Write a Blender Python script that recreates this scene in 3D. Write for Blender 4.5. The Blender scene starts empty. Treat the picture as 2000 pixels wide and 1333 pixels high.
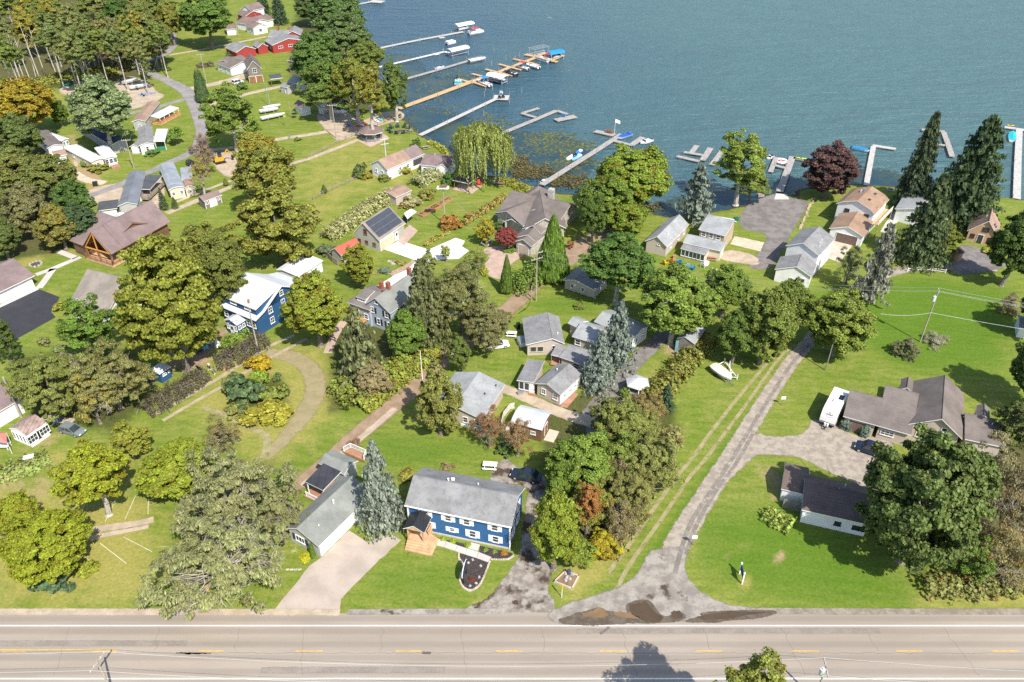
import bpy,math,random
import numpy as np
from mathutils import Vector,Matrix
from mathutils.geometry import tessellate_polygon
S=bpy.context.scene
COL=S.collection
O=(0,0,0)
RAD=math.radians
# ---------------------------------------------------------------- camera, sky, sun, exposure
F,CX,CY,H=1556.0,1000.0,666.5,87.0
PITCH=RAD(35.2)
SP,CP=math.sin(PITCH),math.cos(PITCH)
cam=bpy.data.objects.new('camera',bpy.data.cameras.new('camera'))
COL.objects.link(cam)
cam.location=(0,0,H)
cam.rotation_euler=(math.pi/2-PITCH,0,0)
cam.data.sensor_width=36
cam.data.lens=F/2000*36
cam.data.clip_start=1
cam.data.clip_end=9000
S.camera=cam
SUN_EL,SUN_DIR=RAD(50),Vector((0.53,-0.848,0)).normalized()
w=bpy.data.worlds.new('World');S.world=w;w.use_nodes=True
nt=w.node_tree
sky=nt.nodes.new('ShaderNodeTexSky');sky.sky_type='NISHITA';sky.sun_disc=False
sky.sun_elevation=SUN_EL
sky.sun_rotation=math.atan2(SUN_DIR.x,SUN_DIR.y)
sky.air_density=1.0;sky.dust_density=1.0;sky.ozone_density=1.0
bg=nt.nodes['Background'];bg.inputs['Strength'].default_value=0.14
nt.links.new(sky.outputs[0],bg.inputs['Color'])
sd=bpy.data.lights.new('sun','SUN');sd.energy=4.7;sd.angle=RAD(0.53);sd.color=(1.0,0.94,0.85)
sun=bpy.data.objects.new('sun',sd);COL.objects.link(sun);sun.location=(60,-120,200)
sv=Vector((SUN_DIR.x*math.cos(SUN_EL),SUN_DIR.y*math.cos(SUN_EL),math.sin(SUN_EL)))
sun.rotation_euler=sv.to_track_quat('Z','Y').to_euler()
S.view_settings.view_transform='Standard';S.view_settings.look='None'
S.view_settings.exposure=0.56;S.view_settings.gamma=1.0;S.view_settings.use_curve_mapping=False
S.render.engine='CYCLES'
cy=S.cycles
cy.max_bounces=6;cy.diffuse_bounces=3;cy.glossy_bounces=2;cy.transmission_bounces=3;cy.transparent_max_bounces=6
cy.use_denoising=False
cy.caustics_reflective=False;cy.caustics_refractive=False
cy.sample_clamp_indirect=5;cy.sample_clamp_direct=10
# ---------------------------------------------------------------- picture <-> place
def ray(px,py):
    x=(px-CX)/F;y=-(py-CY)/F
    return Vector((x,CP+y*SP,-SP+y*CP))
def G(px,py,z=0.0):
    d=ray(px,py);t=(z-H)/d.z
    return Vector((d.x*t,d.y*t,z))
def depth(p):
    return p.y*CP-(p.z-H)*SP
def SC(p): # pixels (of the 2000 px photo) per metre at p
    return F/depth(p)
def topz(p,py): # height of the point above p that shows at row py
    v=(py-CY)/F
    return H-p.y*(v*CP+SP)/(CP-v*SP)
# ---------------------------------------------------------------- materials
MATS={}
def nmat(name):
    m=bpy.data.materials.new(name);m.use_nodes=True
    return m,m.node_tree,m.node_tree.nodes['Principled BSDF']
def mixc(nt,fac,a,b,mode='MIX'):
    n=nt.nodes.new('ShaderNodeMix');n.data_type='RGBA';n.blend_type=mode;n.clamp_factor=True
    for sock,val in((n.inputs[0],fac),(n.inputs[6],a),(n.inputs[7],b)):
        if hasattr(val,'is_linked'):nt.links.new(val,sock)
        elif isinstance(val,(int,float)):sock.default_value=val
        else:sock.default_value=(*val,1)
    return n.outputs[2]
def mathn(nt,op,a,b=None,c=None):
    n=nt.nodes.new('ShaderNodeMath');n.operation=op
    for i,val in enumerate((a,b,c)):
        if val is None:continue
        if hasattr(val,'is_linked'):nt.links.new(val,n.inputs[i])
        else:n.inputs[i].default_value=val
    return n.outputs[0]
def noise(nt,scale,detail=3,rough=.55,vec=None,coord='Object',stretch=None,rot=0):
    tc=nt.nodes.new('ShaderNodeTexCoord');out=tc.outputs[coord]
    if stretch or rot:
        mp=nt.nodes.new('ShaderNodeMapping');nt.links.new(out,mp.inputs[0]);mp.inputs['Scale'].default_value=stretch or(1,1,1)
        mp.inputs['Rotation'].default_value=(0,0,rot);out=mp.outputs[0]
    n=nt.nodes.new('ShaderNodeTexNoise');n.inputs['Scale'].default_value=scale
    n.inputs['Detail'].default_value=detail;n.inputs['Roughness'].default_value=rough
    nt.links.new(out,n.inputs['Vector'])
    return n.outputs[0]
def ramp(nt,fac,lo,hi):
    n=nt.nodes.new('ShaderNodeMapRange');n.interpolation_type='SMOOTHSTEP'
    nt.links.new(fac,n.inputs[0]);n.inputs[1].default_value=lo;n.inputs[2].default_value=hi
    return n.outputs[0]
def mul(c,k):return tuple(max(0,min(1,x*k))for x in c)
def mat(name,col,rough=.75,var=.18,scale=.6,fine=9.0,spec=.35,metal=0,bump=0,stain=None,lines=None):
    """plain weathered surface: broad and fine unevenness, optional stains, optional ribs or courses"""
    if name in MATS:return MATS[name]
    m,nt,b=nmat(name)
    n1=ramp(nt,noise(nt,scale,4),.3,.7);n2=ramp(nt,noise(nt,fine,2),.25,.75)
    c=mixc(nt,n1,mul(col,1-var),mul(col,1+var))
    c=mixc(nt,n2,c,mul(col,1+var*.4),'MIX')if False else c
    f=mathn(nt,'MULTIPLY_ADD',n2,var*1.0,1-var*.5)
    vm=nt.nodes.new('ShaderNodeMix');vm.data_type='RGBA';vm.blend_type='MULTIPLY';vm.inputs[0].default_value=1
    nt.links.new(c,vm.inputs[6])
    cb=nt.nodes.new('ShaderNodeCombineColor')
    for i in range(3):nt.links.new(f,cb.inputs[i])
    nt.links.new(cb.outputs[0],vm.inputs[7]);c=vm.outputs[2]
    if stain:
        scol,amt,st=stain
        s=ramp(nt,noise(nt,.8,5,.65,stretch=st),.62-amt*.3,.8-amt*.2)
        c=mixc(nt,mathn(nt,'MULTIPLY',s,.75),c,scol)
    hgt=None
    if lines:
        axis,per,dep=lines
        tc=nt.nodes.new('ShaderNodeTexCoord');sx=nt.nodes.new('ShaderNodeSeparateXYZ');nt.links.new(tc.outputs['Object'],sx.inputs[0])
        fr=mathn(nt,'FRACT',mathn(nt,'DIVIDE',sx.outputs[axis],per))
        hgt=ramp(nt,fr,.0,.25)
        k=mathn(nt,'MULTIPLY_ADD',hgt,dep,1-dep)
        cb2=nt.nodes.new('ShaderNodeCombineColor')
        for i in range(3):nt.links.new(k,cb2.inputs[i])
        c=mixc(nt,1.0,c,cb2.outputs[0],'MULTIPLY')
    nt.links.new(c,b.inputs['Base Color'])
    b.inputs['Roughness'].default_value=rough;b.inputs['Metallic'].default_value=metal
    b.inputs['Specular IOR Level'].default_value=spec
    if bump:
        bp=nt.nodes.new('ShaderNodeBump');bp.inputs['Strength'].default_value=bump;bp.inputs['Distance'].default_value=.05
        nt.links.new(n2,bp.inputs['Height']);nt.links.new(bp.outputs[0],b.inputs['Normal'])
    MATS[name]=m
    return m
def shingle(name,col,streak=.35,var=.16):
    """asphalt roof: granules, blotches, dark runs of algae down the slope, faint courses"""
    if name in MATS:return MATS[name]
    m,nt,b=nmat(name)
    a=ramp(nt,noise(nt,.35,5,.6),.3,.7);g=noise(nt,7,2,.7);r=ramp(nt,noise(nt,1.3,5,.7),.45,.75)
    c=mixc(nt,a,mul(col,1-var),mul(col,1+var))
    c=mixc(nt,mathn(nt,'MULTIPLY',r,streak),c,mul(col,.45))
    tc=nt.nodes.new('ShaderNodeTexCoord');sx=nt.nodes.new('ShaderNodeSeparateXYZ');nt.links.new(tc.outputs['Object'],sx.inputs[0])
    fr=ramp(nt,mathn(nt,'FRACT',mathn(nt,'DIVIDE',sx.outputs[2],.14)),0,.3)
    f=mathn(nt,'ADD',mathn(nt,'MULTIPLY_ADD',g,.55,.68),mathn(nt,'MULTIPLY',fr,.08))
    cb=nt.nodes.new('ShaderNodeCombineColor')
    for i in range(3):nt.links.new(f,cb.inputs[i])
    c=mixc(nt,1.0,c,cb.outputs[0],'MULTIPLY')
    nt.links.new(c,b.inputs['Base Color']);b.inputs['Roughness'].default_value=.9;b.inputs['Specular IOR Level'].default_value=.25
    bp=nt.nodes.new('ShaderNodeBump');bp.inputs['Strength'].default_value=.4;bp.inputs['Distance'].default_value=.04
    nt.links.new(g,bp.inputs['Height']);nt.links.new(bp.outputs[0],b.inputs['Normal'])
    MATS[name]=m
    return m
def leafmat(name,autumn,trans=.36):
    """foliage: the thing's own colour, leaf to leaf variation, some clumps turned to the autumn colour (alpha of the object colour)"""
    m,nt,b=nmat(name)
    oi=nt.nodes.new('ShaderNodeObjectInfo');ge=nt.nodes.new('ShaderNodeNewGeometry')
    at=nt.nodes.new('ShaderNodeAttribute');at.attribute_name='clump'
    rnd=ge.outputs['Random Per Island']
    k=mathn(nt,'ADD',mathn(nt,'MULTIPLY_ADD',rnd,.95,.35),mathn(nt,'MULTIPLY',at.outputs['Fac'],.4))
    cb=nt.nodes.new('ShaderNodeCombineColor')
    for i in range(3):nt.links.new(k,cb.inputs[i])
    tone=mathn(nt,'MULTIPLY_ADD',rnd,.4,mathn(nt,'MULTIPLY',at.outputs['Fac'],.7))
    turned=nt.nodes.new('ShaderNodeMapRange');nt.links.new(mathn(nt,'SUBTRACT',mathn(nt,'MULTIPLY',oi.outputs['Alpha'],1.1),tone),turned.inputs[0])
    turned.inputs[1].default_value=-.08;turned.inputs[2].default_value=.08
    c=mixc(nt,turned.outputs[0],oi.outputs['Color'],autumn)
    c=mixc(nt,1.0,c,cb.outputs[0],'MULTIPLY')
    nt.links.new(c,b.inputs['Base Color']);b.inputs['Roughness'].default_value=.55;b.inputs['Specular IOR Level'].default_value=.25
    tr=nt.nodes.new('ShaderNodeBsdfTranslucent');nt.links.new(c,tr.inputs[0])
    mx=nt.nodes.new('ShaderNodeMixShader');mx.inputs[0].default_value=trans
    nt.links.new(b.outputs[0],mx.inputs[1]);nt.links.new(tr.outputs[0],mx.inputs[2])
    nt.links.new(mx.outputs[0],nt.nodes['Material Output'].inputs[0])
    MATS[name]=m
    return m
leafmat('leaf_yellowing',(.36,.26,.03));leafmat('leaf_orange',(.36,.20,.055));leafmat('needles',(.20,.16,.09),.05)
# ---------------------------------------------------------------- mesh building
class MB:
    def __init__(s):s.v=[];s.f=[];s.m=[]
    def poly(s,pts,mi=0):
        i=len(s.v);s.v+=[tuple(p)for p in pts];s.f.append(tuple(range(i,i+len(pts))));s.m.append(mi)
    def faces(s,pts,faces,mi=0):
        i=len(s.v);s.v+=[tuple(p)for p in pts]
        for f in faces:s.f.append(tuple(i+k for k in f));s.m.append(mi)
    def box(s,c,d,rz=0,mi=0,top=None):
        """box of size d centred at c (x,y) standing on c.z; top scales the upper face"""
        x,y,z=d[0]/2,d[1]/2,d[2];k=top if top else(1,1)
        if isinstance(k,(int,float)):k=(k,k)
        co,si=math.cos(rz),math.sin(rz);P=[]
        for zz,kx,ky in((0,1,1),(z,k[0],k[1])):
            for a,b_ in((-x,-y),(x,-y),(x,y),(-x,y)):
                a*=kx;b_*=ky
                P.append((c[0]+a*co-b_*si,c[1]+a*si+b_*co,c[2]+zz))
        s.faces(P,[(3,2,1,0),(4,5,6,7),(0,1,5,4),(1,2,6,5),(2,3,7,6),(3,0,4,7)],mi)
        return s
    def prism(s,pts,z0,z1,mi=0,mtop=None):
        n=len(pts);P=[(p[0],p[1],z0)for p in pts]+[(p[0],p[1],z1)for p in pts]
        s.faces(P,[tuple(range(n))[::-1]]+[(i,(i+1)%n,n+(i+1)%n,n+i)for i in range(n)],mi)
        s.faces(P[n:],[tuple(range(n))],mi if mtop is None else mtop)
        return s
    def tube(s,p0,p1,r0,r1=None,n=6,mi=0,caps=True):
        p0,p1=Vector(p0),Vector(p1);r1=r0 if r1 is None else r1
        d=(p1-p0);d=d.normalized()if d.length else Vector((0,0,1))
        a=d.orthogonal().normalized();b=d.cross(a);P=[]
        for p,r in((p0,r0),(p1,r1)):
            for i in range(n):
                t=2*math.pi*i/n;P.append(p+(a*math.cos(t)+b*math.sin(t))*r)
        fs=[(i,(i+1)%n,n+(i+1)%n,n+i)for i in range(n)]
        if caps:fs+=[tuple(range(n))[::-1],tuple(range(n,2*n))]
        s.faces(P,fs,mi)
        return s
    def path(s,pts,r,n=4,mi=0):
        for a,b in zip(pts[:-1],pts[1:]):s.tube(a,b,r,r,n,mi,caps=False)
        return s
    def loft(s,rings,mi=0,caps=True):
        n=len(rings[0]);P=[p for r in rings for p in r];fs=[]
        for k in range(len(rings)-1):
            for i in range(n):
                j=(i+1)%n;fs.append((k*n+i,k*n+j,(k+1)*n+j,(k+1)*n+i))
        if caps:fs+=[tuple(range(n))[::-1],tuple(range((len(rings)-1)*n,len(rings)*n))]
        s.faces(P,fs,mi)
        return s
    def mesh(s,name,mats):
        me=bpy.data.meshes.new(name);me.from_pydata(s.v,[],s.f)
        for m in mats if isinstance(mats,(list,tuple))else[mats]:me.materials.append(m)
        if any(s.m):me.polygons.foreach_set('material_index',s.m)
        me.update()
        return me
    def build(s,name,mats,parent=None,loc=None,rz=0):
        """vertices are given in world coordinates (or in the parent's frame when loc is given)"""
        me=s.mesh(name,mats)
        o=bpy.data.objects.new(name,me);COL.objects.link(o)
        if parent is not None:
            o.parent=parent
            if loc is None:o.matrix_local=parent.matrix_basis.inverted()
            else:o.location=loc;o.rotation_euler=(0,0,rz)
        elif loc is not None:o.location=loc;o.rotation_euler=(0,0,rz)
        return o
def tag(o,label=None,cat=None,group=None,kind=None):
    if label:o['label']=label
    if cat:o['category']=cat
    if group:o['group']=group
    if kind:o['kind']=kind
    return o
def thing(name,label,cat,loc=(0,0,0),rz=0,group=None):
    o=bpy.data.objects.new(name,None);COL.objects.link(o);o.empty_display_size=.3
    o.location=loc;o.rotation_euler=(0,0,rz)
    o.matrix_basis=Matrix.Translation(Vector(loc))@Matrix.Rotation(rz,4,'Z')
    return tag(o,label,cat,group)
def link(name,me,parent,loc=(0,0,0),rz=0,scale=None):
    o=bpy.data.objects.new(name,me);COL.objects.link(o)
    if parent is not None:o.parent=parent
    o.location=loc;o.rotation_euler=(0,0,rz)
    if scale is not None:o.scale=scale
    return o
def copy_tree(o,parent=None):
    c=o.copy();COL.objects.link(c);c.parent=parent
    if parent is None:c.matrix_basis=o.matrix_basis
    for ch in o.children:copy_tree(ch,c)
    return c
# common surfaces
M_=mat
white=M_('white_paint',(.80,.80,.78),.6,.05,.8)
trimw=M_('white_trim',(.78,.78,.76),.6,.06,.8)
glass=M_('window_glass',(.035,.045,.055),.08,.3,.5,spec=.8)
black=M_('black_metal',(.02,.02,.022),.45,.2)
grey_metal=M_('galvanised_metal',(.42,.43,.44),.4,.12,metal=.6)
alu=M_('aluminium',(.62,.63,.64),.4,.1,metal=.5)
wood=M_('weathered_wood',(.30,.25,.20),.85,.25,1.5)
newwood=M_('new_wood',(.52,.33,.19),.75,.16,1.2)
dockgrey=M_('grey_dock_boards',(.33,.31,.285),.85,.16,1.0,lines=(0,.3,.12))
docktan=M_('tan_dock_boards',(.50,.34,.18),.8,.15,1.0,lines=(0,.3,.15))
brick=M_('brick',(.30,.10,.065),.85,.25,2)
concrete=M_('concrete',(.50,.47,.43),.85,.1,.3)
rubber=M_('rubber',(.02,.02,.02),.8,.2)
bark=M_('bark',(.19,.16,.13),.9,.3,2.5,bump=.5)
palebark=M_('pale_bark',(.42,.38,.33),.85,.25,1.5,bump=.3)
polewood=M_('pole_wood',(.36,.31,.26),.85,.2,1)
stone=M_('stone',(.40,.37,.34),.85,.25,2)
# ---------------------------------------------------------------- builders: houses
class Wing:pass
def wing(root,A,B,C,ze,rise,ridge,wallm,roofm,frac=.5,oh=.35,hip=0,walls=True,trim=None,prof=None,zb=0,th=.16,depth_=None,name='roof',open_=False):
    """one roofed volume; A, B, C are the eave corners (front left, front right, back right) as seen in the photograph, ze metres up"""
    trim=trim or white
    a,b=(G(*A,ze),G(*B,ze))if len(A)==2 else(Vector(A),Vector(B))
    u=b-a;U=u.length;u=u/U;n=Vector((-u.y,u.x,0))
    if depth_ is None:
        c=G(*C,ze);V=(c-b).dot(n)
    else:V=depth_
    W=Wing();W.a,W.u,W.n,W.U,W.V,W.ze,W.rise,W.oh,W.ridge,W.frac,W.root,W.zb=Vector((a.x,a.y,0)),u,n,U,V,ze,rise,oh,ridge,frac,root,zb
    W.ang=math.atan2(u.y,u.x)
    across,along=(U,V)if ridge=='v' else(V,U)
    if prof is None:prof=[(0,0),(frac,rise),(1,0)]if 0<frac<1 else([(0,0),(1,rise)]if frac>=1 else[(0,rise),(1,0)])
    P=[(x*across,ze+z)for x,z in prof]
    W.P=P
    def pt(wd,ln,z):
        s,t=(wd,ln)if ridge=='v' else(ln,wd)
        p=W.a+u*s+n*t;return Vector((p.x,p.y,z))
    W.pt=lambda s,t,z=0:Vector((*(W.a+u*s+n*t).xy,z))
    def zat(wd):
        for(x0,z0),(x1,z1)in zip(P[:-1],P[1:]):
            if x0-1e-6<=wd<=x1+1e-6:return z0+(z1-z0)*(wd-x0)/max(1e-6,x1-x0)
        return ze
    W.zat=lambda s,t:zat(s if ridge=='v' else t)
    mb=MB();k=len(P)
    if hip and k==3:
        h=min(hip,along*.5-.01);rx=P[1][0];rz_=P[1][1]
        base=[pt(0,0,ze),pt(across,0,ze),pt(across,along,ze),pt(0,along,ze)]
        r0,r1=pt(rx,h,rz_),pt(rx,along-h,rz_)
        low=[Vector((p.x,p.y,p.z-th))for p in base]
        mb.faces(base+[r0,r1],[(0,1,4),(1,2,5,4),(2,3,5),(3,0,4,5)],0)
        mb.faces(base+low,[(i,4+i,4+(i+1)%4,(i+1)%4)for i in range(4)]+[(4,7,6,5)],1)
    else:
        t0=[pt(x,0,z)for x,z in P];t1=[pt(x,along,z)for x,z in P]
        b0=[pt(x,0,z-th)for x,z in P];b1=[pt(x,along,z-th)for x,z in P]
        for i in range(k-1):
            mb.poly([t0[i],t0[i+1],t1[i+1],t1[i]],0)
            mb.poly([b0[i],b1[i],b1[i+1],b0[i+1]],1)
            mb.poly([t0[i+1],t0[i],b0[i],b0[i+1]],1);mb.poly([t1[i],t1[i+1],b1[i+1],b1[i]],1)
        mb.poly([t0[0],t1[0],b1[0],b0[0]],1);mb.poly([t0[-1],b0[-1],b1[-1],t1[-1]],1)
    W.roof=mb.build(name,[roofm,trim],root)
    if k==3 and not hip and th>.1: # ridge cap
        cp=MB();x,z=P[1]
        cp.tube(pt(x,.02,z),pt(x,along-.02,z),.075,.075,6)
        cp.build('ridge_cap',roofm,W.roof,(0,0,0))
    if walls:
        ws=[oh,across-oh]
        xs=[oh]+[x for x,_ in P if oh<x<across-oh]+[across-oh]
        top=[(x,(ze-th-.02 if hip else zat(x)-th-.02))for x in xs]
        ring=[(oh,zb)]+top+[(across-oh,zb)]
        r0=[pt(x,oh,z)for x,z in ring];r1=[pt(x,along-oh,z)for x,z in ring]
        wm=MB();wm.loft([r0,r1])
        W.wall=wm.build('wall',wallm,root)
    return W
_wc={}
def _winmesh(w,h,frame,cols,rows,fw=.09):
    key=(round(w,2),round(h,2),frame.name,cols,rows)
    if key in _wc:return _wc[key]
    f=MB();d=.09
    def bar(x0,x1,z0,z1,dd=d):f.box(((x0+x1)/2,-dd/2,z0),(x1-x0,dd,z1-z0))
    bar(-w/2,w/2,h/2-fw,h/2);bar(-w/2-.05,w/2+.05,-h/2-.02,-h/2+fw,d+.05)
    bar(-w/2,-w/2+fw,-h/2+fw,h/2-fw);bar(w/2-fw,w/2,-h/2+fw,h/2-fw)
    for i in range(1,cols):x=-w/2+w*i/cols;bar(x-.03,x+.03,-h/2+fw,h/2-fw,.06)
    for i in range(1,rows):z=-h/2+h*i/rows;bar(-w/2+fw,w/2-fw,z-.03,z+.03,.055)
    p=MB();p.box((0,-.015,-h/2+fw*.6),(w-fw*1.2,.03,h-fw*1.2))
    _wc[key]=(f.mesh('window',frame),p.mesh('pane',glass))
    return _wc[key]
def onwall(W,side,along,z):
    if side=='f':p=W.pt(along*W.U,W.oh-.004,z);a=W.ang
    elif side=='r':p=W.pt(W.U-W.oh+.004,along*W.V,z);a=W.ang+math.pi/2
    elif side=='b':p=W.pt(along*W.U,W.V-W.oh+.004,z);a=W.ang+math.pi
    else:p=W.pt(W.oh-.004,along*W.V,z);a=W.ang-math.pi/2
    return p,a
def win(W,side,along,z,w=1.0,h=1.2,frame=None,cols=1,rows=2,shutter=None,name='window'):
    fm,pm=_winmesh(w,h,frame or white,cols,rows)
    p,a=onwall(W,side,along,z);inv=W.root.matrix_basis.inverted()
    o=bpy.data.objects.new(name,fm);COL.objects.link(o);o.parent=W.root
    o.matrix_local=inv@Matrix.Translation(p)@Matrix.Rotation(a,4,'Z')
    link('pane',pm,o)
    if shutter:
        for sgn in(-1,1):
            key=('shut',round(h,2),shutter.name)
            if key not in _wc:
                sb=MB();sb.box((0,-.03,-h/2),(.5,.05,h))
                for q in range(5):sb.box((0,-.062,-h/2+.1+q*(h-.2)/5),(.4,.015,(h-.2)/5-.05))
                _wc[key]=sb.mesh('shutter',shutter)
            s=bpy.data.objects.new('shutter',_wc[key]);COL.objects.link(s);s.parent=W.root
            s.matrix_local=inv@Matrix.Translation(p)@Matrix.Rotation(a,4,'Z')@Matrix.Translation((sgn*(w/2+.29),0,0))
    return o
def door(W,side,along,w=.95,h=2.05,m=None,z0=None,panels=2,name='door',lites=False):
    m=m or white;z0=W.zb+.05 if z0 is None else z0
    key=('door',w,h,m.name,panels,lites)
    if key not in _wc:
        d=MB();d.box((0,-.04,0),(w,.07,h))
        for sx in(-1,1):d.box((sx*(w/2+.05),-.045,0),(.09,.09,h+.08),mi=1)
        d.box((0,-.045,h+.01),(w+.02,.09,.08),mi=1)
        n=max(1,int(w/.9))
        for r in range(panels):
            for c in range(n):
                d.box((-w/2+w*(c+.5)/n,-.085,h*(r+.12)/panels),(w/n*.72,.02,h/panels*.72),mi=2 if(lites and r==panels-1)else 0)
        hd=MB();hd.box((w/2-.1,-.13,h*.47),(.05,.06,.12))
        _wc[key]=(d.mesh(name,[m,white,glass]),hd.mesh('handle',black))
    p,a=onwall(W,side,along,z0);inv=W.root.matrix_basis.inverted()
    o=bpy.data.objects.new(name,_wc[key][0]);COL.objects.link(o);o.parent=W.root
    o.matrix_local=inv@Matrix.Translation(p)@Matrix.Rotation(a,4,'Z')
    if w<1.5:link('handle',_wc[key][1],o)
    return o
def house(name,label,cat,px,py,group=None):
    g=G(px,py)
    return thing(name,label,cat,(g.x,g.y,0),0,group)
def chimney(W,s,t,w=.6,h=1.2,m=None,d=None,cap=True):
    z=W.zat(s*W.U,t*W.V);p=W.pt(s*W.U,t*W.V,z-.5);m=m or brick
    c=MB();c.box(p,(w,d or w,h+.5),W.ang)
    o=c.build('chimney',m,W.root)
    if cap:
        k=MB();k.box((p.x,p.y,p.z+h+.5),(w+.14,(d or w)+.14,.1),W.ang);k.box((p.x,p.y,p.z+h+.6),(w*.5,(d or w)*.5,.14),W.ang)
        k.build('chimney_cap',stone if m is brick else grey_metal,o)
    return o
def vent(W,s,t,r=.09,h=.35,m=None):
    z=W.zat(s*W.U,t*W.V);p=W.pt(s*W.U,t*W.V,z-.1)
    v=MB();v.tube(p,p+Vector((0,0,h+.1)),r,r,8);v.tube(p+Vector((0,0,h+.1)),p+Vector((0,0,h+.18)),r*1.5,r*1.2,8)
    return v.build('roof_vent',m or white,W.root)
def railing(root,pts,z=0,h=.95,m=None,balusters=True,name='railing'):
    m=m or white;r=MB()
    for a,b in zip(pts[:-1],pts[1:]):
        a,b=Vector((a[0],a[1],z)),Vector((b[0],b[1],z));d=b-a;L=d.length
        if L<.05:continue
        ang=math.atan2(d.y,d.x);mid=(a+b)/2
        r.box((mid.x,mid.y,z+h-.06),(L,.09,.06),ang);r.box((mid.x,mid.y,z+.1),(L,.05,.05),ang)
        n=max(1,int(L/1.6))
        for i in range(n+1):p=a+d*(i/n);r.box(p,(.1,.1,h+.06),ang)
        if balusters:
            q=max(1,int(L/.16))
            for i in range(1,q):p=a+d*(i/q);r.box((p.x,p.y,z+.12),(.035,.035,h-.16),ang)
    return r.build(name,m,root)
def deck(root,pts,z,m,th=.2,name='deck'):
    d=MB();d.prism(ccw(pts),z-th,z);return d.build(name,m,root)
def ccw(pts):
    A=sum(pts[i][0]*pts[(i+1)%len(pts)][1]-pts[(i+1)%len(pts)][0]*pts[i][1]for i in range(len(pts)))
    return list(pts)if A>0 else list(pts)[::-1]
def posts(root,pts,z0,z1,m,w=.14,name='post'):
    for p in pts:
        b=MB();b.box((p[0],p[1],z0),(w,w,z1-z0));b.build(name,m,root)
def steps(root,p,ang,w,n,m,rise=.18,run=.3):
    """n steps going down along ang from p, which is the top edge's middle"""
    d=Vector((math.cos(ang),math.sin(ang),0))
    for i in range(n):
        q=Vector(p)+d*(run*(i+.5));z=p[2]-rise*(i+1)
        b=MB();b.box((q.x,q.y,0.0),(run,w,max(.03,z)),ang);b.build('step',m,root)
# ---------------------------------------------------------------- builders: ground sheets
def tess(pts):
    return[tuple(t)for t in tessellate_polygon([[Vector((p[0],p[1],0))for p in pts]])]
def smooth(pts,closed,k=4):
    out=[];n=len(pts)
    for i in range(n if closed else n-1):
        p0,p1,p2,p3=[Vector(pts[(i+j)%n]if closed else pts[max(0,min(n-1,i+j))])for j in(-1,0,1,2)]
        for s in range(k):
            t=s/k;out.append(.5*((2*p1)+(p2-p0)*t+(2*p0-5*p1+4*p2-p3)*t*t+(3*p1-p0-3*p2+p3)*t**3))
    if not closed:out.append(Vector(pts[-1]))
    return out
def sheet(name,px,lvl,m,sm=0,jit=0,kind='structure',th=0,seed=1,parent=None):
    """a flat patch of ground surface; px are its outline's points; lvl counts 4 mm steps above the soil"""
    z=.004*lvl;P=[G(*p,z).xy for p in px]
    if sm:P=smooth(P,True,sm)
    if jit:
        R=random.Random(seed);Q=[]
        for a,b in zip(P,P[1:]+P[:1]):
            n=max(1,int((b-a).length/.9))
            for i in range(n):
                q=a.lerp(b,i/n);Q.append(Vector((q.x+R.gauss(0,jit),q.y+R.gauss(0,jit))))
        P=Q
    P=ccw([tuple(p)for p in P]);mb=MB()
    mb.v=[(x,y,z)for x,y in P];mb.f=tess(P);mb.m=[0]*len(mb.f)
    mb.f=[f if _up(mb.v,f)else f[::-1]for f in mb.f]
    if th:
        n=len(P);mb.v+=[(x,y,z-th)for x,y in P]
        for i in range(n):mb.f.append((i,n+i,n+(i+1)%n,(i+1)%n));mb.m.append(0)
    o=mb.build(name,m,parent)
    if kind and parent is None:o['kind']=kind
    return o
def _up(v,f):
    a,b,c=(v[i]for i in f[:3]);return(b[0]-a[0])*(c[1]-a[1])-(c[0]-a[0])*(b[1]-a[1])>0
def strip(name,px,wd,lvl,m,sm=4,kind='structure',world=False,cross=(0,.25,.75,1),parent=None):
    """a track along px; wd is its width in metres (one number or one per point); the surface carries 'fade', 0 along both edges"""
    z=.004*lvl
    P=[Vector(p[:2])for p in px]if world else[G(*p,z).xy for p in px]
    ws=[wd]*len(P)if isinstance(wd,(int,float))else wd
    Q=smooth([(p.x,p.y,w_)for p,w_ in zip(P,ws)],False,sm)if sm else[Vector((p.x,p.y,w_))for p,w_ in zip(P,ws)]
    mb=MB();K=len(cross);fade=[]
    for i,q in enumerate(Q):
        d=(Q[min(i+1,len(Q)-1)]-Q[max(0,i-1)]).xy;d.normalize();n=Vector((-d.y,d.x))
        for c in cross:
            p=q.xy+n*(.5-c)*q.z;mb.v.append((p.x,p.y,z));fade.append(0.0 if c in(0,1)else 1.0)
    for i in range(len(Q)-1):
        for k in range(K-1):
            f=(i*K+k,i*K+k+1,(i+1)*K+k+1,(i+1)*K+k);mb.f.append(f if _up(mb.v,f)else f[::-1]);mb.m.append(0)
    o=mb.build(name,m,parent)
    at=o.data.attributes.new('fade','FLOAT','POINT');at.data.foreach_set('value',fade)
    if kind and parent is None:o['kind']=kind
    return o
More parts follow.
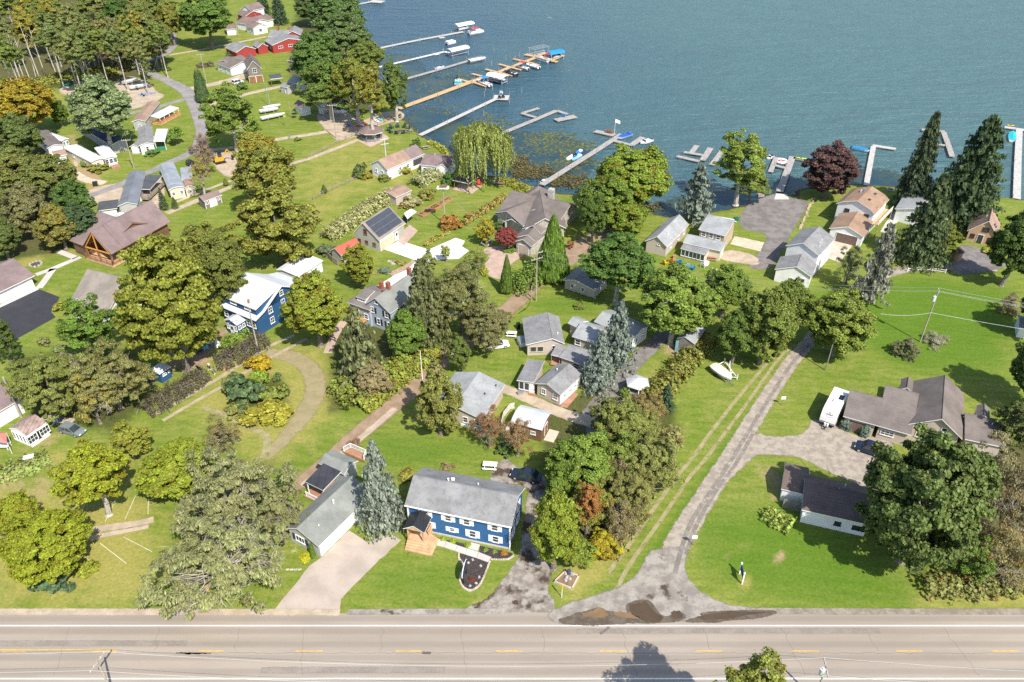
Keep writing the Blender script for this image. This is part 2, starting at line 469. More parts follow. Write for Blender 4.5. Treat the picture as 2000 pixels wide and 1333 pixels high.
def ragged(name,col,col2,scale=.8,soft=.5,rough=.9,wet=None,edge=True,noisek=.55):
    """gravel, dirt and worn tracks: two soils mixed, edges broken up into the grass"""
    if name in MATS:return MATS[name]
    m,nt,b=nmat(name)
    n1=ramp(nt,noise(nt,scale,5,.65),.38,.62);n2=noise(nt,6,3,.7)
    c=mixc(nt,n1,col,col2)
    k=mathn(nt,'MULTIPLY_ADD',n2,.7,.65);cb=nt.nodes.new('ShaderNodeCombineColor')
    for i in range(3):nt.links.new(k,cb.inputs[i])
    c=mixc(nt,1.0,c,cb.outputs[0],'MULTIPLY')
    if wet:
        wcol,lo,hi=wet
        c=mixc(nt,ramp(nt,noise(nt,.28,5,.6),lo,hi),c,wcol)
    nt.links.new(c,b.inputs['Base Color']);b.inputs['Roughness'].default_value=rough;b.inputs['Specular IOR Level'].default_value=.25
    bp=nt.nodes.new('ShaderNodeBump');bp.inputs['Strength'].default_value=.5;bp.inputs['Distance'].default_value=.05
    nt.links.new(n2,bp.inputs['Height']);nt.links.new(bp.outputs[0],b.inputs['Normal'])
    if edge:
        at=nt.nodes.new('ShaderNodeAttribute');at.attribute_name='fade'
        f=mathn(nt,'ADD',at.outputs['Fac'],mathn(nt,'MULTIPLY_ADD',noise(nt,.9,6,.7),2*noisek,-noisek))
        a=ramp(nt,f,soft-.14,soft+.14)
        tr=nt.nodes.new('ShaderNodeBsdfTransparent');mx=nt.nodes.new('ShaderNodeMixShader')
        nt.links.new(a,mx.inputs[0]);nt.links.new(tr.outputs[0],mx.inputs[1]);nt.links.new(b.outputs[0],mx.inputs[2])
        nt.links.new(mx.outputs[0],nt.nodes['Material Output'].inputs[0])
    MATS[name]=m
    return m
# ---------------------------------------------------------------- builders: plants
def quadcloud(name,c,nrm,size,clump,mat_,elong=1.0,up=None):
    """many leaf-sized diamonds as one mesh"""
    n=len(c);nrm=nrm/np.maximum(1e-6,np.linalg.norm(nrm,axis=1))[:,None]
    ref=np.tile(np.array([[0,0,1.0]]),(n,1))if up is None else up
    t=np.cross(nrm,ref);ln=np.linalg.norm(t,axis=1);t[ln<1e-3]=(1,0,0);t/=np.maximum(1e-6,np.linalg.norm(t,axis=1))[:,None]
    b=np.cross(nrm,t);s=size[:,None]
    V=np.empty((n,4,3));V[:,0]=c-t*s;V[:,1]=c-b*s*elong;V[:,2]=c+t*s;V[:,3]=c+b*s*elong
    me=bpy.data.meshes.new(name);me.vertices.add(n*4);me.vertices.foreach_set('co',V.reshape(-1).astype(np.float32))
    me.loops.add(n*4);me.loops.foreach_set('vertex_index',np.arange(n*4,dtype=np.int32))
    me.polygons.add(n);me.polygons.foreach_set('loop_start',np.arange(0,n*4,4,dtype=np.int32))
    at=me.attributes.new('clump','FLOAT','POINT');at.data.foreach_set('value',np.repeat(clump,4).astype(np.float32))
    me.materials.append(mat_);me.update(calc_edges=True)
    return me
def unit(r,n):
    v=r.normal(size=(n,3));return v/np.linalg.norm(v,axis=1)[:,None]
def crown_broad(seed,ncl=90,nlf=150,leaf=.055,crad=(.17,.30),shape='round',lo=-.85,ragged_=.12,el=1.0):
    r=np.random.default_rng(seed);d=unit(r,ncl*3);d=d[d[:,2]>lo][:ncl];ncl=len(d)
    rad=r.uniform(.62,.86,ncl)**1.0;rad[:ncl//6]*=.6
    if shape=='tall':k=1-.35*np.clip(d[:,2],0,1)**2
    elif shape=='egg':k=1-.28*np.clip(d[:,2],0,1)
    elif shape=='flat':k=1+.12*(1-d[:,2]**2)
    else:k=np.ones(ncl)
    lob=1+ragged_*np.sin(3.1*np.arctan2(d[:,1],d[:,0])+seed)+ragged_*.7*np.sin(5*d[:,2]+2*np.arctan2(d[:,1],d[:,0])+seed*2)
    c=d*rad[:,None]*lob[:,None];c[:,0]*=k;c[:,1]*=k
    cr=r.uniform(*crad,ncl);cv=r.random(ncl)
    idx=np.repeat(np.arange(ncl),nlf);e=unit(r,len(idx));e[:,2]=np.abs(e[:,2])*.5+e[:,2]*.5
    p=c[idx]+e*(cr[idx]*r.uniform(.4,1.0,len(idx))**.7*(1+.35*(r.random(len(idx))>.9)))[:,None]*np.array([1,1,.78])
    nr=e*.6+d[idx]*.4+unit(r,len(idx))*.8+np.array([0,0,.4])
    return quadcloud('crown',p,nr,leaf*r.uniform(.6,1.3,len(idx)),cv[idx],MATS['leaf_yellowing'],el)
def crown_spruce(seed,layers=20,per=13,nb=26,droop=.25,leaf=.022,lean=.9,gap=.1):
    """unit height, unit radius at the foot"""
    r=np.random.default_rng(seed);C=[];N=[];K=[];Z=[];UPV=[]
    for i in range(layers):
        h=.06+.93*(i/layers)**.95;R=(1-h)**lean*r.uniform(.88,1.08)+.015
        for j in range(max(5,int(per*(.35+.65*(1-h))))):
            a=r.uniform(0,2*math.pi);L=R*r.uniform(.72,1.12);cv=r.random()
            if r.random()<gap:L*=.55
            t=np.linspace(.18,1,nb);dx,dy=math.cos(a),math.sin(a)
            w_=.26*L*(1-t*.75);off=r.uniform(-1,1,nb)*w_
            x=dx*L*t-dy*off;y=dy*L*t+dx*off
            z=h+.035-droop*L*.32*t**1.3+.05*L*np.clip(t-.75,0,1)*4*.3-np.abs(off)*.16+r.normal(0,.004,nb)
            C.append(np.stack([x,y,z],1));K.append(np.full(nb,cv))
            nn=np.stack([dx*.55+r.normal(0,.45,nb),dy*.55+r.normal(0,.45,nb),np.full(nb,.75)+r.normal(0,.3,nb)],1);N.append(nn)
            Z.append(np.full(nb,1.0));UPV.append(np.tile([[-dy,dx,0.0]],(nb,1))+r.normal(0,.35,(nb,3)))
    C=np.concatenate(C);n=len(C)
    return quadcloud('crown',C,np.concatenate(N),leaf*r.uniform(.7,1.3,n),np.concatenate(K),MATS['leaf_yellowing'],1.9,np.concatenate(UPV))
def crown_cone(seed,n=9000,leaf=.03,power=.75,bumps=26):
    """dense arborvitae: unit height, unit radius"""
    r=np.random.default_rng(seed);h=1-np.sqrt(r.random(n));h=np.clip(h,0,.995);a=r.uniform(0,2*math.pi,n)
    R=(1-h)**power*np.clip(h*14,.55,1)
    tu=.5+.5*np.sin(a*7+13*h+seed)*np.sin(h*bumps+3*np.cos(a*2))
    q=R*(.80+.2*tu)*r.uniform(.82,1.04,n)
    c=np.stack([np.cos(a)*q,np.sin(a)*q,h],1)
    nr=np.stack([np.cos(a),np.sin(a),np.full(n,.35)],1)+r.normal(0,.5,(n,3))
    return quadcloud('crown',c,nr,leaf*r.uniform(.6,1.3,n),.5*tu+.5*r.random(n),MATS['leaf_yellowing'],1.4)
def crown_weep(seed,n=900,leaf=.015):
    r=np.random.default_rng(seed);BU=[(r.uniform(0,6.283),math.sqrt(r.random()),r.uniform(.45,1.05))for _ in range(90)];C=[];K=[];N=[]
    for i in range(n):
        ba,bq,bl=BU[r.integers(len(BU))];a=ba+r.normal(0,.10);q=min(1.08,abs(bq+r.normal(0,.06)));top=.93*math.sqrt(max(0.02,1-q*q*.86))+r.normal(0,.04)
        bumpy=1+.10*math.sin(5*a+seed);q*=bumpy;L=r.uniform(.5,1.0)*bl*(top+.88)*(.4+.6*q)
        m=int(22*L)+8;t=np.linspace(0,1,m);cv=r.random()
        sway=.09*np.sin(t*2.2+r.random()*6)
        x=math.cos(a)*(q+sway*.6)+r.normal(0,.012,m);y=math.sin(a)*(q+sway*.6)+r.normal(0,.012,m);z=top-t*L
        C.append(np.stack([x,y,z],1));K.append(np.full(m,cv));nn=np.tile([[math.cos(a),math.sin(a),.5]],(m,1))+r.normal(0,.55,(m,3));N.append(nn)
    C=np.concatenate(C)
    return quadcloud('crown',C,np.concatenate(N),leaf*r.uniform(.7,1.3,len(C)),np.concatenate(K),MATS['leaf_yellowing'],2.6)
def twigs(seed,n=60,spread=1.0,bare=.0,r0=.012):
    """branching limbs inside and through a crown (unit radius, centre at 0)"""
    R=random.Random(seed);mb=MB()
    def grow(p,d,L,r,lev):
        q=p+d*L;mb.tube(p,q,r,r*.6,4 if lev<2 else 3,caps=False)
        if lev>=4 or r<.0022:return
        for _ in range(R.choice((2,2,3))):
            e=(d+Vector((R.gauss(0,.55),R.gauss(0,.55),R.gauss(.05,.42)))).normalized()
            grow(q,e,L*R.uniform(.6,.85),r*.62,lev+1)
    for i in range(n):
        a=2*math.pi*i/n+R.random();e=R.uniform(-.1,1.1)
        grow(Vector((0,0,-.75+.5*R.random())),Vector((math.cos(a)*math.cos(e),math.sin(a)*math.cos(e),math.sin(e))).normalized(),R.uniform(.3,.42)*spread,r0*R.uniform(.8,1.5),0)
    return mb
PROTO={}
def proto(kind):
    if kind in PROTO:return PROTO[kind]
    k,i=kind.rsplit('_',1);i=int(i)
    if k=='broad':m=crown_broad(10+i,230,220,.026,(.08,.20),['round','egg','flat'][i%3])
    elif k=='maple':m=crown_broad(30+i,360,190,.0235,(.07,.155),['round','egg'][i%2],-.95,.09)
    elif k=='loose':m=crown_broad(50+i,170,185,.026,(.07,.19),['egg','round','tall'][i%3],-.85,.24)
    elif k=='tall':m=crown_broad(70+i,260,200,.025,(.07,.17),'tall',-.95,.2)
    elif k=='fine':m=crown_broad(90+i,300,210,.0125,(.05,.17),'flat',-.7,.24,2.3)
    elif k=='wisp':m=crown_broad(270+i,230,130,.0115,(.04,.15),'flat',-.7,.34,3.2)
    elif k=='thin':m=crown_broad(110+i,80,130,.016,(.10,.26),'egg',-.8,.3,2.0)
    elif k=='shrub':m=crown_broad(130+i,34,75,.10,(.22,.36),'flat',-.25,.15)
    elif k=='spruce':m=crown_spruce(150+i,24,19,26,.25,.022,.82)
    elif k=='pine':m=crown_spruce(170+i,17,12,24,.1,.030,.62,.3)
    elif k=='norway':m=crown_spruce(190+i,26,25,28,.30,.022,.60,.10)
    elif k=='cone':m=crown_cone(210+i)
    elif k=='column':m=crown_cone(230+i,8000,.035,.38)
    elif k=='weep':m=crown_weep(250+i)
    PROTO[kind]=m
    return m
TWIG={}
def trunkmesh(h0,zc,R,rz,r,seed,limbs=6,m=None):
    """tapered trunk to the crown's middle with limbs reaching into it"""
    q=random.Random(seed);mb=MB();p=Vector((0,0,-.05));n=4;top=zc+rz*.35
    pts=[Vector((q.gauss(0,r*.4)if i else 0,q.gauss(0,r*.4)if i else 0,-.05+(top+.05)*i/n))for i in range(n+1)]
    mb.tube(pts[0],pts[0]+Vector((0,0,.4)),r*1.5,r*1.05,8,caps=False)
    for i in range(n):mb.tube(pts[i],pts[i+1],r*(1.05-.8*i/n),r*(1.05-.8*(i+1)/n),7,caps=False)
    for i in range(limbs):
        a=2*math.pi*(i+q.random()*.7)/limbs;z=h0*.75+(top-h0*.75)*q.uniform(.05,.7)
        s=Vector((0,0,z));e=Vector((math.cos(a)*R*.62,math.sin(a)*R*.62,z+rz*q.uniform(.25,.6)))
        mid=s.lerp(e,.5)+Vector((0,0,-.08*R));mb.tube(s,mid,r*.42,r*.28,5,caps=False);mb.tube(mid,e,r*.28,r*.08,5,caps=False)
        for _ in range(2):
            e2=e+Vector((q.gauss(0,.22)*R,q.gauss(0,.22)*R,q.uniform(0,.3)*rz));mb.tube(mid,e2,r*.2,r*.05,4,caps=False)
    return mb
_tseed=[0]
LK=1.0
def lk(c):k=2.75/(1+2.6*max(c));return mul(c,k)
def tree(label,kind,cx,cy_,rx,ry,trunk=2.5,col=(.07,.10,.02),aut=.0,cat='tree',name=None,group=None,bark_=None,leafm=None,tw=0,tr=None):
    """a broadleaf tree: crown centre and half sizes in photo pixels, bare trunk height in metres"""
    _tseed[0]+=1;sd_=_tseed[0];zc=trunk+4
    for _ in range(5):
        p=G(cx,cy_,zc);s=SC(p);R=rx/s
        al=math.atan((cy_-CY)/F);ph=PITCH+al
        k=ry/s*math.cos(al)
        rz=math.sqrt(max((.45*R)**2,k*k-(R*math.sin(ph))**2))/math.cos(ph)if k*k>(R*math.sin(ph))**2 else .55*R
        rz=min(max(rz,.55*R),2.6*R);zc=trunk+rz
    R*=1.06;rz*=1.05
    t=thing(name or 'broadleaf_tree',label,cat,(p.x,p.y,0),0,group)
    q=random.Random(sd_*7)
    r=tr or max(.10,.035*(zc+R)*.9)
    trunkmesh(trunk,zc,R,rz,r,sd_).build('trunk',bark_ or bark,t,O)
    c=link('crown',proto(kind),t,(0,0,zc),q.uniform(0,6.28),(R,R,rz))
    c.color=(*lk((col[0]*1.04,col[1]*1.07,col[2]*.85)),aut*.65)
    if leafm:c.material_slots[0].link='OBJECT';c.material_slots[0].material=MATS[leafm]
    if tw:
        key=(tw,sd_%3)
        if key not in TWIG:TWIG[key]=twigs(300+sd_%3,tw).mesh('branches',palebark)
        b=link('branches',TWIG[key],t,(0,0,zc),q.uniform(0,6.28),(R,R,rz))
    return t
def conifer(label,kind,top,base,hw,col=(.04,.06,.04),aut=0,name='spruce_tree',group=None,clear=.4,cat='tree',bark_=None):
    """a conifer: tip and foot in photo pixels, half width in pixels"""
    _tseed[0]+=1;sd_=_tseed[0];p=G(*base);hh=topz(p,top[1]);R=hw/SC(p)*(1-.0*hh)
    R=hw/SC(Vector((p.x,p.y,hh*.25)))
    t=thing(name,label,cat,(p.x,p.y,0),0,group)
    mb=MB();r=max(.08,.016*hh);mb.tube((0,0,-.05),(0,0,hh*.93),r,r*.12,8,caps=False);mb.build('trunk',bark_ or bark,t,O)
    c=link('crown',proto(kind),t,(0,0,clear),random.Random(sd_).uniform(0,6.28),(R,R,hh-clear));c.color=(*lk(col),aut)
    return t
def bush(label,px,py,rx,ry,col=(.06,.10,.02),aut=0,kind=None,name='shrub',group=None,cat='shrub',leafm=None,lift=0):
    """a shrub on the ground: middle and half sizes in pixels"""
    _tseed[0]+=1;i=_tseed[0];zc=.6
    for _ in range(4):
        p=G(px,py,zc);s=SC(p);R=rx/s;al=math.atan((py-CY)/F);ph=PITCH+al
        k=max(0.01,(ry/s*math.cos(al))**2-(R*math.sin(ph))**2);rz=min(max(math.sqrt(k)/math.cos(ph),.5*R),2*R);zc=rz*.72
    o=bpy.data.objects.new(name,proto(kind or 'shrub_%d'%(i%4)));COL.objects.link(o)
    o.location=(p.x,p.y,zc*.55+lift);o.rotation_euler=(0,0,i*1.7);o.scale=(R,R,rz*1.15);o.color=(*lk(col),aut*.7)
    if leafm:o.material_slots[0].link='OBJECT';o.material_slots[0].material=MATS[leafm]
    return tag(o,label,cat,group)
def hedge(label,px,wd,ht,col,aut=0,name='hedge',leaf=.13,dens=60,cat='hedge',group=None,seed=5,leafm=None):
    """a run of bushes along px (photo pixels at the ground), wd wide and ht high in metres"""
    r=np.random.default_rng(seed);P=[np.array(G(*p))for p in px];C=[];N=[];K=[]
    for a,b in zip(P[:-1],P[1:]):
        L=np.linalg.norm(b-a);n=int(L*dens*(wd+ht));d=(b-a)/L;s=np.array([-d[1],d[0],0]);t=r.uniform(-.1,L+.1,n);th=r.uniform(0,math.pi,n)
        bump=1+.16*np.sin(t*2.1+seed)+.1*np.sin(t*5.3+2*th)+.08*np.sin(t*9+5*th)
        q=bump*r.uniform(.7,1.05,n);hx=np.cos(th)*wd/2*q;hz=np.sin(th)**.8*ht*q
        C.append(a+d*t[:,None]+s*hx[:,None]+np.array([0,0,1])*hz[:,None]);K.append(np.clip(.5+.5*np.sin(t*2.3+seed*3)*np.cos(th*3+t),0,1))
        N.append(s*np.cos(th)[:,None]+np.array([0,0,1])*(np.sin(th)[:,None]+.2)+r.normal(0,.5,(n,3)))
    C=np.concatenate(C);me=quadcloud(name,C,np.concatenate(N),leaf*r.uniform(.6,1.3,len(C)),np.concatenate(K),MATS[leafm or 'leaf_yellowing'])
    o=bpy.data.objects.new(name,me);COL.objects.link(o);o.color=(*lk(col),aut*.7)
    return tag(o,label,cat,group)
# ================================================================ THE SETTING: soil, lake, roads
def sdf(px,X,Y,world=False):
    """signed distance in metres to a polygon given in photo pixels, positive inside"""
    P=np.array([tuple(G(*p).xy)if not world else p for p in px]);d2=np.full(X.shape,1e12);ins=np.zeros(X.shape,bool)
    for(x0,y0),(x1,y1)in zip(P,np.roll(P,-1,0)):
        ex,ey=x1-x0,y1-y0;L=ex*ex+ey*ey+1e-9
        t=np.clip(((X-x0)*ex+(Y-y0)*ey)/L,0,1)
        d2=np.minimum(d2,(X-x0-t*ex)**2+(Y-y0-t*ey)**2)
        c=((y0>Y)!=(y1>Y))&(X<(x1-x0)*(Y-y0)/(y1-y0+1e-12)+x0);ins^=c
    return np.where(ins,1,-1)*np.sqrt(d2)
SHORE=[(660,-60),(674,0),(690,40),(712,80),(726,110),(736,150),(756,192),(780,220),(790,234),(806,248),(824,266),(845,277),(870,290),(885,305),(905,325),(950,345),
 (1000,348),(1020,358),(1060,368),(1090,378),(1150,385),(1230,408),(1300,424),(1345,422),(1400,413),(1450,404),(1500,394),(1519,380),(1555,383),(1556,372),(1600,366),(1665,361),(1750,365),
 (1830,375),(1930,382),(2000,391),(2100,402)]
shore_w=[tuple(G(*p,-.4).xy)for p in SHORE]
LAND=shore_w+[(shore_w[-1][0]+400,shore_w[-1][1]+10),(3500,150),(3500,-3000),(-3500,-3000),(-3500,3500),(shore_w[0][0]-200,1800),(shore_w[0][0]-20,700)]
def axis(lo,hi,st,far):
    inner=np.arange(lo,hi+.01,st);k=np.geomspace(st*2,far,14)
    return np.concatenate([(lo-np.cumsum(k)*.6)[::-1],inner,hi+np.cumsum(k)*.6])
gx=axis(-290,290,1.5,900);gy=axis(38,520,1.5,900)
X,Y=np.meshgrid(gx,gy);sd_land=sdf(LAND,X,Y,True)
wob=.35*np.sin(X*.9+1.3*np.sin(Y*.5))+.25*np.sin(Y*1.3+X*.4)
Z=np.clip((sd_land+wob*.6-.6)*.42,-3.2,0.0)
def field(lst):
    a=np.zeros(X.shape)
    for px,soft,k in lst:a=np.maximum(a,k*np.clip(.5+sdf(px,X,Y)/soft,0,1))
    return a
dry=field([([(-60,1105),(0,1195),(265,1195),(330,1140),(310,960),(130,940),(60,930),(-60,960)],10,.75),([(430,690),(640,660),(700,780),(620,870),(520,930),(430,860),(350,800)],8,.62),
 ([(1200,900),(1260,900),(1245,1000),(1235,1080),(1140,1175),(1075,1160),(1120,1080)],4,.75),([(30,505),(150,475),(150,500),(110,495),(40,530)],4,.9),([(600,280),(740,230),(800,300),(720,400),(620,470),(560,420),(560,330)],16,.5),
 ([(1790,1140),(2060,1100),(2060,1196),(1800,1196)],6,.75),([(1390,1050),(1440,1040),(1455,1075),(1400,1080)],6,.55),([(1440,1115),(1465,1115),(1470,1150),(1445,1155)],2,.8),([(800,250),(860,290),(880,300),(840,285)],5,.5),
 ([(1490,560),(1560,560),(1560,640),(1490,640)],8,.4),([(60,900),(100,860),(300,860),(280,960),(80,960)],8,.6),([(130,290),(215,320),(215,380),(150,400),(120,330)],8,.6),([(1240,700),(1320,690),(1290,760),(1240,760)],4,.4),
 ([(730,1085),(780,1060),(940,1080),(960,1100),(800,1150)],8,.30),([(670,1180),(900,1184),(960,1160),(940,1192),(670,1195)],2.5,.7),([(470,790),(620,690),(625,780),(530,900),(560,930),(520,900)],6,.35),([(700,390),(790,330),(860,320),(800,360),(720,420)],5,.5),
 ([(340,60),(430,30),(560,40),(600,80),(480,110),(330,130)],12,.35),([(70,170),(140,170),(150,200),(60,230)],10,.5),([(1080,790),(1000,760),(1000,775),(1090,810)],3,.5),([(1340,1100),(1345,1050),(1360,1000),(1370,1000),(1350,1120),(1420,1180),(1400,1185)],2,.7)])
bare=field([([(180,330),(205,400),(190,420),(160,380)],4,.7),([(285,340),(312,340),(312,400),(300,425),(290,400)],3,.8),([(130,262),(150,262),(160,345),(140,345)],3,.75),([(410,300),(470,290),(480,340),(450,350),(420,325)],4,.9),([(150,330),(175,325),(210,355),(150,350)],2,.7),
 ([(-20,880),(60,880),(130,960),(60,990),(-20,960)],8,.6),([(1270,665),(1360,670),(1345,700),(1300,700)],4,.6),([(1430,490),(1475,500),(1470,520),(1420,505)],3,.55),([(1480,905),(1530,905),(1528,985),(1500,985)],4,.7),([(1410,1080),(1425,1080),(1425,1100),(1405,1100)],2,.6),
 ([(330,640),(440,640),(420,700),(395,725),(320,730)],4,.7),([(280,730),(350,700),(350,725),(290,745)],4,.6),([(60,855),(130,830),(140,850),(70,900)],4,.6),([(1505,1073),(1537,1073),(1540,1100),(1510,1103)],1.5,.8),([(1300,690),(1345,690),(1250,830),(1230,820)],3,.4),
 ([(400,795),(440,800),(450,815),(420,812)],1.5,.9)])
wild=field([([(-120,-60),(330,-60),(320,120),(290,150),(200,165),(90,175),(-120,190)],10,1),([(-80,230),(60,240),(170,380),(185,470),(100,500),(-80,520)],8,1),([(1850,900),(1950,850),(2100,850),(2100,1150),(1870,1150)],7,1),
 ([(1060,790),(1200,740),(1330,800),(1300,930),(1240,1000),(1220,1090),(1060,1090),(1050,960)],5,.9),([(20,690),(280,680),(290,800),(220,850),(60,830)],7,.9),([(640,630),(860,640),(900,680),(720,800),(640,810)],6,.9),([(640,470),(700,440),(800,400),(770,350),(640,450)],5,.3),
 ([(580,-40),(690,-40),(740,160),(760,230),(650,215),(560,150)],8,.8),([(430,60),(510,-40),(560,-40),(560,60),(480,60)],6,.4),([(300,900),(560,880),(560,1190),(320,1180)],10,.55),([(440,740),(560,730),(570,820),(480,830)],4,.8),([(1740,430),(1880,440),(1870,540),(1740,500)],8,.6)])
lush=field([([(740,1080),(1000,1095),(920,1180),(680,1180)],10,.7),([(1340,1000),(1520,970),(1790,1140),(1790,1195),(1500,1190),(1350,1110)],10,.8),([(1520,580),(1700,700),(1780,740),(1990,740),(1990,560),(1760,530)],12,.8),([(700,820),(1000,850),(960,930),(700,930)],10,.6),([(1220,1140),(1400,880),(1540,700),(1545,708),(1290,1110),(1250,1120)],3,.9),([(1010,580),(1200,570),(1170,620),(1050,625)],5,.6)])
nx,ny=len(gx),len(gy);V=np.stack([X,Y,Z],-1).reshape(-1,3)
ii=np.arange(nx*ny).reshape(ny,nx);Q=np.stack([ii[:-1,:-1],ii[:-1,1:],ii[1:,1:],ii[1:,:-1]],-1).reshape(-1)
me=bpy.data.meshes.new('ground');me.vertices.add(nx*ny);me.vertices.foreach_set('co',V.reshape(-1).astype(np.float32))
me.loops.add(len(Q));me.loops.foreach_set('vertex_index',Q.astype(np.int32));me.polygons.add(len(Q)//4);me.polygons.foreach_set('loop_start',np.arange(0,len(Q),4,dtype=np.int32))
for nm,a in(('dry',dry),('bare',bare),('wild',wild),('lush',lush),('shore',np.clip(-(sd_land-1.2)/1.2,0,1))):
    me.attributes.new(nm,'FLOAT','POINT').data.foreach_set('value',a.reshape(-1).astype(np.float32))
me.update(calc_edges=True);me.polygons.foreach_set('use_smooth',[True]*len(me.polygons))
def ground_mat():
    m,nt,b=nmat('grass_and_soil')
    def att(n):
        a=nt.nodes.new('ShaderNodeAttribute');a.attribute_name=n;return a.outputs['Fac']
    big=noise(nt,.05,4,.6);mid=noise(nt,.28,5,.65);fin=noise(nt,2.2,4,.75);tiny=noise(nt,9,2,.7)
    mow=noise(nt,.55,3,.6,stretch=(.25,1.6,1),rot=.5)
    c=mixc(nt,ramp(nt,big,.35,.65),(.122,.178,.020),(.178,.214,.034))
    c=mixc(nt,mathn(nt,'MULTIPLY',ramp(nt,mid,.40,.66),.75),c,(.230,.235,.060))
    c=mixc(nt,mathn(nt,'MULTIPLY',ramp(nt,mow,.42,.62),.5),c,(.085,.145,.016))
    tc=nt.nodes.new('ShaderNodeTexCoord');sx=nt.nodes.new('ShaderNodeSeparateXYZ');nt.links.new(tc.outputs['Object'],sx.inputs[0])
    ph=mathn(nt,'ADD',mathn(nt,'MULTIPLY',sx.outputs[1],3.1),mathn(nt,'ADD',mathn(nt,'MULTIPLY',sx.outputs[0],.9),mathn(nt,'MULTIPLY',big,14)))
    c=mixc(nt,mathn(nt,'MULTIPLY',ramp(nt,mathn(nt,'SINE',ph),-.6,.6),.22),c,(.215,.235,.050))
    pat=noise(nt,.9,4,.7)
    c=mixc(nt,mathn(nt,'MULTIPLY',ramp(nt,pat,.52,.70),.5),c,(.075,.130,.018))
    c=mixc(nt,mathn(nt,'MULTIPLY',ramp(nt,noise(nt,.16,5,.7),.58,.74),.7),c,(.255,.235,.070))
    def over(c,fac,col,lo,hi,k,nz=mid,amp=.9):
        f=mathn(nt,'ADD',fac,mathn(nt,'MULTIPLY_ADD',nz,amp,-amp/2))
        f=mathn(nt,'MULTIPLY',ramp(nt,f,lo,hi),mathn(nt,'GREATER_THAN',fac,.02))
        return mixc(nt,mathn(nt,'MULTIPLY',f,k),c,col)
    c=over(c,att('lush'),(.072,.150,.010),.25,.8,.75)
    c=over(c,att('dry'),(.285,.255,.070),.2,.75,.85)
    c=over(c,att('wild'),(.060,.072,.020),.3,.75,.9)
    c=over(c,att('wild'),(.120,.095,.045),.75,1.15,.7,fin,1.2)
    c=over(c,att('bare'),(.330,.235,.135),.3,.7,.9)
    c=over(c,att('shore'),(.075,.062,.040),.1,.5,1.0,fin,.3)
    k=mathn(nt,'ADD',mathn(nt,'MULTIPLY_ADD',fin,1.25,.02),mathn(nt,'MULTIPLY',tiny,.75))
    cb=nt.nodes.new('ShaderNodeCombineColor')
    for i in range(3):nt.links.new(k,cb.inputs[i])
    c=mixc(nt,1.0,c,cb.outputs[0],'MULTIPLY')
    nt.links.new(c,b.inputs['Base Color']);b.inputs['Roughness'].default_value=.95;b.inputs['Specular IOR Level'].default_value=.15
    bp=nt.nodes.new('ShaderNodeBump');bp.inputs['Strength'].default_value=.5;bp.inputs['Distance'].default_value=.12
    nt.links.new(fin,bp.inputs['Height']);nt.links.new(bp.outputs[0],b.inputs['Normal'])
    return m
me.materials.append(ground_mat())
ground=bpy.data.objects.new('ground',me);COL.objects.link(ground);ground['kind']='structure'
# ---------------------------------------------------------------- lake
def water_mat():
    m,nt,b=nmat('lake_water')
    tc=nt.nodes.new('ShaderNodeTexCoord');sx=nt.nodes.new('ShaderNodeSeparateXYZ');nt.links.new(tc.outputs['Object'],sx.inputs[0])
    g=ramp(nt,mathn(nt,'ADD',mathn(nt,'MULTIPLY',sx.outputs[0],.0072),mathn(nt,'MULTIPLY_ADD',noise(nt,.012,3),.9,.05)),.0,1.25)
    c=mixc(nt,g,(.022,.068,.118),(.055,.128,.138))  # bluer towards the left: sky reflection put into the water's base colour
    pat=ramp(nt,noise(nt,.07,4,.6,stretch=(.6,1.6,1)),.4,.7)
    c=mixc(nt,mathn(nt,'MULTIPLY',pat,.35),c,(.036,.092,.108))
    nt.links.new(c,b.inputs['Base Color']);b.inputs['Roughness'].default_value=.27;b.inputs['Specular IOR Level'].default_value=.5;b.inputs['IOR'].default_value=1.33
    w1=noise(nt,.55,3,.6,stretch=(.55,1.7,1),rot=-.12);w2=noise(nt,1.7,3,.65,stretch=(.6,1.5,1),rot=.2);w3=noise(nt,.16,2,.5,stretch=(.5,1.6,1),rot=-.1)
    h=mathn(nt,'ADD',mathn(nt,'MULTIPLY',w1,.9),mathn(nt,'ADD',mathn(nt,'MULTIPLY',w2,.28),mathn(nt,'MULTIPLY',w3,1.9)))
    bp=nt.nodes.new('ShaderNodeBump');bp.inputs['Strength'].default_value=1.0;bp.inputs['Distance'].default_value=1.15
    nt.links.new(h,bp.inputs['Height']);nt.links.new(bp.outputs[0],b.inputs['Normal'])
    # clear shallows: the bed shows through where the water is thin
    return m
WL=-.42
wm=MB();wm.poly([(-1500,120,WL),(3000,120,WL),(3000,3000,WL),(-1500,3000,WL)])
lake=wm.build('lake_water',water_mat());lake['kind']='structure'
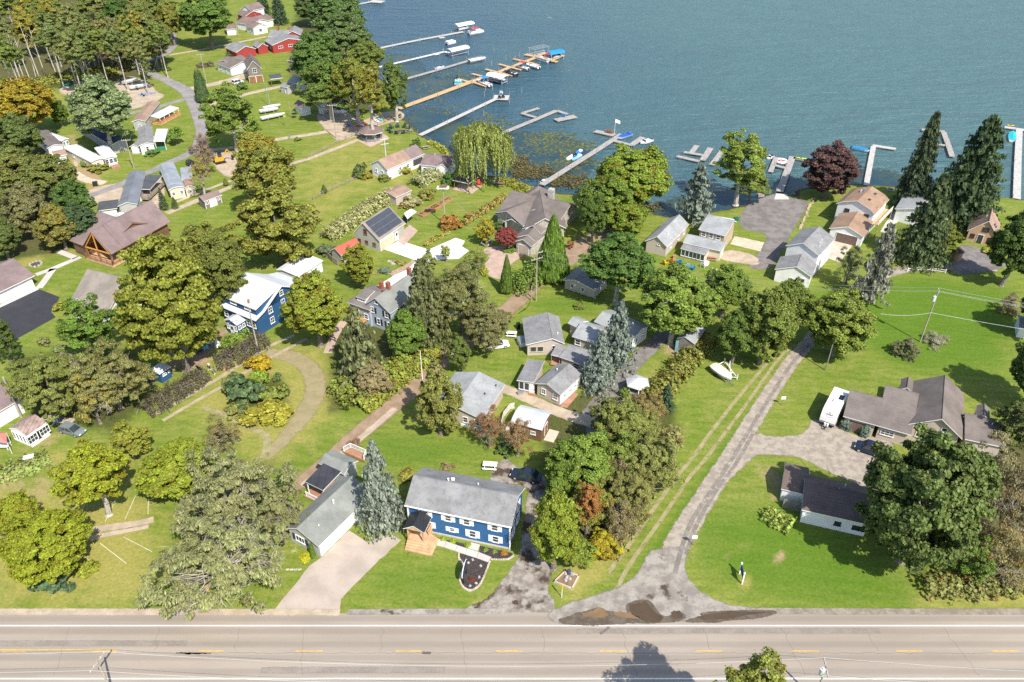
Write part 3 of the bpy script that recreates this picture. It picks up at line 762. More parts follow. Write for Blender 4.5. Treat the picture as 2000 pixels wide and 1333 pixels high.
# ---------------------------------------------------------------- highway along the lower edge
def asphalt_mat():
    m,nt,b=nmat('old_asphalt')
    tc=nt.nodes.new('ShaderNodeTexCoord');sx=nt.nodes.new('ShaderNodeSeparateXYZ');nt.links.new(tc.outputs['Object'],sx.inputs[0])
    y=sx.outputs[1];c=mixc(nt,ramp(nt,noise(nt,.12,4,.6,stretch=(.3,2,1)),.35,.65),(.290,.245,.195),(.345,.295,.240))
    wv=mathn(nt,'ABSOLUTE',mathn(nt,'SINE',mathn(nt,'MULTIPLY',mathn(nt,'SUBTRACT',y,RY),math.pi/1.83)))
    c=mixc(nt,mathn(nt,'MULTIPLY',ramp(nt,wv,.55,1),.45),c,(.205,.178,.150))
    c=mixc(nt,mathn(nt,'MULTIPLY',ramp(nt,noise(nt,.5,5,.7,stretch=(.25,1.5,1)),.5,.72),.35),c,(.26,.225,.195))
    g=noise(nt,14,2,.7);k=mathn(nt,'MULTIPLY_ADD',g,.42,.79);cb=nt.nodes.new('ShaderNodeCombineColor')
    for i in range(3):nt.links.new(k,cb.inputs[i])
    c=mixc(nt,1.0,c,cb.outputs[0],'MULTIPLY')
    nt.links.new(c,b.inputs['Base Color']);b.inputs['Roughness'].default_value=.9;b.inputs['Specular IOR Level'].default_value=.3
    return m
RY=G(1000,1272).y;YL1=G(1000,1222.5).y;YL2=G(1000,1326).y;YE=G(1000,1198).y;YE2=2*RY-YE-.5
asph=asphalt_mat()
def rect(name,x0,y0,x1,y1,lvl,m,parent=None):
    z=.004*lvl;mb=MB();mb.poly([(x0,y0,z),(x1,y0,z),(x1,y1,z),(x0,y1,z)]);o=mb.build(name,m,parent)
    if parent is None:o['kind']='structure'
    return o
R_=random.Random(3);e1=[(-400,YE2)]+[(400,YE2)];up=[]
x=400
while x>-400:up.append((x,YE+.16*math.sin(x*.13)+R_.gauss(0,.10)));x-=1.2
mb=MB();P=e1+[(400,YE)]+up+[(-400,YE)];mb.v=[(a,b_,.012)for a,b_ in P];mb.f=[t if _up(mb.v,t)else t[::-1]for t in tess(P)];mb.m=[0]*len(mb.f)
road=mb.build('highway',asph);road['kind']='structure'
paintw=mat('road_paint_white',(.80,.79,.76),.7,.12,2,fine=5);painty=mat('road_paint_yellow',(.62,.38,.045),.7,.15,2,fine=5)
for yy in(YL1,YL2):rect('edge_line',-400,yy-.075,400,yy+.075,5,paintw,road)
for xl,xr in((388,437),(577,631),(773,823),(969,1020),(1172,1224),(1358,1411),(1546,1599),(1750,1801),(1937,1990)):
    a,b_=G(xl,1272).x,G(xr,1272).x;rect('centre_dash',a,RY-.06,b_,RY+.06,5,painty,road)
rect('centre_line',-200,RY+.10,G(229,1269).x,RY+.21,5,painty,road)
for xl,xr in((6,53),(181,229),(-150,-100)):rect('centre_dash',G(xl,1272).x,RY-.16,G(xr,1272).x,RY-.05,5,painty,road)
crackm=mat('road_crack',(.15,.125,.11),.95,.2)
ck=MB()
def crack(x0,y0,x1,y1,wd,sd,dx=.12):
    q=random.Random(sd);n=max(4,int(math.hypot(x1-x0,y1-y0)/.5));pts=[]
    for i in range(n+1):t=i/n;pts.append((x0+(x1-x0)*t+q.gauss(0,dx if abs(y1-y0)>abs(x1-x0)else .03),y0+(y1-y0)*t+q.gauss(0,dx*.3)))
    for(a,b_),(c,d)in zip(pts[:-1],pts[1:]):
        L=math.hypot(c-a,d-b_)or 1;nx_,ny_=-(d-b_)/L*wd/2,(c-a)/L*wd/2
        f=[(a+nx_,b_+ny_,.018),(a-nx_,b_-ny_,.018),(c-nx_,d-ny_,.018),(c+nx_,d+ny_,.018)];ck.poly(f if _up(f,(0,1,2))else f[::-1])
crack(-75,RY-.28,75,RY-.30,.05,1)
for i,xp in enumerate((460,590,745,905,1065,1225,1390,1548,1715,1875,300,120)):
    x0=G(xp,1272).x;q=random.Random(i);crack(x0-.5,YL1-.3,x0,RY,.03,20+i);
    if i%2:crack(x0,RY,x0+.7,YL2+.4,.03,40+i)
for i in range(5):crack(G(345+i*8,1272).x,RY-.26,G(375+i*10,1272).x,RY-.36,.16,70+i)
crack(G(825,1272).x,RY-.22,G(842,1272).x,RY-.30,.35,90);crack(G(1172,1240).x,YL1-1.2,G(1190,1226).x,YL1-.1,.35,91,.3)
cko=ck.build('road_cracks',crackm);cko['kind']='structure'
# ---------------------------------------------------------------- gravel roads, drives, tracks
gravel=ragged('grey_gravel',(.375,.325,.262),(.262,.226,.184),.8)
gravel2=ragged('dark_gravel',(.22,.20,.185),(.15,.135,.125),.4)
gravelwet=ragged('potholed_gravel',(.33,.30,.26),(.215,.19,.165),.55,wet=((.075,.055,.04),.60,.68))
lanewet=ragged('muddy_gravel',(.33,.30,.26),(.20,.17,.14),.7,wet=((.07,.05,.035),.50,.60))
tan=ragged('tan_gravel',(.46,.375,.28),(.36,.29,.21),.5)
dirt=ragged('brown_dirt',(.315,.222,.150),(.245,.172,.112),.5)
dirt2=ragged('worn_track',(.33,.285,.16),(.24,.23,.09),.8,soft=.85)
sandm=ragged('pale_sand',(.56,.47,.36),(.46,.38,.28),.8)
blacktop=mat('fresh_blacktop',(.038,.038,.044),.85,.12,.4)
white_conc=mat('pale_concrete',(.72,.70,.68),.8,.05,.25)
oldconc=mat('stained_concrete',(.52,.45,.36),.85,.12,.5,stain=((.30,.24,.18),.2,(1,1,1)))
aggreg=mat('brown_aggregate',(.42,.31,.25),.9,.12,.6)
drivem=mat('grey_brown_paving',(.395,.335,.28),.9,.12,.35,stain=((.46,.33,.22),.25,(.6,.6,1)))
villroad=ragged('village_asphalt',(.28,.265,.25),(.22,.205,.195),.35)
def fadesheet(name,px,lvl,m,soft=1.0,sm=5):
    """a soft edged patch: an inner outline at full strength and a ragged rim round it"""
    z=.004*lvl;P=smooth([G(*p,z).xy for p in px],True,sm)if sm else[G(*p,z).xy for p in px];P=[Vector(p)for p in ccw([tuple(p)for p in P])];n=len(P);inn=[];out=[]
    for i in range(n):
        d=(P[(i+1)%n]-P[i-1]);d.normalize();nn=Vector((-d.y,d.x));inn.append(P[i]+nn*soft*.25);out.append(P[i]-nn*soft*.75)
    mb=MB();mb.v=[(p.x,p.y,z)for p in inn]+[(p.x,p.y,z)for p in out];mb.f=[t if _up(mb.v,t)else t[::-1]for t in tess(inn)]
    for i in range(n):j=(i+1)%n;mb.f.append((n+i,n+j,j,i))
    mb.m=[0]*len(mb.f);o=mb.build(name,m);o.data.attributes.new('fade','FLOAT','POINT').data.foreach_set('value',[1.0]*n+[0.0]*n);o['kind']='structure'
    return o
strip('gravel_road',[(1300,1150),(1307,1110),(1322,1065),(1350,1015),(1388,955),(1424,900),(1456,846),(1500,775),(1545,708),(1580,668),(1625,610),(1672,565),(1708,545),(1765,527),(1830,522),(1890,520),(1940,520)],[6,5.2,4.7,4.4,4.2,4.2,3.9,3.6,3.5,3.4,3.4,3.4,3.4,3.4,3.8,4.5,6.5],3,gravel)
strip('wheel_rut',[(1318,1120),(1345,1030),(1385,965),(1424,906),(1458,850),(1503,778),(1546,711),(1582,672)],1.1,5,ragged('rut_gravel',(.25,.225,.195),(.19,.168,.145),.6,soft=.95,noisek=.9))
strip('wheel_rut',[(1340,1085),(1362,1022),(1398,960),(1438,905),(1470,848)],1.0,6,MATS['rut_gravel'])
fadesheet('road_mouth',[(1078,1199),(1120,1180),(1165,1166),(1215,1148),(1252,1118),(1275,1080),(1336,1075),(1332,1108),(1348,1140),(1380,1167),(1430,1186),(1505,1194),(1500,1200),(1300,1212),(1150,1216),(1090,1214)],4,gravelwet,1.2)
fadesheet('ranch_drive',[(1405,950),(1442,872),(1478,850),(1502,855),(1560,852),(1582,838),(1590,822),(1630,832),(1670,852),(1740,870),(1730,965),(1690,950),(1610,915),(1562,892),(1502,886),(1466,893)],4,gravel,1.2)
fadesheet('muddy_lane',[(920,1194),(958,1168),(990,1128),(1016,1088),(1024,1040),(1030,990),(1028,948),(962,940),(976,908),(990,899),(1006,912),(1062,935),(1060,1000),(1056,1060),(1074,1110),(1066,1150),(1072,1194)],2,lanewet,1.0)
strip('dirt_track',[(1187,1120),(1238,1052),(1262,1015),(1322,932),(1350,897),(1425,797),(1497,712),(1520,690)],1.1,2,dirt2)
strip('dirt_track',[(1205,1150),(1232,1100),(1300,1002),(1347,932),(1375,900),(1445,807),(1520,702),(1545,680)],1.0,2,dirt2)
strip('court_drive',[(1310,640),(1275,675),(1240,708),(1203,750),(1172,792),(1155,825)],[3.5,4,4,4.2,5,7],2,gravel2)
fadesheet('drive_fork',[(1150,810),(1180,775),(1225,770),(1250,790),(1240,815),(1190,850),(1150,845)],3,gravel2,1.2)
strip('tan_drive',[(1165,826),(1112,812),(1062,792),(1012,770),(975,756),(940,745)],[4,3.4,3.2,3,2.8,2],4,tan)
strip('side_drive',[(1345,690),(1320,730),(1285,780),(1255,815)],2.4,2,gravel2)
fadesheet('gravel_lot',[(1518,379),(1540,386),(1570,392),(1574,403),(1552,440),(1532,475),(1503,522),(1465,520),(1484,495),(1498,470),(1494,456),(1452,445),(1450,418),(1472,396)],2,gravel2,1.0)
sheet('boat_ramp',[(1516,378),(1537,380),(1542,390),(1512,390)],4,concrete)
fadesheet('sand_court',[(1435,462),(1492,474),(1485,491),(1427,477)],3,sandm,.5,0)
fadesheet('porch_gravel',[(1425,490),(1470,500),(1478,516),(1440,512),(1410,505)],5,tan,1.2)
strip('brown_lane',[(560,962),(600,932),(650,893),(690,856),(745,812),(800,766),(850,716),(905,676),(960,632),(1010,588),(1055,545),(1105,508),(1145,476),(1180,445),(1192,428)],[2.6,3.4,3.8,4.2,4.6,4.6,4.6,4.6,4.6,5,5.6,6.4,7,6,4],2,dirt)
strip('gravel_margin',[(590,950),(640,910),(690,868),(735,830),(772,798)],1.6,4,tan)
strip('wheel_track',[(300,812),(360,778),(418,744),(480,706),(528,676),(575,655)],1.3,2,ragged('tan_track',(.40,.33,.23),(.31,.26,.16),.6,soft=.75,noisek=.7))
strip('wheel_track',[(318,822),(375,788),(430,757),(488,722),(545,690),(600,662)],1.2,2,MATS['tan_track'])
strip('loop_track',[(520,690),(566,696),(606,722),(616,760),(600,800),(570,840),(540,872),(515,895)],[4,5,5.5,5.5,5.2,4.4,3.6,3],1,ragged('loop_soil',(.30,.25,.14),(.255,.215,.11),.5,soft=.7,noisek=.7))
strip('loop_track',[(395,795),(440,812),(480,832),(515,848),(522,870),(515,895)],[1.6,1.8,2,2.2,2.4,2.4],3,dirt2)
strip('village_road',[(335,40),(338,75),(336,93),(312,111),(280,121),(262,128),(292,143),(325,157),(357,174),(372,192),(386,225),(394,262),(376,296),(325,320),(300,333),(272,342),(232,362),(178,382),(140,400)],[4,4,4.5,4.5,5,6,5.2,5.2,6,5.2,4.8,4.6,4.2,4,3.6,3.6,3.6,3.4,3],3,villroad)
strip('village_lane',[(330,108),(400,96),(450,86),(520,72)],2.4,2,tan)
strip('garage_drive',[(360,176),(410,166),(450,157),(485,147)],[6,5,6,8],2,tan)
strip('house_drive',[(390,212),(440,196),(490,182),(545,170),(560,165)],[4.5,3.6,3.4,3.4,4],2,tan)
strip('yard_drive',[(368,192),(330,203),(290,214),(250,222)],3.2,1,villroad)
fadesheet('boat_yard',[(225,164),(252,150),(288,163),(305,180),(318,186),(310,194),(296,201),(262,212),(240,215),(235,190)],2,tan,1.5)
fadesheet('dumpster_pad',[(118,178),(140,162),(175,160),(180,176),(150,188)],2,tan,2)
fadesheet('kayak_lot',[(622,224),(665,214),(705,236),(740,222),(778,218),(786,231),(742,245),(706,262),(664,274),(648,262),(634,250)],2,tan,1.2)
strip('lot_drive',[(658,254),(600,264),(545,272),(505,282),(462,288),(405,294)],[4,3,3,3,2.8,3],1,tan)
strip('farm_lane',[(325,417),(385,392),(430,374),(465,360),(520,338),(580,317),(607,309),(680,281),(725,262)],[2.6,2.6,2.4,2.4,2.2,2.2,2.2,2.2,2],2,tan)
strip('farm_lane',[(345,395),(400,372),(460,350)],1.5,4,tan)
strip('cart_track',[(160,285),(150,300),(147,335)],1.5,3,tan)
strip('cart_track',[(85,305),(110,325),(135,345)],1.3,3,sandm)
strip('straw_row',[(125,325),(165,350),(205,358)],3.5,2,sandm)
strip('straw_row',[(300,345),(310,375),(305,410)],4,2,tan)
fadesheet('home_yard',[(165,378),(230,360),(232,392),(190,395),(170,410)],2,tan,1.5)
fadesheet('digging',[(415,305),(450,300),(465,335),(440,342)],2,tan,2)
sheet('white_driveway',[(750,487),(780,470),(837,488),(890,465),(908,471),(902,482),(916,490),(896,506),(850,508),(825,523),(760,562),(738,558),(800,520),(812,509)],6,white_conc)
sheet('lodge_drive',[(944,488),(975,481),(1018,492),(1022,499),(1000,515),(985,535),(975,545),(955,538),(945,520),(955,505)],5,aggreg,sm=4)
sheet('blacktop',[(-10,606),(77,565),(117,581),(100,610),(109,620),(37,660),(-30,700),(-60,640)],4,blacktop)
sheet('garage_apron',[(-60,628),(-5,598),(70,560),(77,565),(-10,606)],5,concrete)
for px,wd in(([(70,537),(103,525),(157,502)],1.5),([(104,525),(90,545),(76,563)],1.5),([(112,490),(148,504)],1.5)):strip('concrete_walk',px,wd,7,concrete,3)
sheet('garage_driveway',[(532,1196),(605,1106),(630,1086),(681,1037),(720,1060),(735,1050),(765,1045),(783,1055),(722,1112),(666,1171),(661,1196)],4,drivem,jit=.06)
sheet('garage_slab',[(1619,466),(1667,477),(1640,513),(1609,502)],5,oldconc)
strip('back_walk',[(1757,416),(1740,436),(1729,455)],2.2,5,concrete,2)
fadesheet('house_parking',[(1880,480),(1942,498),(1960,520),(1880,535),(1862,518)],5,gravel2,1)
fadesheet('terrace',[(448,646),(425,662),(403,690),(385,716),(395,722),(370,705),(378,680),(405,655)],3,dirt,.8)
strip('house_path',[(672,628),(660,645),(648,668),(640,690)],1.6,3,aggreg,3)
strip('footpath',[(0,1012),(30,1020)],1,2,dirt2,1)
strip('field_track',[(140,1040),(200,1032),(260,1024),(300,1015)],1.6,2,tan)
strip('field_track',[(150,1055),(220,1042),(290,1028)],1.2,2,tan)
chalk=mat('chalk_line',(.55,.56,.40),.9,.2)
for a,b_ in(((205,1020),(228,972)),((244,1015),(265,968)),((289,1005),(290,975)),((155,1008),(168,980)),((195,1061),(247,1101)),((241,1049),(297,1078)),((165,1087),(195,1112)),((120,978),(172,977))):strip('chalk_line',[a,b_],.08,3,chalk,0)
mudw=mat('puddle_water',(.085,.058,.034),.06,.12,.5,spec=.6);mudd=mat('wet_mud',(.10,.075,.052),.35,.2,1,spec=.5);mudl=mat('shallow_puddle',(.21,.135,.068),.1,.12,.6,spec=.55)
wetm=ragged('wet_gravel',(.095,.074,.054),(.14,.115,.088),.8,rough=.5,soft=.6,noisek=.6)
fadesheet('wet_patch',[(1092,1212),(1110,1205),(1140,1196),(1170,1188),(1190,1196),(1225,1200),(1260,1212),(1238,1216),(1200,1218),(1160,1221),(1110,1219)],13,wetm,.6)
fadesheet('wet_patch',[(1340,1214),(1370,1204),(1372,1198),(1420,1194),(1500,1193),(1515,1198),(1480,1207),(1420,1212),(1390,1216)],14,wetm,.4)
fadesheet('wet_patch',[(1224,1186),(1242,1175),(1265,1173),(1280,1190),(1300,1206),(1328,1196),(1336,1209),(1290,1216),(1240,1212)],15,wetm,.6)
sheet('puddle',[(1133,1200),(1150,1195),(1172,1189),(1184,1197),(1188,1204),(1160,1206)],17,mudl,sm=4,jit=.10)
sheet('puddle',[(1196,1198),(1212,1194),(1232,1200),(1250,1208),(1222,1208)],17,mudl,sm=4,jit=.10)
sheet('puddle',[(1230,1181),(1248,1178),(1262,1176),(1272,1190),(1296,1208),(1272,1216),(1252,1210),(1232,1196)],17,mudw,sm=4,jit=.10)
sheet('puddle',[(1311,1200),(1316,1193),(1328,1196),(1333,1206),(1320,1210)],17,mudw,sm=4,jit=.10)
sheet('puddle',[(1362,1208),(1378,1200),(1430,1196),(1496,1196),(1460,1203),(1400,1210)],17,mudw,sm=4,jit=.10)
sheet('puddle',[(1000,1178),(1006,1172),(1012,1176),(1008,1182)],17,mudw,sm=4,jit=.10)
weedm=ragged('weedy_shallows',(.040,.062,.042),(.014,.045,.062),.10,soft=.7,rough=.27,noisek=.9)
for px in([(795,236),(830,214),(900,226),(960,256),(1040,262),(1130,280),(1152,326),(1110,358),(1040,352),(960,335),(900,312),(850,272)],[(1250,414),(1340,384),(1420,372),(1510,356),(1690,332),(1765,346),(1750,366),(1660,361),(1556,373),(1500,394),(1400,412),(1340,422)],[(740,120),(800,110),(840,150),(900,150),(860,180),(800,205),(770,200)]):fadesheet('weedy_shallows',px,(WL+.012)/.004,weedm,7)
strip('gravel_shoulder',[(-400,YE+.25),(-60,YE+.2),(-22,YE+.1)],1.3,10,tan,0,world=True)
strip('gravel_shoulder',[(-21,YE+.15),(-2,YE+.25)],1.1,11,gravelwet,0,world=True)
strip('gravel_shoulder',[(30,YE+.3),(60,YE+.2),(400,YE+.1)],1.2,12,ragged('dark_shoulder',(.20,.17,.14),(.30,.26,.21),.7),0,world=True)
patchm=mat('asphalt_patch',(.205,.18,.155),.9,.12,.6)
for x0,y0,x1,y1 in((-64,RY+.5,-40,RY+1.6),(8,YL1-1.3,46,YL1-.25),(-30,YL2+.5,-8,YL2+1.7)):strip('road_patch',[(x0,(y0+y1)/2),((x0+x1)/2,(y0+y1)/2+.05),(x1,(y0+y1)/2)],abs(y1-y0),4,ragged('worn_asphalt',(.225,.195,.165),(.27,.235,.20),.5,soft=.7,noisek=.7),0,world=True)
# ================================================================ BUILDINGS
rgrey=shingle('grey_shingles',(.225,.225,.225),.55);rlight=shingle('pale_grey_shingles',(.29,.30,.30),.35);rdark=shingle('charcoal_shingles',(.075,.08,.09),.2)
rgreen=shingle('grey_green_shingles',(.215,.225,.205),.25);rbrown=shingle('brown_shingles',(.185,.135,.12),.25);rtan=shingle('tan_shingles',(.285,.19,.13),.15);rtaupe=shingle('taupe_shingles',(.165,.14,.125),.25)
rstone=shingle('stone_grey_shingles',(.235,.205,.175),.2);rpink=shingle('faded_brown_shingles',(.30,.205,.155),.25);rmauve=shingle('mauve_shingles',(.20,.15,.145),.15);rnavy=shingle('dark_blue_shingles',(.045,.055,.085),.15)
rwhite=mat('white_metal_roof',(.66,.68,.70),.45,.06,.4,metal=.1,lines=(0,.41,.10));rwhite2=mat('white_membrane_roof',(.62,.61,.60),.7,.10,.5,stain=((.25,.24,.24),.15,(1,1,1)))  # the membrane's colour carries random dark grey blotches
rsilver=mat('silver_metal_roof',(.42,.44,.46),.4,.15,.5,metal=.4,stain=((.25,.24,.23),.3,(.5,1.5,1)));rpale=mat('pale_metal_roof',(.52,.54,.56),.5,.08,.4,lines=(1,.4,.08))
rred=mat('red_metal_roof',(.58,.11,.075),.5,.1,.6,lines=(0,.4,.1));rblackm=mat('black_metal_roof',(.028,.03,.034),.4,.15,.5,lines=(0,.42,.35));rtile=shingle('brown_ribbed_tiles',(.15,.115,.10),.25)
def siding(name,col,per=.16,var=.07):return mat(name,col,.7,var,.5,lines=(2,per,.16))
wwhite=siding('white_siding',(.74,.74,.73));wbeige=siding('beige_siding',(.49,.42,.355));wtan=siding('tan_siding',(.44,.36,.25));wblue=siding('royal_blue_siding',(.032,.115,.270));wbluegrey=siding('blue_grey_siding',(.36,.42,.50))
wnavy=siding('navy_siding',(.025,.088,.20));wgrey=siding('grey_siding',(.42,.42,.41));wcream=siding('cream_siding',(.62,.55,.44));wbrown=siding('brown_siding',(.20,.17,.145));wred=siding('barn_red_boards',(.33,.045,.04));wsage=siding('sage_siding',(.40,.40,.34))
wlog=mat('brown_log_wall',(.17,.095,.055),.85,.2,1,lines=(2,.22,.3));worange=siding('apricot_siding',(.52,.335,.215));woldwood=mat('grey_board_wall',(.24,.22,.20),.9,.25,1,lines=(0,.22,.3));wstone=mat('stone_wall',(.40,.37,.32),.9,.25,2.5,fine=5)
shutw=mat('white_shutter',(.80,.80,.79),.6,.05);shutd=mat('dark_shutter',(.03,.035,.05),.6,.1);browndoor=mat('brown_garage_door',(.17,.115,.095),.7,.1,1);reddoor=mat('red_door',(.35,.03,.03),.5,.1);screen=mat('porch_screen',(.07,.07,.07),.6,.2,1)
redwood=mat('red_brown_decking',(.36,.19,.12),.8,.15,1,lines=(0,.15,.2));orangewood=mat('orange_stained_wood',(.56,.25,.06),.7,.12,1);brownwood=mat('brown_stained_wood',(.25,.125,.06),.75,.2,1)
mulch=mat('dark_mulch',(.050,.042,.040),.95,.35,3,fine=6,bump=.6)
# ---- blue two storey building
t=house('blue_house','royal blue two storey house with grey roof, white shutters and small black roofed porch','house',900,1060)
W=wing(t,(790,987),(999,1030),(1029,952),5.0,2.1,'u',wblue,rgrey,frac=.5,oh=.38,th=.2)
for a in(.175,.40,.58,.85):win(W,'f',a*.97+.015,3.75,.95,1.15,shutter=shutw)
for a,z,w_,h in((.215,1.65,.8,1.15),(.435,1.6,.8,.85),(.63,1.6,1.0,1.35),(.845,1.5,.95,1.25)):win(W,'f',a,z,w_,h,shutter=shutw)
for a,z in((.3,3.8),(.65,3.8),(.3,1.6),(.62,1.6)):win(W,'r',a,z,.95,1.3,shutter=shutw)
for s,q in((.33,.55),(.355,.6),(.37,.62)):vent(W,s,q,.11,.4)
vent(W,.6,.64,.07,.25)
tr=MB()
for s,tt in((W.oh-.07,W.oh-.07),(W.U-W.oh+.07,W.oh-.07)):tr.box(W.pt(s,tt,0),(.2,.2,4.82),W.ang)
tr.build('corner_board',white,t)
sk=MB();sk.box(W.pt(W.U/2,W.oh-.05,.02),(W.U-2*W.oh,.08,.3),W.ang);sk.build('skirting',concrete,t)
gt=MB();gt.box(W.pt(W.U/2,-.06,4.86),(W.U,.14,.13),W.ang);gt.tube(W.pt(W.U-.3,.25,.1),W.pt(W.U-.3,.25,4.9),.06,.06,6);gt.build('gutter',white,t)
door(W,'f',.115,1.0,2.1,white,z0=1.0)
# its porch: platform, fan of steps, posts, rails and a little gable roof
pa=W.pt(1.05,W.oh,0);po=lambda s,q,z=0:W.pt(1.0+s,W.oh-q,z)
deck(t,[po(0,0),po(2.7,0),po(2.7,2.7),po(0,2.7)],1.0,newwood,.14,'porch_floor')
sk=MB();sk.prism(ccw([po(.03,.01),po(2.67,.01),po(2.67,2.67),po(.03,2.67)]),0,.85);sk.build('porch_base',newwood,t)
for i in range(4):
    e=.32*(i+1);z=.82-.2*i
    b=MB();b.prism(ccw([po(0,.9),po(2.7+e,.9),po(2.7+e,2.7+e),po(0,2.7+e)]),max(.02,z-.19),z);b.build('step',newwood,t)
for s,q in((.12,2.55),(2.3,2.55),(.12,.2),(2.3,.2)):b=MB();b.box(po(s,q,1.0),(.16,.16,2.35),W.ang);b.build('porch_post',newwood,t)
railing(t,[po(.1,2.6).xy,po(.1,.1).xy],1.0,.95,newwood);railing(t,[po(2.62,1.3).xy,po(2.62,.1).xy],1.0,.95,newwood)
a_,b_=po(-.35,3.0,3.3),po(2.75,3.0,3.3)
Wp=wing(t,tuple(a_),tuple(b_),None,3.3,.95,'v',wnavy,rblackm,walls=False,depth_=3.0,th=.12,name='porch_roof')
gb=MB();gb.poly([po(-.05,2.92,3.25),po(2.45,2.92,3.25),po(1.2,2.92,4.0)]);gb.build('porch_gable',newwood,t)
# ---- ranch with the garage at the lower edge
t=house('ranch_house','long grey roofed ranch house with white garage side beside wide paved driveway','house',640,1010)
W=wing(t,(555,1032),(622,1068),(736,966),2.75,1.5,'v',wgrey,rgreen,frac=.42,oh=.4)
win(W,'f',.38,1.5,1.7,1.2,cols=3,rows=1,shutter=shutd);[win(W,'r',a,1.75,.7,.8)for a in(.36,.50,.56)]
gw=MB();gw.box(W.pt(W.U-W.oh+.03,W.V*.5,.05),(W.V-1.0,.05,2.35),W.ang+math.pi/2);gw.build('white_side_cladding',wwhite,t)
[win(W,'r',a,1.75,.7,.8)for a in(.365,.505,.565)]
vent(W,.56,.55,.12,.5);vent(W,.7,.2,.06,.2)
W2=wing(t,(622,905),(672,927),(700,900),2.9,.7,'u',wgrey,rgreen,oh=.3,name='rear_roof')
W3=wing(t,(596,941),(631,958),(672,927),2.75,.35,'u',wgrey,mat('black_roofing',(.045,.047,.055),.5,.2,.5,lines=(0,1.1,.25)),frac=1.0,walls=False,name='porch_roof')
for s,q in((.15,.2),(W3.U-.2,.2),(.15,W3.V*.5)):b=MB();b.box(W3.pt(s,q,0),(.12,.12,2.6),W3.ang);b.build('post',white,t)
deck(t,[W3.pt(-.3,-.6).xy,W3.pt(W3.U,-.6).xy,W3.pt(W3.U,W3.V).xy,W3.pt(-.3,W3.V).xy],.25,redwood)
railing(t,[W3.pt(.2,-.5).xy,W3.pt(W3.U-.8,-.5).xy],.25,.95)
q=[G(673,888).xy,G(686,880).xy,G(716,893).xy,G(712,905).xy];deck(t,q,.6,redwood,.5,'deck');railing(t,[q[0],q[1],q[2],q[3]],.6,.95)
fs=MB();[fs.prism(ccw([G(x,y).xy for x,y in((xx,1112),(xx+7,1111),(xx+7,1114),(xx,1115))]),0,.05)for xx in(558,566,574,582)];fs.build('stepping_stones',stone,t)
# ---- pale roofed house behind the ranch
t=house('pale_roof_house','beige house with very pale grey roof half hidden behind olive conifer','house',905,810)
W=wing(t,(840,793),(942,820),(964,745),2.8,1.3,'v',wbeige,rlight,frac=.48,oh=.35)
win(W,'f',.66,1.5,.95,1.2);win(W,'f',.88,1.5,.95,1.2);[vent(W,a,b_,.08,.3,black)for a,b_ in((.88,.85),(.8,.55))]
b=MB();b.box(W.pt(W.U*.78,W.oh-.05,0.02),(W.U*.42,.12,.45),W.ang);b.build('white_skirting',white,t)
# ---- cottage court
t=house('cottage','beige cottage with weathered grey roof, screened porch and brick patio by tan drive','cottage',1075,770)
W=wing(t,(1044,749),(1095,772),(1134,730),2.7,1.1,'v',wbeige,rgrey,frac=.47)
win(W,'f',.32,1.5,.9,1.15,cols=2);win(W,'f',.76,1.45,.95,1.2,cols=2);[win(W,'r',a,1.6,.7,.8)for a in(.25,.5,.72,.88)]
vent(W,.28,.66,.08,.3);b=MB();b.box(W.pt(W.U-W.oh+.02,W.V*.5,.1),(W.V-.8,.03,2.4),W.ang+math.pi/2);b.build('white_side',wwhite,t)
[win(W,'r',a,1.6,.7,.8)for a in(.252,.502,.722,.882)]
W2=wing(t,(1009,743),(1043,750),(1073,710),2.5,.35,'v',wbeige,rgrey,frac=1.0,oh=.3,name='porch_roof')
for a in(.26,.56,.85):win(W2,'f',a,1.35,.95,1.7,cols=1,rows=1)
door(W2,'f',.84,.8,1.95,white)
sheet('patio',[(1094,794),(1108,797),(1130,770),(1118,764)],8,redwood,parent=t,th=.12)
steps(t,tuple(W2.pt(W2.U*.9,W2.oh-.1,.4)),W2.ang-math.pi/2,1.2,2,redwood)
t=house('cottage','beige cottage with broad plain grey roof and wide front porch windows at back of court','cottage',1060,685)
W=wing(t,(1027,674),(1103,671),(1094,619),2.7,1.2,'v',wbeige,rgrey,frac=.68)
for a in(.2,.38):win(W,'f',a,1.4,1.15,1.2,cols=1,rows=1,frame=mat('beige_trim',(.50,.42,.36),.7,.05))
win(W,'f',.74,1.5,.95,1.2);vent(W,.85,.25,.08,.3)
t=house('cottage','L shaped beige cottage with stepped pale roofs beside blue spruces','cottage',1140,668)
W=wing(t,(1117,657),(1166,672),(1189,641),2.7,.9,'u',wbeige,rlight,frac=.62);win(W,'f',.22,1.5,1.1,1.2)
W2=wing(t,(1109,631),(1130,641),(1150,628),2.7,.7,'u',wbeige,rlight,name='side_roof')
t=house('cottage','low cottage wing with dark blotched roof squeezed between court cottages','cottage',1120,705)
W=wing(t,(1092,697),(1146,715),(1163,688),2.5,.5,'u',wbeige,rgrey,frac=.8);win(W,'f',.6,1.4,1.2,1.1);win(W,'f',.85,1.4,.9,1.1)
W2=wing(t,(1076,693),(1094,697),(1101,677),2.3,.2,'u',wbeige,rgrey,frac=1,walls=False,name='canopy_roof');posts(t,[W2.pt(.1,.1).xy,W2.pt(W2.U-.1,.1).xy,W2.pt(.1,W2.V*.8).xy],0,2.2,wood,.1)
deck(t,[W2.pt(0,-.3).xy,W2.pt(W2.U,-.3).xy,W2.pt(W2.U,W2.V).xy,W2.pt(0,W2.V).xy],.4,redwood)
t=house('cottage','pale roofed cottage mostly hidden behind tallest blue spruce','cottage',1215,660)
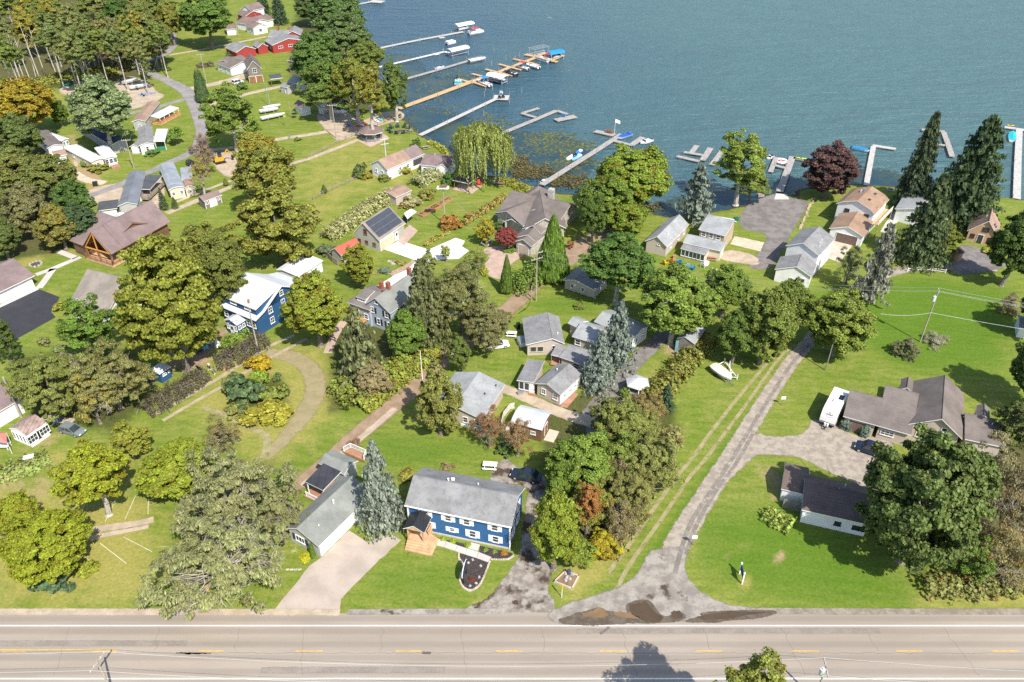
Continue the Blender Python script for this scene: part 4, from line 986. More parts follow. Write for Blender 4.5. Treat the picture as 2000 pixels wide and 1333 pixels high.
W=wing(t,(1160,628),(1237,663),(1260,634),2.7,1.0,'u',wwhite,rlight);[win(W,'r',a,1.5,.7,1.0)for a in(.3,.7)];[win(W,'f',a,1.5,.8,1.0)for a in(.3,.6,.85)]
t=house('cottage','small beige cottage with two front windows alone on lawn under leaning tree','cottage',1130,570)
W=wing(t,(1099,547),(1163,568),(1177,549),2.4,.95,'v',wbeige,rgrey,frac=.36,depth_=6.2,zb=.25);win(W,'f',.28,1.45,.75,1.0);win(W,'f',.60,1.4,.75,1.0)
bl=MB();[bl.box(W.pt(W.U*a,W.oh+.3,0),(.4,.4,.3),W.ang)for a in(.05,.3,.55,.75,.95)];bl.build('foundation_block',stone,t)
for a,b_ in((.86,.3),(.8,.2)):vent(W,a,b_,.06,.35,grey_metal)
an=MB();c=W.pt(W.U*.80,W.V*.72,W.zat(W.U*.8,W.V*.72));an.tube(c,c+Vector((0,0,1.3)),.03,.03,4);[an.tube(c+Vector((-.5,0,.6+i*.2)),c+Vector((.5,0,.6+i*.2)),.02,.02,4)for i in range(4)];an.build('aerial',grey_metal,t)
# gazebo of the court
def gazebo(label,px,py,R,ze,rise,n,wallm,roofm,half=True,cap=False,zfloor=0.1,closed=.95,rot=0,kids=True,name='gazebo'):
    g=G(px,py);t=thing(name,label,'gazebo',(g.x,g.y,0));A=[rot+2*math.pi*(i+.5)/n for i in range(n)]
    P=lambda r,z:[(g.x+r*math.cos(a),g.y+r*math.sin(a),z)for a in A]
    b=MB();b.prism([p[:2]for p in P(R*.88,0)],.0,zfloor);b.build('floor',concrete,t)
    rf=MB();e=P(R*1.06,ze);lo=P(R*1.06,ze-.14);pk=(g.x,g.y,ze+rise)
    for i in range(n):
        j=(i+1)%n;rf.poly([e[i],e[j],pk],0);rf.poly([lo[i],lo[j],e[j],e[i]],1)
    rf.poly(lo[::-1],1);rf.build('roof',[roofm,white],t)
    for p in P(R*.85,zfloor):b=MB();b.box(p,(.14,.14,ze-zfloor-.1));b.build('post',wallm,t)
    c=P(R*.85,0)
    for i in range(n):
        j=(i+1)%n;m_=(Vector(c[i])+Vector(c[j]))/2;d=Vector(c[j])-Vector(c[i]);a=math.atan2(d.y,d.x)
        b=MB();b.box((m_.x,m_.y,zfloor),(d.length-.14,.07,closed),a);b.build('side_panel',wallm,t)
        if half:b=MB();b.box((m_.x,m_.y,zfloor+closed+.02),(d.length-.16,.03,ze-.3-closed-zfloor),a);b.build('screen',screen,t);b=MB();b.box((m_.x,m_.y,ze-.36),(d.length-.14,.06,.22),a);b.build('header',wallm,t)
    return t
gazebo('white hexagonal gazebo with pale shingled roof on grass island by gravel drive',1243,768,2.05,2.4,.9,6,white,shingle('whitish_shingles',(.44,.44,.45),.15))
# rusty roofed carport shed with white lattice fence
t=house('shed','brown board shed with pale curved metal roof and white fence at one end','shed',1040,845)
W=wing(t,(997,825),(1059,841),(1078,806),2.7,1,'u',wlog,rpale,prof=[(0,0),(.22,.42),(.5,.62),(.78,.42),(1,0)],oh=.2,th=.08)
door(W,'r',.5,1.2,2,brownwood);[win(W,'f',a,1.5,.9,.7)for a in(.3,.7)]
sl=MB();sl.box(W.pt(W.U+.9,W.V*.45,0),(1.7,2.8,.12),W.ang);sl.build('concrete_slab',oldconc,t)
t=thing('fence','curved weathered white panel fence round end of brown shed','fence',G(983,835));fp=[G(*p).xy for p in((1005,798),(996,800),(984,815),(979,835),(988,844),(1000,842))]
for a,b_ in zip(fp[:-1],fp[1:]):d=b_-a;m_=(a+b_)/2;b=MB();b.box((m_.x,m_.y,.05),(d.length-.05,.06,1.2),math.atan2(d.y,d.x));b.build('panel',mat('weathered_white_panel',(.62,.58,.54),.8,.2,1.5),t)
# ---- cottages by the gravel lot
t=house('cottage','tan cottage with tall plain gable and pale grey roof standing lengthwise beside lake trees','cottage',1290,485)
W=wing(t,(1259,471),(1303,483),(1343,438),2.7,1.9,'v',wbeige,rlight,frac=.52);win(W,'f',.6,2.6,.7,.5,rows=1);[vent(W,a,b_,.07,.3)for a,b_ in((.7,.3),(.75,.25))]
[win(W,'r',a,1.5,.8,1)for a in(.25,.6,.85)]
t=house('house','tan two storey house with pale grey roof and lower front wing by gravel lot','house',1400,485)
W=wing(t,(1364,448),(1417,461),(1434,432),4.4,1.2,'u',wtan,rlight,frac=.72);[win(W,'f',a,3.4,1.0,1.2)for a in(.2,.48,.74)]
bt=MB();[bt.box(W.pt(W.U*(.06+.068*i),W.oh-.04,2.4),(.06,.05,1.9),W.ang)for i in range(14)];bt.build('batten',siding('dark_tan',(.38,.30,.2)),t)
W2=wing(t,(1334,474),(1410,491),(1421,475),2.8,.9,'u',wcream,rlight,frac=.62,name='front_roof');[win(W2,'r',a,1.5,.7,1)for a in(.5,)]
W3=wing(t,(1329,485),(1379,498),(1385,486),2.2,.5,'u',wcream,rgrey,frac=1,oh=.2,name='porch_roof')
for i in range(6):win(W3,'f',.12+.15*i,1.15,.95,1.5,rows=1)
stp=W3.pt(W3.U+.4,.3,.9);steps(t,tuple(stp),W3.ang-math.pi/2,1.0,4,white)
W4=wing(t,(1385,432),(1430,440),(1436,430),4.6,.15,'u',wtan,rwhite2,frac=1,oh=.2,name='back_roof')
t=house('house','white two storey house with grey roofs stepping down to low gabled wing by maple','house',1570,545)
W=wing(t,(1534,480),(1600,500),(1623,464),5.2,1.8,'v',wwhite,rgrey,frac=.48,oh=.3)
W2=wing(t,(1513,526),(1586,542),(1600,518),3.0,1.7,'v',wwhite,rgrey,frac=.55,oh=.3,name='wing_roof');door(W2,'f',.78,.95,2.1,white,lites=True);win(W2,'f',.48,1.4,.9,.6);[vent(W,a,b_,.07,.3)for a,b_ in((.8,.4),(.85,.3),(.78,.55))]
[win(W,'r',a,z,.8,1.1)for a in(.3,.7)for z in(1.5,4.0)]
t=house('house','white two storey house with brown roofs and brown double garage door','house',1660,460)
W=wing(t,(1633,398),(1709,419),(1729,388),5.0,2.0,'v',wwhite,rtan,frac=.5,oh=.35,prof=[(0,0),(.14,.9),(.5,2.1),(.86,.9),(1,0)]);win(W,'f',.30,3.9,1.1,1.0,cols=2,rows=1,frame=black);win(W,'f',.80,3.8,1.1,1.0,cols=2,rows=1,frame=black)
chimney(W,.42,.62,.5,.9,grey_metal);[vent(W,a,b_,.09,.3)for a,b_ in((.36,.6),(.34,.7))]
sl=MB()
for s,q in((.68,.35),(.68,.75)):p=W.pt(W.U*s,W.V*q,W.zat(W.U*s,W.V*q)+.02);sl.box(p,(.7,.9,.1),W.ang)
sl.build('skylight',glass,t)
W2=wing(t,(1619,446),(1688,463),(1707,433),2.9,1.5,'v',wwhite,rtan,frac=.5,name='garage_roof');door(W2,'f',.54,4.6,2.2,browndoor,panels=4,name='garage_door')
for q in(.25,.75):p=W.pt(W.U-.2,W.V*q,4.3);k=wing(t,tuple(W.pt(W.U-.2,W.V*q-1.0,4.8)),tuple(W.pt(W.U-.2,W.V*q+1.0,4.8)),None,4.9,.7,'v',wwhite,rtan,depth_=2.2,oh=.15,zb=4.0,name='dormer_roof')
rl=W.pt(W.U+1.3,0).xy,W.pt(W.U+1.3,W.V).xy;deck(t,[W.pt(W.U-.3,0).xy,rl[0],rl[1],W.pt(W.U-.3,W.V).xy],2.6,newwood);railing(t,[rl[0],rl[1]],2.6,1,white);posts(t,rl,0,2.5,wood)
t=house('house','pale grey roofed house glimpsed through dark spruces near shore','house',1800,425)
W=wing(t,(1748,408),(1850,432),(1885,392),3.2,1.6,'v',wwhite,rlight,frac=.5);[win(W,'f',a,1.6,.9,1.1)for a in(.3,.7)]
t=house('cottage','small apricot cottage with steep brown roof and skylights near right edge','cottage',1915,480)
W=wing(t,(1889,451),(1949,464),(1965,441),2.6,3.4,'v',worange,rpink,frac=.56,oh=.4);win(W,'f',.22,1.5,.9,1.0,frame=black);win(W,'f',.82,1.3,1.3,1.2,frame=black,cols=2);win(W,'f',.56,3.6,1.3,1.0,frame=black,rows=1);door(W,'f',.48,1.1,2.1,mat('dark_door',(.06,.055,.05),.5,.1),lites=True)
sl=MB();[sl.box(W.pt(W.U*s,W.V*q,W.zat(W.U*s,W.V*q)-.1),(.6,.8,.2),W.ang)for s,q in((.76,.3),(.82,.3),(.3,.6))];sl.build('skylight',glass,t);vent(W,.45,.5,.07,.3)
t=thing('garden_hut','small brown round hut with dark cap beside cottage drive','hut',G(1866,505));g=G(1866,505);b=MB();b.tube((g.x,g.y,0),(g.x,g.y,1.9),1.15,1.15,10);b.build('wall',mat('brown_hut_wall',(.30,.20,.14),.8,.15),t);b=MB();b.tube((g.x,g.y,1.9),(g.x,g.y,2.8),1.4,.15,10);b.build('roof',mat('dark_hut_cap',(.045,.03,.035),.8,.2),t)
# ---- big taupe ranch at the right
t=house('ranch_house','large beige ranch house with taupe roofs beside parked white camper trailer','house',1780,830)
W=wing(t,(1772,829),(1880,858),(1906,775),3.3,2.7,'v',wbeige,rtaupe,frac=.54,oh=.5)
win(W,'f',.30,1.8,1.5,1.5,cols=2);win(W,'f',.62,1.9,1.7,1.7,cols=2);win(W,'f',.66,3.7,.9,.9,rows=1)
W2=wing(t,(1647,813),(1716,832),(1724,789),2.9,1.5,'u',wbeige,rtaupe,frac=.9,name='garage_roof',oh=.45);W3=wing(t,(1712,831),(1780,850),(1800,786),2.9,2.0,'u',wbeige,rtaupe,frac=.92,name='middle_roof',oh=.45)
door(W2,'f',.5,3.2,2.2,browndoor,panels=4,name='garage_door');win(W3,'f',.36,1.6,2.0,1.0,cols=3,rows=2)
for px,rise in(((1755,768),.8),((1904,822),.8)):
    g=G(*px,3.2);p0=Vector((g.x,g.y,3.6));k=wing(t,tuple(p0+W.u*0),tuple(p0+W.u*1.9),None,4.0,.7,'v',wbeige,rtaupe,depth_=3.2,oh=.12,name='chimney_house_roof')
W4=wing(t,(1885,858),(1962,874),(1952,826),2.9,1.4,'u',wbeige,rtaupe,frac=.8,name='side_roof');vent(W4,.7,.6,.07,.3)
# white outbuilding
t=house('outbuilding','white low outbuilding with brown ribbed tile roof under giant dark maple','outbuilding',1620,1015)
W=wing(t,(1566,996),(1700,1026),(1722,958),2.7,1.25,'u',wwhite,rtile,frac=.62,oh=.25);[win(W,'f',a,1.35,.9,.8,frame=black,cols=1)for a in(.56,.82,.9)]
W2=wing(t,(1526,955),(1575,967),(1603,920),2.5,1.0,'u',wwhite,rtile,frac=.5,oh=.2,name='low_roof');vent(W,.62,.75,.06,.5);
rb=MB()
for WW in(W,W2):
    fr=WW.frac
    for i in range(9):q=WW.V*fr*(i+.5)/9.2;z=WW.zat(0,q);rb.box(WW.pt(WW.U/2,q,z-.01),(WW.U,.06,.05),WW.ang)
rb.build('tile_course',rtile,t)
t=thing('fence','grey vertical board fence panel between white outbuilding walls','fence',G(1552,1000));a,b_=G(1527,992).xy,G(1564,1001).xy;d=b_-a;n=12
for i in range(n):p=a+d*((i+.5)/n);k=MB();k.box((p.x,p.y,.05),(d.length/n-.025,.05,1.75+.05*(i%2)),math.atan2(d.y,d.x));k.build('plank',woldwood,t)
# ---- lodge by the shore
t=house('lodge','sprawling taupe roofed lodge with many gables and stone chimney near shore','house',1050,460)
W=wing(t,(1026,448),(1106,446),(1165,388),3.6,2.6,'v',wstone,rtaupe,frac=.48,oh=.5)
[win(W,'r',a,2,1.2,1.6)for a in(.1,.25,.4,.55,.7,.85)]
W2=wing(t,(966,418),(1085,446),(1112,396),3.2,2.5,'u',wstone,rtaupe,frac=.62,oh=.5,name='main_roof')
W3=wing(t,(966,416),(1022,442),(1034,405),3.5,1.9,'v',wstone,rtaupe,frac=.42,oh=.5,name='gable_roof');win(W3,'f',.45,3.1,1.6,.9,cols=2,rows=1);win(W3,'f',.3,1.4,1.2,1.4)
W3b=wing(t,(984,433),(1021,443),(1027,430),2.9,1.2,'v',wstone,rtaupe,frac=.4,oh=.3,walls=False,name='entry_roof');posts(t,[W3b.pt(.4,.3).xy,W3b.pt(W3b.U-.4,.3).xy],0,3.0,stone,.45)
W4=wing(t,(1020,447),(1057,457),(1078,425),3.3,1.5,'v',wstone,rtaupe,frac=.55,oh=.4,name='garage_roof')
W5=wing(t,(1007,464),(1046,472),(1066,440),3.0,1.3,'v',wstone,rtaupe,frac=.6,oh=.4,name='garage_roof')
W6=wing(t,(1004,472),(1038,482),(1060,448),2.8,1.2,'v',wstone,rtaupe,frac=.5,oh=.4,name='garage_roof');door(W6,'f',.5,2.6,2.2,mat('beige_garage_door',(.48,.40,.32),.7,.08),panels=4,name='garage_door')
W7=wing(t,(1022,383),(1058,390),(1066,372),3.0,1.6,'v',wstone,rtaupe,hip=1.5,name='back_roof');chimney(W2,.62,.75,1.3,2.6,stone)
W8=wing(t,tuple(W2.pt(W2.U*.5,W2.V*.2,4.2)),tuple(W2.pt(W2.U*.5+2.4,W2.V*.2,4.2)),None,4.5,.8,'v',wstone,rtaupe,depth_=3,oh=.25,zb=3.4,name='dormer_roof');win(W8,'f',.5,4.1,.9,.5,rows=1)
# ---- barn with the solar roof
t=house('barn','sage green gabled barn with solar panels covering its roof','barn',725,470)
W=wing(t,(689,456),(741,471),(791,436),3.0,3.4,'v',wsage,rstone,frac=.42,oh=.3)
for a in(.2,.47,.76):win(W,'f',a,1.5,.9,.95,frame=mat('red_brown_trim',(.25,.12,.09),.7,.1))
win(W,'f',.46,4.1,1.0,1.4,frame=MATS['red_brown_trim']);door(W,'r',.30,4.6,2.3,mat('cream_plank_door',(.60,.47,.33),.75,.1,1),panels=1,name='barn_door');door(W,'r',.66,.9,2.1,white,lites=True)
pm_=mat('solar_cell',(.060,.066,.082),.18,.12,.4,spec=.7);i0,i1=(W.frac*W.U,W.P[1][1]),(W.U,W.ze);bs,bl_=10,3;sp0,sp1=.06,.90
pmesh=None
nvec=None
for r in range(3):
    for c in range(10):
        f0,f1=sp0+(sp1-sp0)*r/3+.006,sp0+(sp1-sp0)*(r+1)/3-.006;l0,l1=.6+(W.V-1.1)*c/10+.03,.6+(W.V-1.1)*(c+1)/10-.03
        Q=[]
        for up_ in(.05,.10):
            for f,l in((f0,l0),(f1,l0),(f1,l1),(f0,l1)):s=i0[0]+(i1[0]-i0[0])*f;z=i0[1]+(i1[1]-i0[1])*f;p=W.pt(s,l,z+up_);Q.append(p)
        k=MB();k.faces(Q,[(0,3,2,1),(0,1,5,4),(1,2,6,5),(2,3,7,6),(3,0,4,7)],1);k.faces(Q[4:],[(0,1,2,3)],0)
        k.build('solar_panel',[pm_,alu],t)
dk=deck(t,[G(770,468).xy,G(790,480).xy,G(816,452).xy,G(800,440).xy],.15,aggreg,.14,'terrace_paving')
t=house('shed','small red roofed garden shed with arched white doors beside solar barn','shed',672,500)
W=wing(t,(644,489),(666,499),(699,476),2.3,1.1,'v',wsage,rred,frac=.5,oh=.25);W2=wing(t,tuple(W.pt(W.U+.02,W.V*.3,2.3)),tuple(W.pt(W.U+.02,W.V*.72,2.3)),None,2.3,.9,'v',wsage,rred,depth_=W.U*.5,oh=.15,name='gable_roof')
door(W,'r',.52,1.5,1.95,wcream,panels=2)
t=house('flat_roof_garage','white low roofed garage with pale blotched membrane roof behind blue house','garage',590,535)
W=wing(t,(539,527),(583,541),(638,511),2.6,.45,'v',wwhite,rwhite2,frac=.3,oh=.25);[win(W,'r',a,1.5,.9,.8)for a in(.3,.7)]
# ---- blue farmhouse with white metal roof
t=house('farmhouse','navy blue farmhouse with flaring white metal roof and front dormer strip','house',480,640)
W=wing(t,(429,598),(499,627),(576,545),4.0,3.6,'u',wnavy,rwhite,oh=.55,frac=.5,prof=[(0,0),(.16,.75),(.5,3.7),(.84,.75),(1,0)])
D=wing(t,tuple(W.pt(.25,.7,5.6)),tuple(W.pt(W.U-.25,.7,5.6)),None,6.0,1.75,'u',wnavy,rwhite,frac=1,oh=.3,depth_=W.V*.5-.7,zb=4.5,name='dormer_roof');[win(D,'f',a,5.3,1.6,.75,cols=3,rows=1)for a in(.3,.72)]
for z in(1.6,3.9):[win(W,'r',a,z,1.0,1.4,cols=2)for a in(.28,.5,.75)]
win(W,'r',.5,6.0,.9,1.1);[win(W,'f',a,2.2,1.0,1.3)for a in(.08,.32)];win(W,'f',.78,2.2,2.4,1.4,cols=3);chimney(W,.72,.1,.3,2.6,mat('rusty_pipe',(.30,.22,.17),.7,.2),cap=False)
E=wing(t,tuple(W.pt(W.U*.30,-1.9,2.6)),tuple(W.pt(W.U*.66,-1.9,2.6)),None,2.9,.7,'v',wnavy,rpale,depth_=2.4,oh=.2,name='entry_roof');[win(E,'f',a,1.7,.6,1.2)for a in(.2,.8)];[win(E,'r',a,1.9,.7,.8)for a in(.3,.7)];door(E,'f',.5,.9,2.0,white,lites=True)
sheet('planter',[(488,632),(502,640),(500,648),(486,640)],9,newwood,parent=t,th=.4)
t=house('farmhouse','blue grey gabled house with dark shutters, three brick chimneys and orange porch stairs','house',740,630)
W=wing(t,(712,594),(762,613),(824,556),4.8,2.3,'v',wbluegrey,rgreen,frac=.44,oh=.35)
[win(W,'f',a,3.9,.85,1.3,shutter=shutd)for a in(.25,.80)];[win(W,'f',a,1.6,.85,1.4,shutter=shutd)for a in(.45,.85)];win(W,'f',.44,5.9,.8,.8,rows=1);[win(W,'r',a,z,.85,1.3,shutter=shutd)for a in(.3,.7)for z in(1.6,3.9)]
W2=wing(t,(677,590),(722,606),(758,566),4.2,1.6,'u',wbluegrey,shingle('brown_grey_shingles',(.17,.15,.14),.3),frac=.45,oh=.4,hip=2,name='side_roof')
D=wing(t,tuple(W2.pt(W2.U*.30,.9,4.8)),tuple(W2.pt(W2.U*.72,.9,4.8)),None,5.5,.5,'u',wwhite,MATS['brown_grey_shingles'],frac=1,depth_=3.0,oh=.2,zb=4.4,name='dormer_roof');win(D,'f',.5,5.0,1.9,.6,cols=3,rows=1)
chimney(W2,.55,.9,.7,1.6);chimney(W,.44,.35,.7,1.4);chimney(W,.44,.9,.7,1.4);win(W2,'f',.75,2.0,1.0,1.2);door(W2,'f',.35,1.0,2.1,reddoor,z0=1.2)
pf=[W2.pt(W2.U*.18,-1.4),W2.pt(W2.U*.75,-1.4),W2.pt(W2.U*.75,.4),W2.pt(W2.U*.18,.4)];deck(t,[p.xy for p in pf],1.2,orangewood);railing(t,[pf[3].xy,pf[0].xy,pf[1].xy],1.2,.95,orangewood);steps(t,tuple(W2.pt(W2.U*.6,-1.4,1.2)),W2.ang-math.pi/2,1.5,6,orangewood)
# ---- left side: stone grey roof, long garage, log cabin
t=house('house','white house with broad stone grey hipped roof behind big maple','house',180,590)
W=wing(t,(131,599),(207,618),None,3.0,4.6,'u',wwhite,rstone,frac=.56,oh=.45,depth_=12.5);[win(W,'f',a,1.7,.9,1.2)for a in(.2,.5,.8)];[win(W,'r',a,z,.9,1.2)for a,z in((.3,1.7),(.7,1.7),(.55,4.6))]
K=wing(t,tuple(W.pt(.6,.9,3.2)),tuple(W.pt(4.2,.9,3.2)),None,3.5,1.5,'v',wwhite,rstone,depth_=4,oh=.25,zb=2,name='dormer_roof');win(K,'f',.5,3.3,.9,.8)
t=house('garage','long brown roofed garage with white overhead doors by fresh blacktop','garage',10,580)
W=wing(t,(-40,590),(68,538),None,2.7,2.4,'u',mat('brown_board_wall',(.22,.12,.07),.8,.15,1),rmauve,frac=.5,oh=.6,depth_=11.5)
for a in(.10,.44,.76):door(W,'f',a+.03,3.6,2.25,white,panels=4,name='garage_door')
t=house('log_cabin','brown log cabin with mauve roof, timber truss gable porch and white chimney base','cabin',200,480)
Wg=wing(t,(161,481),(217,497),(327,432),3.4,4.4,'v',wlog,rmauve,walls=False,name='porch_roof',depth_=3.4,oh=.5,trim=brownwood)
Vl=(G(327,432,3.4)-G(217,497,3.4)).dot(Wg.n)
W=wing(t,tuple(Wg.pt(-.15,3.2,3.4)),tuple(Wg.pt(Wg.U+.15,3.2,3.4)),None,3.44,4.55,'v',wlog,rmauve,oh=.6,depth_=Vl-3.2,trim=brownwood)
W2=wing(t,(135,470),(164,481),None,3.2,3.4,'u',wlog,rmauve,frac=.7,oh=.4,name='side_roof',depth_=12.5,trim=brownwood)
W5=wing(t,tuple(W2.pt(W2.U-.1,4.5,4.9)),tuple(W2.pt(11.5,4.5,4.9)),None,4.93,1.68,'u',wlog,rmauve,frac=.53,oh=.3,name='back_roof',depth_=8,trim=brownwood);chimney(W5,.30,.60,1.3,1.2,white)
pp=[Wg.pt(.2,-.3),Wg.pt(Wg.U-.2,-.3),Wg.pt(Wg.U-.2,3.6),Wg.pt(.2,3.6)];deck(t,[p.xy for p in pp],.7,newwood,.6);railing(t,[p.xy for p in(pp[3],pp[0],pp[1],pp[2])],.7,1.0,brownwood)
for s,q in((.6,.3),(Wg.U*.5,.3),(Wg.U-.6,.3)):b=MB();b.box(Wg.pt(s,q,.7),(.28,.28,2.5),Wg.ang);b.build('post',brownwood,t)
tb=MB();a_,b_,c_=Wg.pt(.6,.2,3.25),Wg.pt(Wg.U-.6,.2,3.25),Wg.pt(Wg.U*.5,.2,7.4);tb.tube(a_,b_,.16,.16,4);tb.tube(a_,c_,.15,.15,4);tb.tube(b_,c_,.15,.15,4);tb.tube(Wg.pt(Wg.U*.5,.2,3.3),c_,.14,.14,4);tb.build('truss',orangewood,t)
win(W,'f',.3,1.9,1.4,1.6,frame=brownwood);door(W,'f',.6,1.0,2.1,brownwood,z0=.75)
# ---- the rows of mobile homes and the shore cottages
def simple(nm,label,cat,A,B,C,ze,rise,ridge,wl,rf,frac=.5,wins=(),oh=.25,**k):
    t=house(nm,label,cat,(A[0]+B[0])/2,(A[1]+B[1])/2+8);W=wing(t,A,B,C,ze,rise,ridge,wl,rf,frac,oh,**k)
    for side,along,w_,h in wins:win(W,side,along,ze*.55,w_,h)
    return t,W
t,W=simple('mobile_home','pale mobile home with slate blue roof, dark side porch and low dark carport','mobile home',(230,403),(268,399),(272,337),3.0,.75,'v',wgrey,shingle('slate_blue_shingles',(.16,.175,.20),.15),wins=(('r',.3,.9,1),('r',.7,.9,1)))
W2=wing(t,(264,369),(293,370),(293,345),2.7,.5,'u',wgrey,rdark,walls=False,frac=1,name='porch_roof');q=[W2.pt(0,-1.8).xy,W2.pt(W2.U,-1.8).xy,W2.pt(W2.U,W2.V).xy,W2.pt(0,W2.V).xy];deck(t,q,.8,wood);railing(t,[q[0],q[1],q[2]],.8,.95,wood);posts(t,[W2.pt(W2.U-.2,.2).xy,W2.pt(.3,.2).xy],0,2.5,wood)
W3=wing(t,(190,412),(229,407),(226,391),2.3,.1,'u',wwhite,rdark,frac=1,name='carport_roof');steps(t,(*W2.pt(W2.U*.4,-1.8).xy,.8),W2.ang-math.pi/2,1.2,4,wood)
t,W=simple('mobile_home','mobile home with long silver arched roof beside brown garden hut','mobile home',(329,372),(361,366),(347,317),2.8,.5,'v',wcream,rsilver,prof=[(0,0),(.2,.35),(.5,.5),(.8,.35),(1,0)],wins=(('f',.25,.8,.9),('f',.75,.8,.9)))
W2=wing(t,(354,352),(376,349),(368,327),2.6,.15,'u',wcream,rsilver,frac=1,name='side_roof')
t,W=simple('garden_hut','small cream hut with rounded brown roof against silver mobile home','hut',(360,370),(382,366),(378,352),2.2,.7,'v',wcream,rpink,prof=[(0,0),(.2,.5),(.5,.75),(.8,.5),(1,0)],wins=(('f',.5,.7,.8),))
t,W=simple('shed','brown shed with white double doors and mauve roof alone on farm lane','shed',(384,387),(398,394),(432,380),2.3,.9,'v',wbrown,rmauve);door(W,'r',.48,1.6,1.9,white);[win(W,'r',a,1.5,.6,.7)for a in(.18,.8)]
cb_=MB();[cb_.box(W.pt(W.U-W.oh+.03,W.V*a,.05),(.12,.08,2.2),W.ang+math.pi/2)for a in(.07,.3,.68,.93)];cb_.build('white_trim_board',white,t)
t,W=simple('mobile_home','white mobile home with brown grey roof and white sunroom, furthest left of its row','mobile home',(92,290),(123,283),(98,252),2.7,.6,'v',wwhite,shingle('weathered_brown_shingles',(.16,.14,.135),.3),wins=(('l',.3,.8,.9),('l',.7,.8,.9)))
W2=wing(t,(120,276),(135,271),(117,250),2.5,.3,'v',wwhite,rwhite,frac=.5,name='sunroom_roof');[win(W2,'f',a,1.5,.8,.9)for a in(.3,.7)]
W3=wing(t,(106,307),(131,302),(128,291),2.1,.5,'u',wwhite,rpink,name='entry_roof')
t,W=simple('mobile_home','mobile home with flat bright white roof and glazed white porch','mobile home',(177,317),(203,309),(177,274),2.7,.25,'v',wcream,rwhite,wins=(('f',.5,1.0,.9),('l',.3,.9,.9),('l',.7,.9,.9)))
W2=wing(t,(202,311),(229,305),(213,283),2.6,.25,'v',wwhite,rwhite,frac=.5,name='porch_roof');[win(W2,'f',a,1.5,1.0,1.3)for a in(.2,.5,.8)];b=MB();b.box(W2.pt(W2.U*.6,-1.2,0),(2.2,2.2,.5),W2.ang);b.build('step',redwood,t)
t,W=simple('mobile_home','long mobile home with dark navy roof lying in shade of silvery tree','mobile home',(145,241),(216,284),(244,272),2.8,.6,'u',wgrey,rnavy,wins=(('f',.15,1,.9),('f',.35,1,.9),('f',.55,1,.9),('f',.8,1,.9)))
t,W=simple('mobile_home','grey mobile home with faded brown roof and long covered porch by village road','mobile home',(257,238),(284,237),(322,199),2.8,.6,'v',wgrey,rpink,wins=(('f',.5,.9,.6),('l',.4,.9,.9)))
W2=wing(t,(294,229),(311,231),(333,209),2.5,.4,'v',wgrey,rpale,frac=-1,walls=False,name='porch_roof');q=[W2.pt(0,0).xy,W2.pt(W2.U,0).xy,W2.pt(W2.U,W2.V).xy,W2.pt(0,W2.V).xy];deck(t,q,.6,newwood,.5);railing(t,[q[0],q[1],q[2]],.6,.95,orangewood);posts(t,[W2.pt(W2.U-.15,W2.V*a).xy for a in(.03,.25,.5,.75,.97)],.6,2.3,white)
t,W=simple('mobile_home','white mobile home with slate grey roof and white awning over green porch','mobile home',(271,285),(301,281),(308,246),2.8,.6,'v',wwhite,rgrey,wins=(('f',.5,.8,1.3),('r',.7,.8,.9)))
W2=wing(t,(300,278),(322,276),(327,252),2.6,.3,'v',wwhite,rwhite,frac=-1,walls=False,name='awning');posts(t,[W2.pt(W2.U-.15,.1).xy,W2.pt(W2.U-.15,W2.V-.1).xy,W2.pt(.3,.1).xy],0,2.4,white);b=MB();b.box(W2.pt(W2.U*.5,.12,.1),(W2.U-.4,.06,1.0),W2.ang);b.build('green_skirt',mat('green_lattice',(.03,.22,.13),.7,.15),t)
t,W=simple('shed','small white shed with grey roof tucked against white mobile home','shed',(253,287),(270,287),(271,277),2.1,.7,'v',wwhite,rgrey)
t,W=simple('cottage','long white lakeside cottage with two tone brown roof beside tall pole','cottage',(723,320),(756,332),(817,297),3.2,1.9,'v',wwhite,rpink,frac=.52,wins=(('f',.3,.8,1),('f',.65,.8,1),('r',.35,.9,1.1),('r',.55,.9,1.1)))
W2=wing(t,tuple(W.pt(-.03,W.V*.64,3.2)),tuple(W.pt(W.U+.03,W.V*.64,3.2)),None,3.25,1.9,'v',wwhite,rmauve,frac=.52,depth_=W.V*.365,walls=False,name='porch_roof');b=MB();b.box(W.pt(W.U-W.oh+.02,W.V*.83,.9),(W.V*.26,.05,1.7),W.ang+math.pi/2);b.build('screen',screen,t)
t,W=simple('cottage','white cottage with plain mauve brown roof beside weeping willow','cottage',(820,322),(878,328),(905,306),2.9,1.4,'u',wwhite,rmauve,wins=(('f',.15,.9,1),('f',.5,.9,1),('r',.5,1,1)));vent(W,.35,.5,.07,.3)
W2=wing(t,tuple(W.pt(W.U*.55,-.8,2.8)),tuple(W.pt(W.U*.98,-.8,2.8)),None,2.92,1.2,'v',wwhite,rmauve,depth_=W.V*.5,oh=.2,name='gable_roof')
t,W=simple('garage','low tan garage with flat looking brown roof in long grass','garage',(745,375),(773,386),(800,370),2.4,.5,'v',wbeige,rpink)
gz=gazebo('brown roofed open gazebo with railings on paved pad in lakeside lawn',727,272,3.6,2.7,1.9,8,mat('grey_brown_post',(.24,.23,.22),.8,.15),rbrown,half=False,closed=.8)
sheet('paved_pad',[(700,276),(724,288),(762,270),(740,256)],6,aggreg)
t=thing('pavilion','small black roofed open pavilion in shade beside willow','pavilion',G(905,355));a_=[G(*p,2.5)for p in((884,352),(914,362),(925,348))]
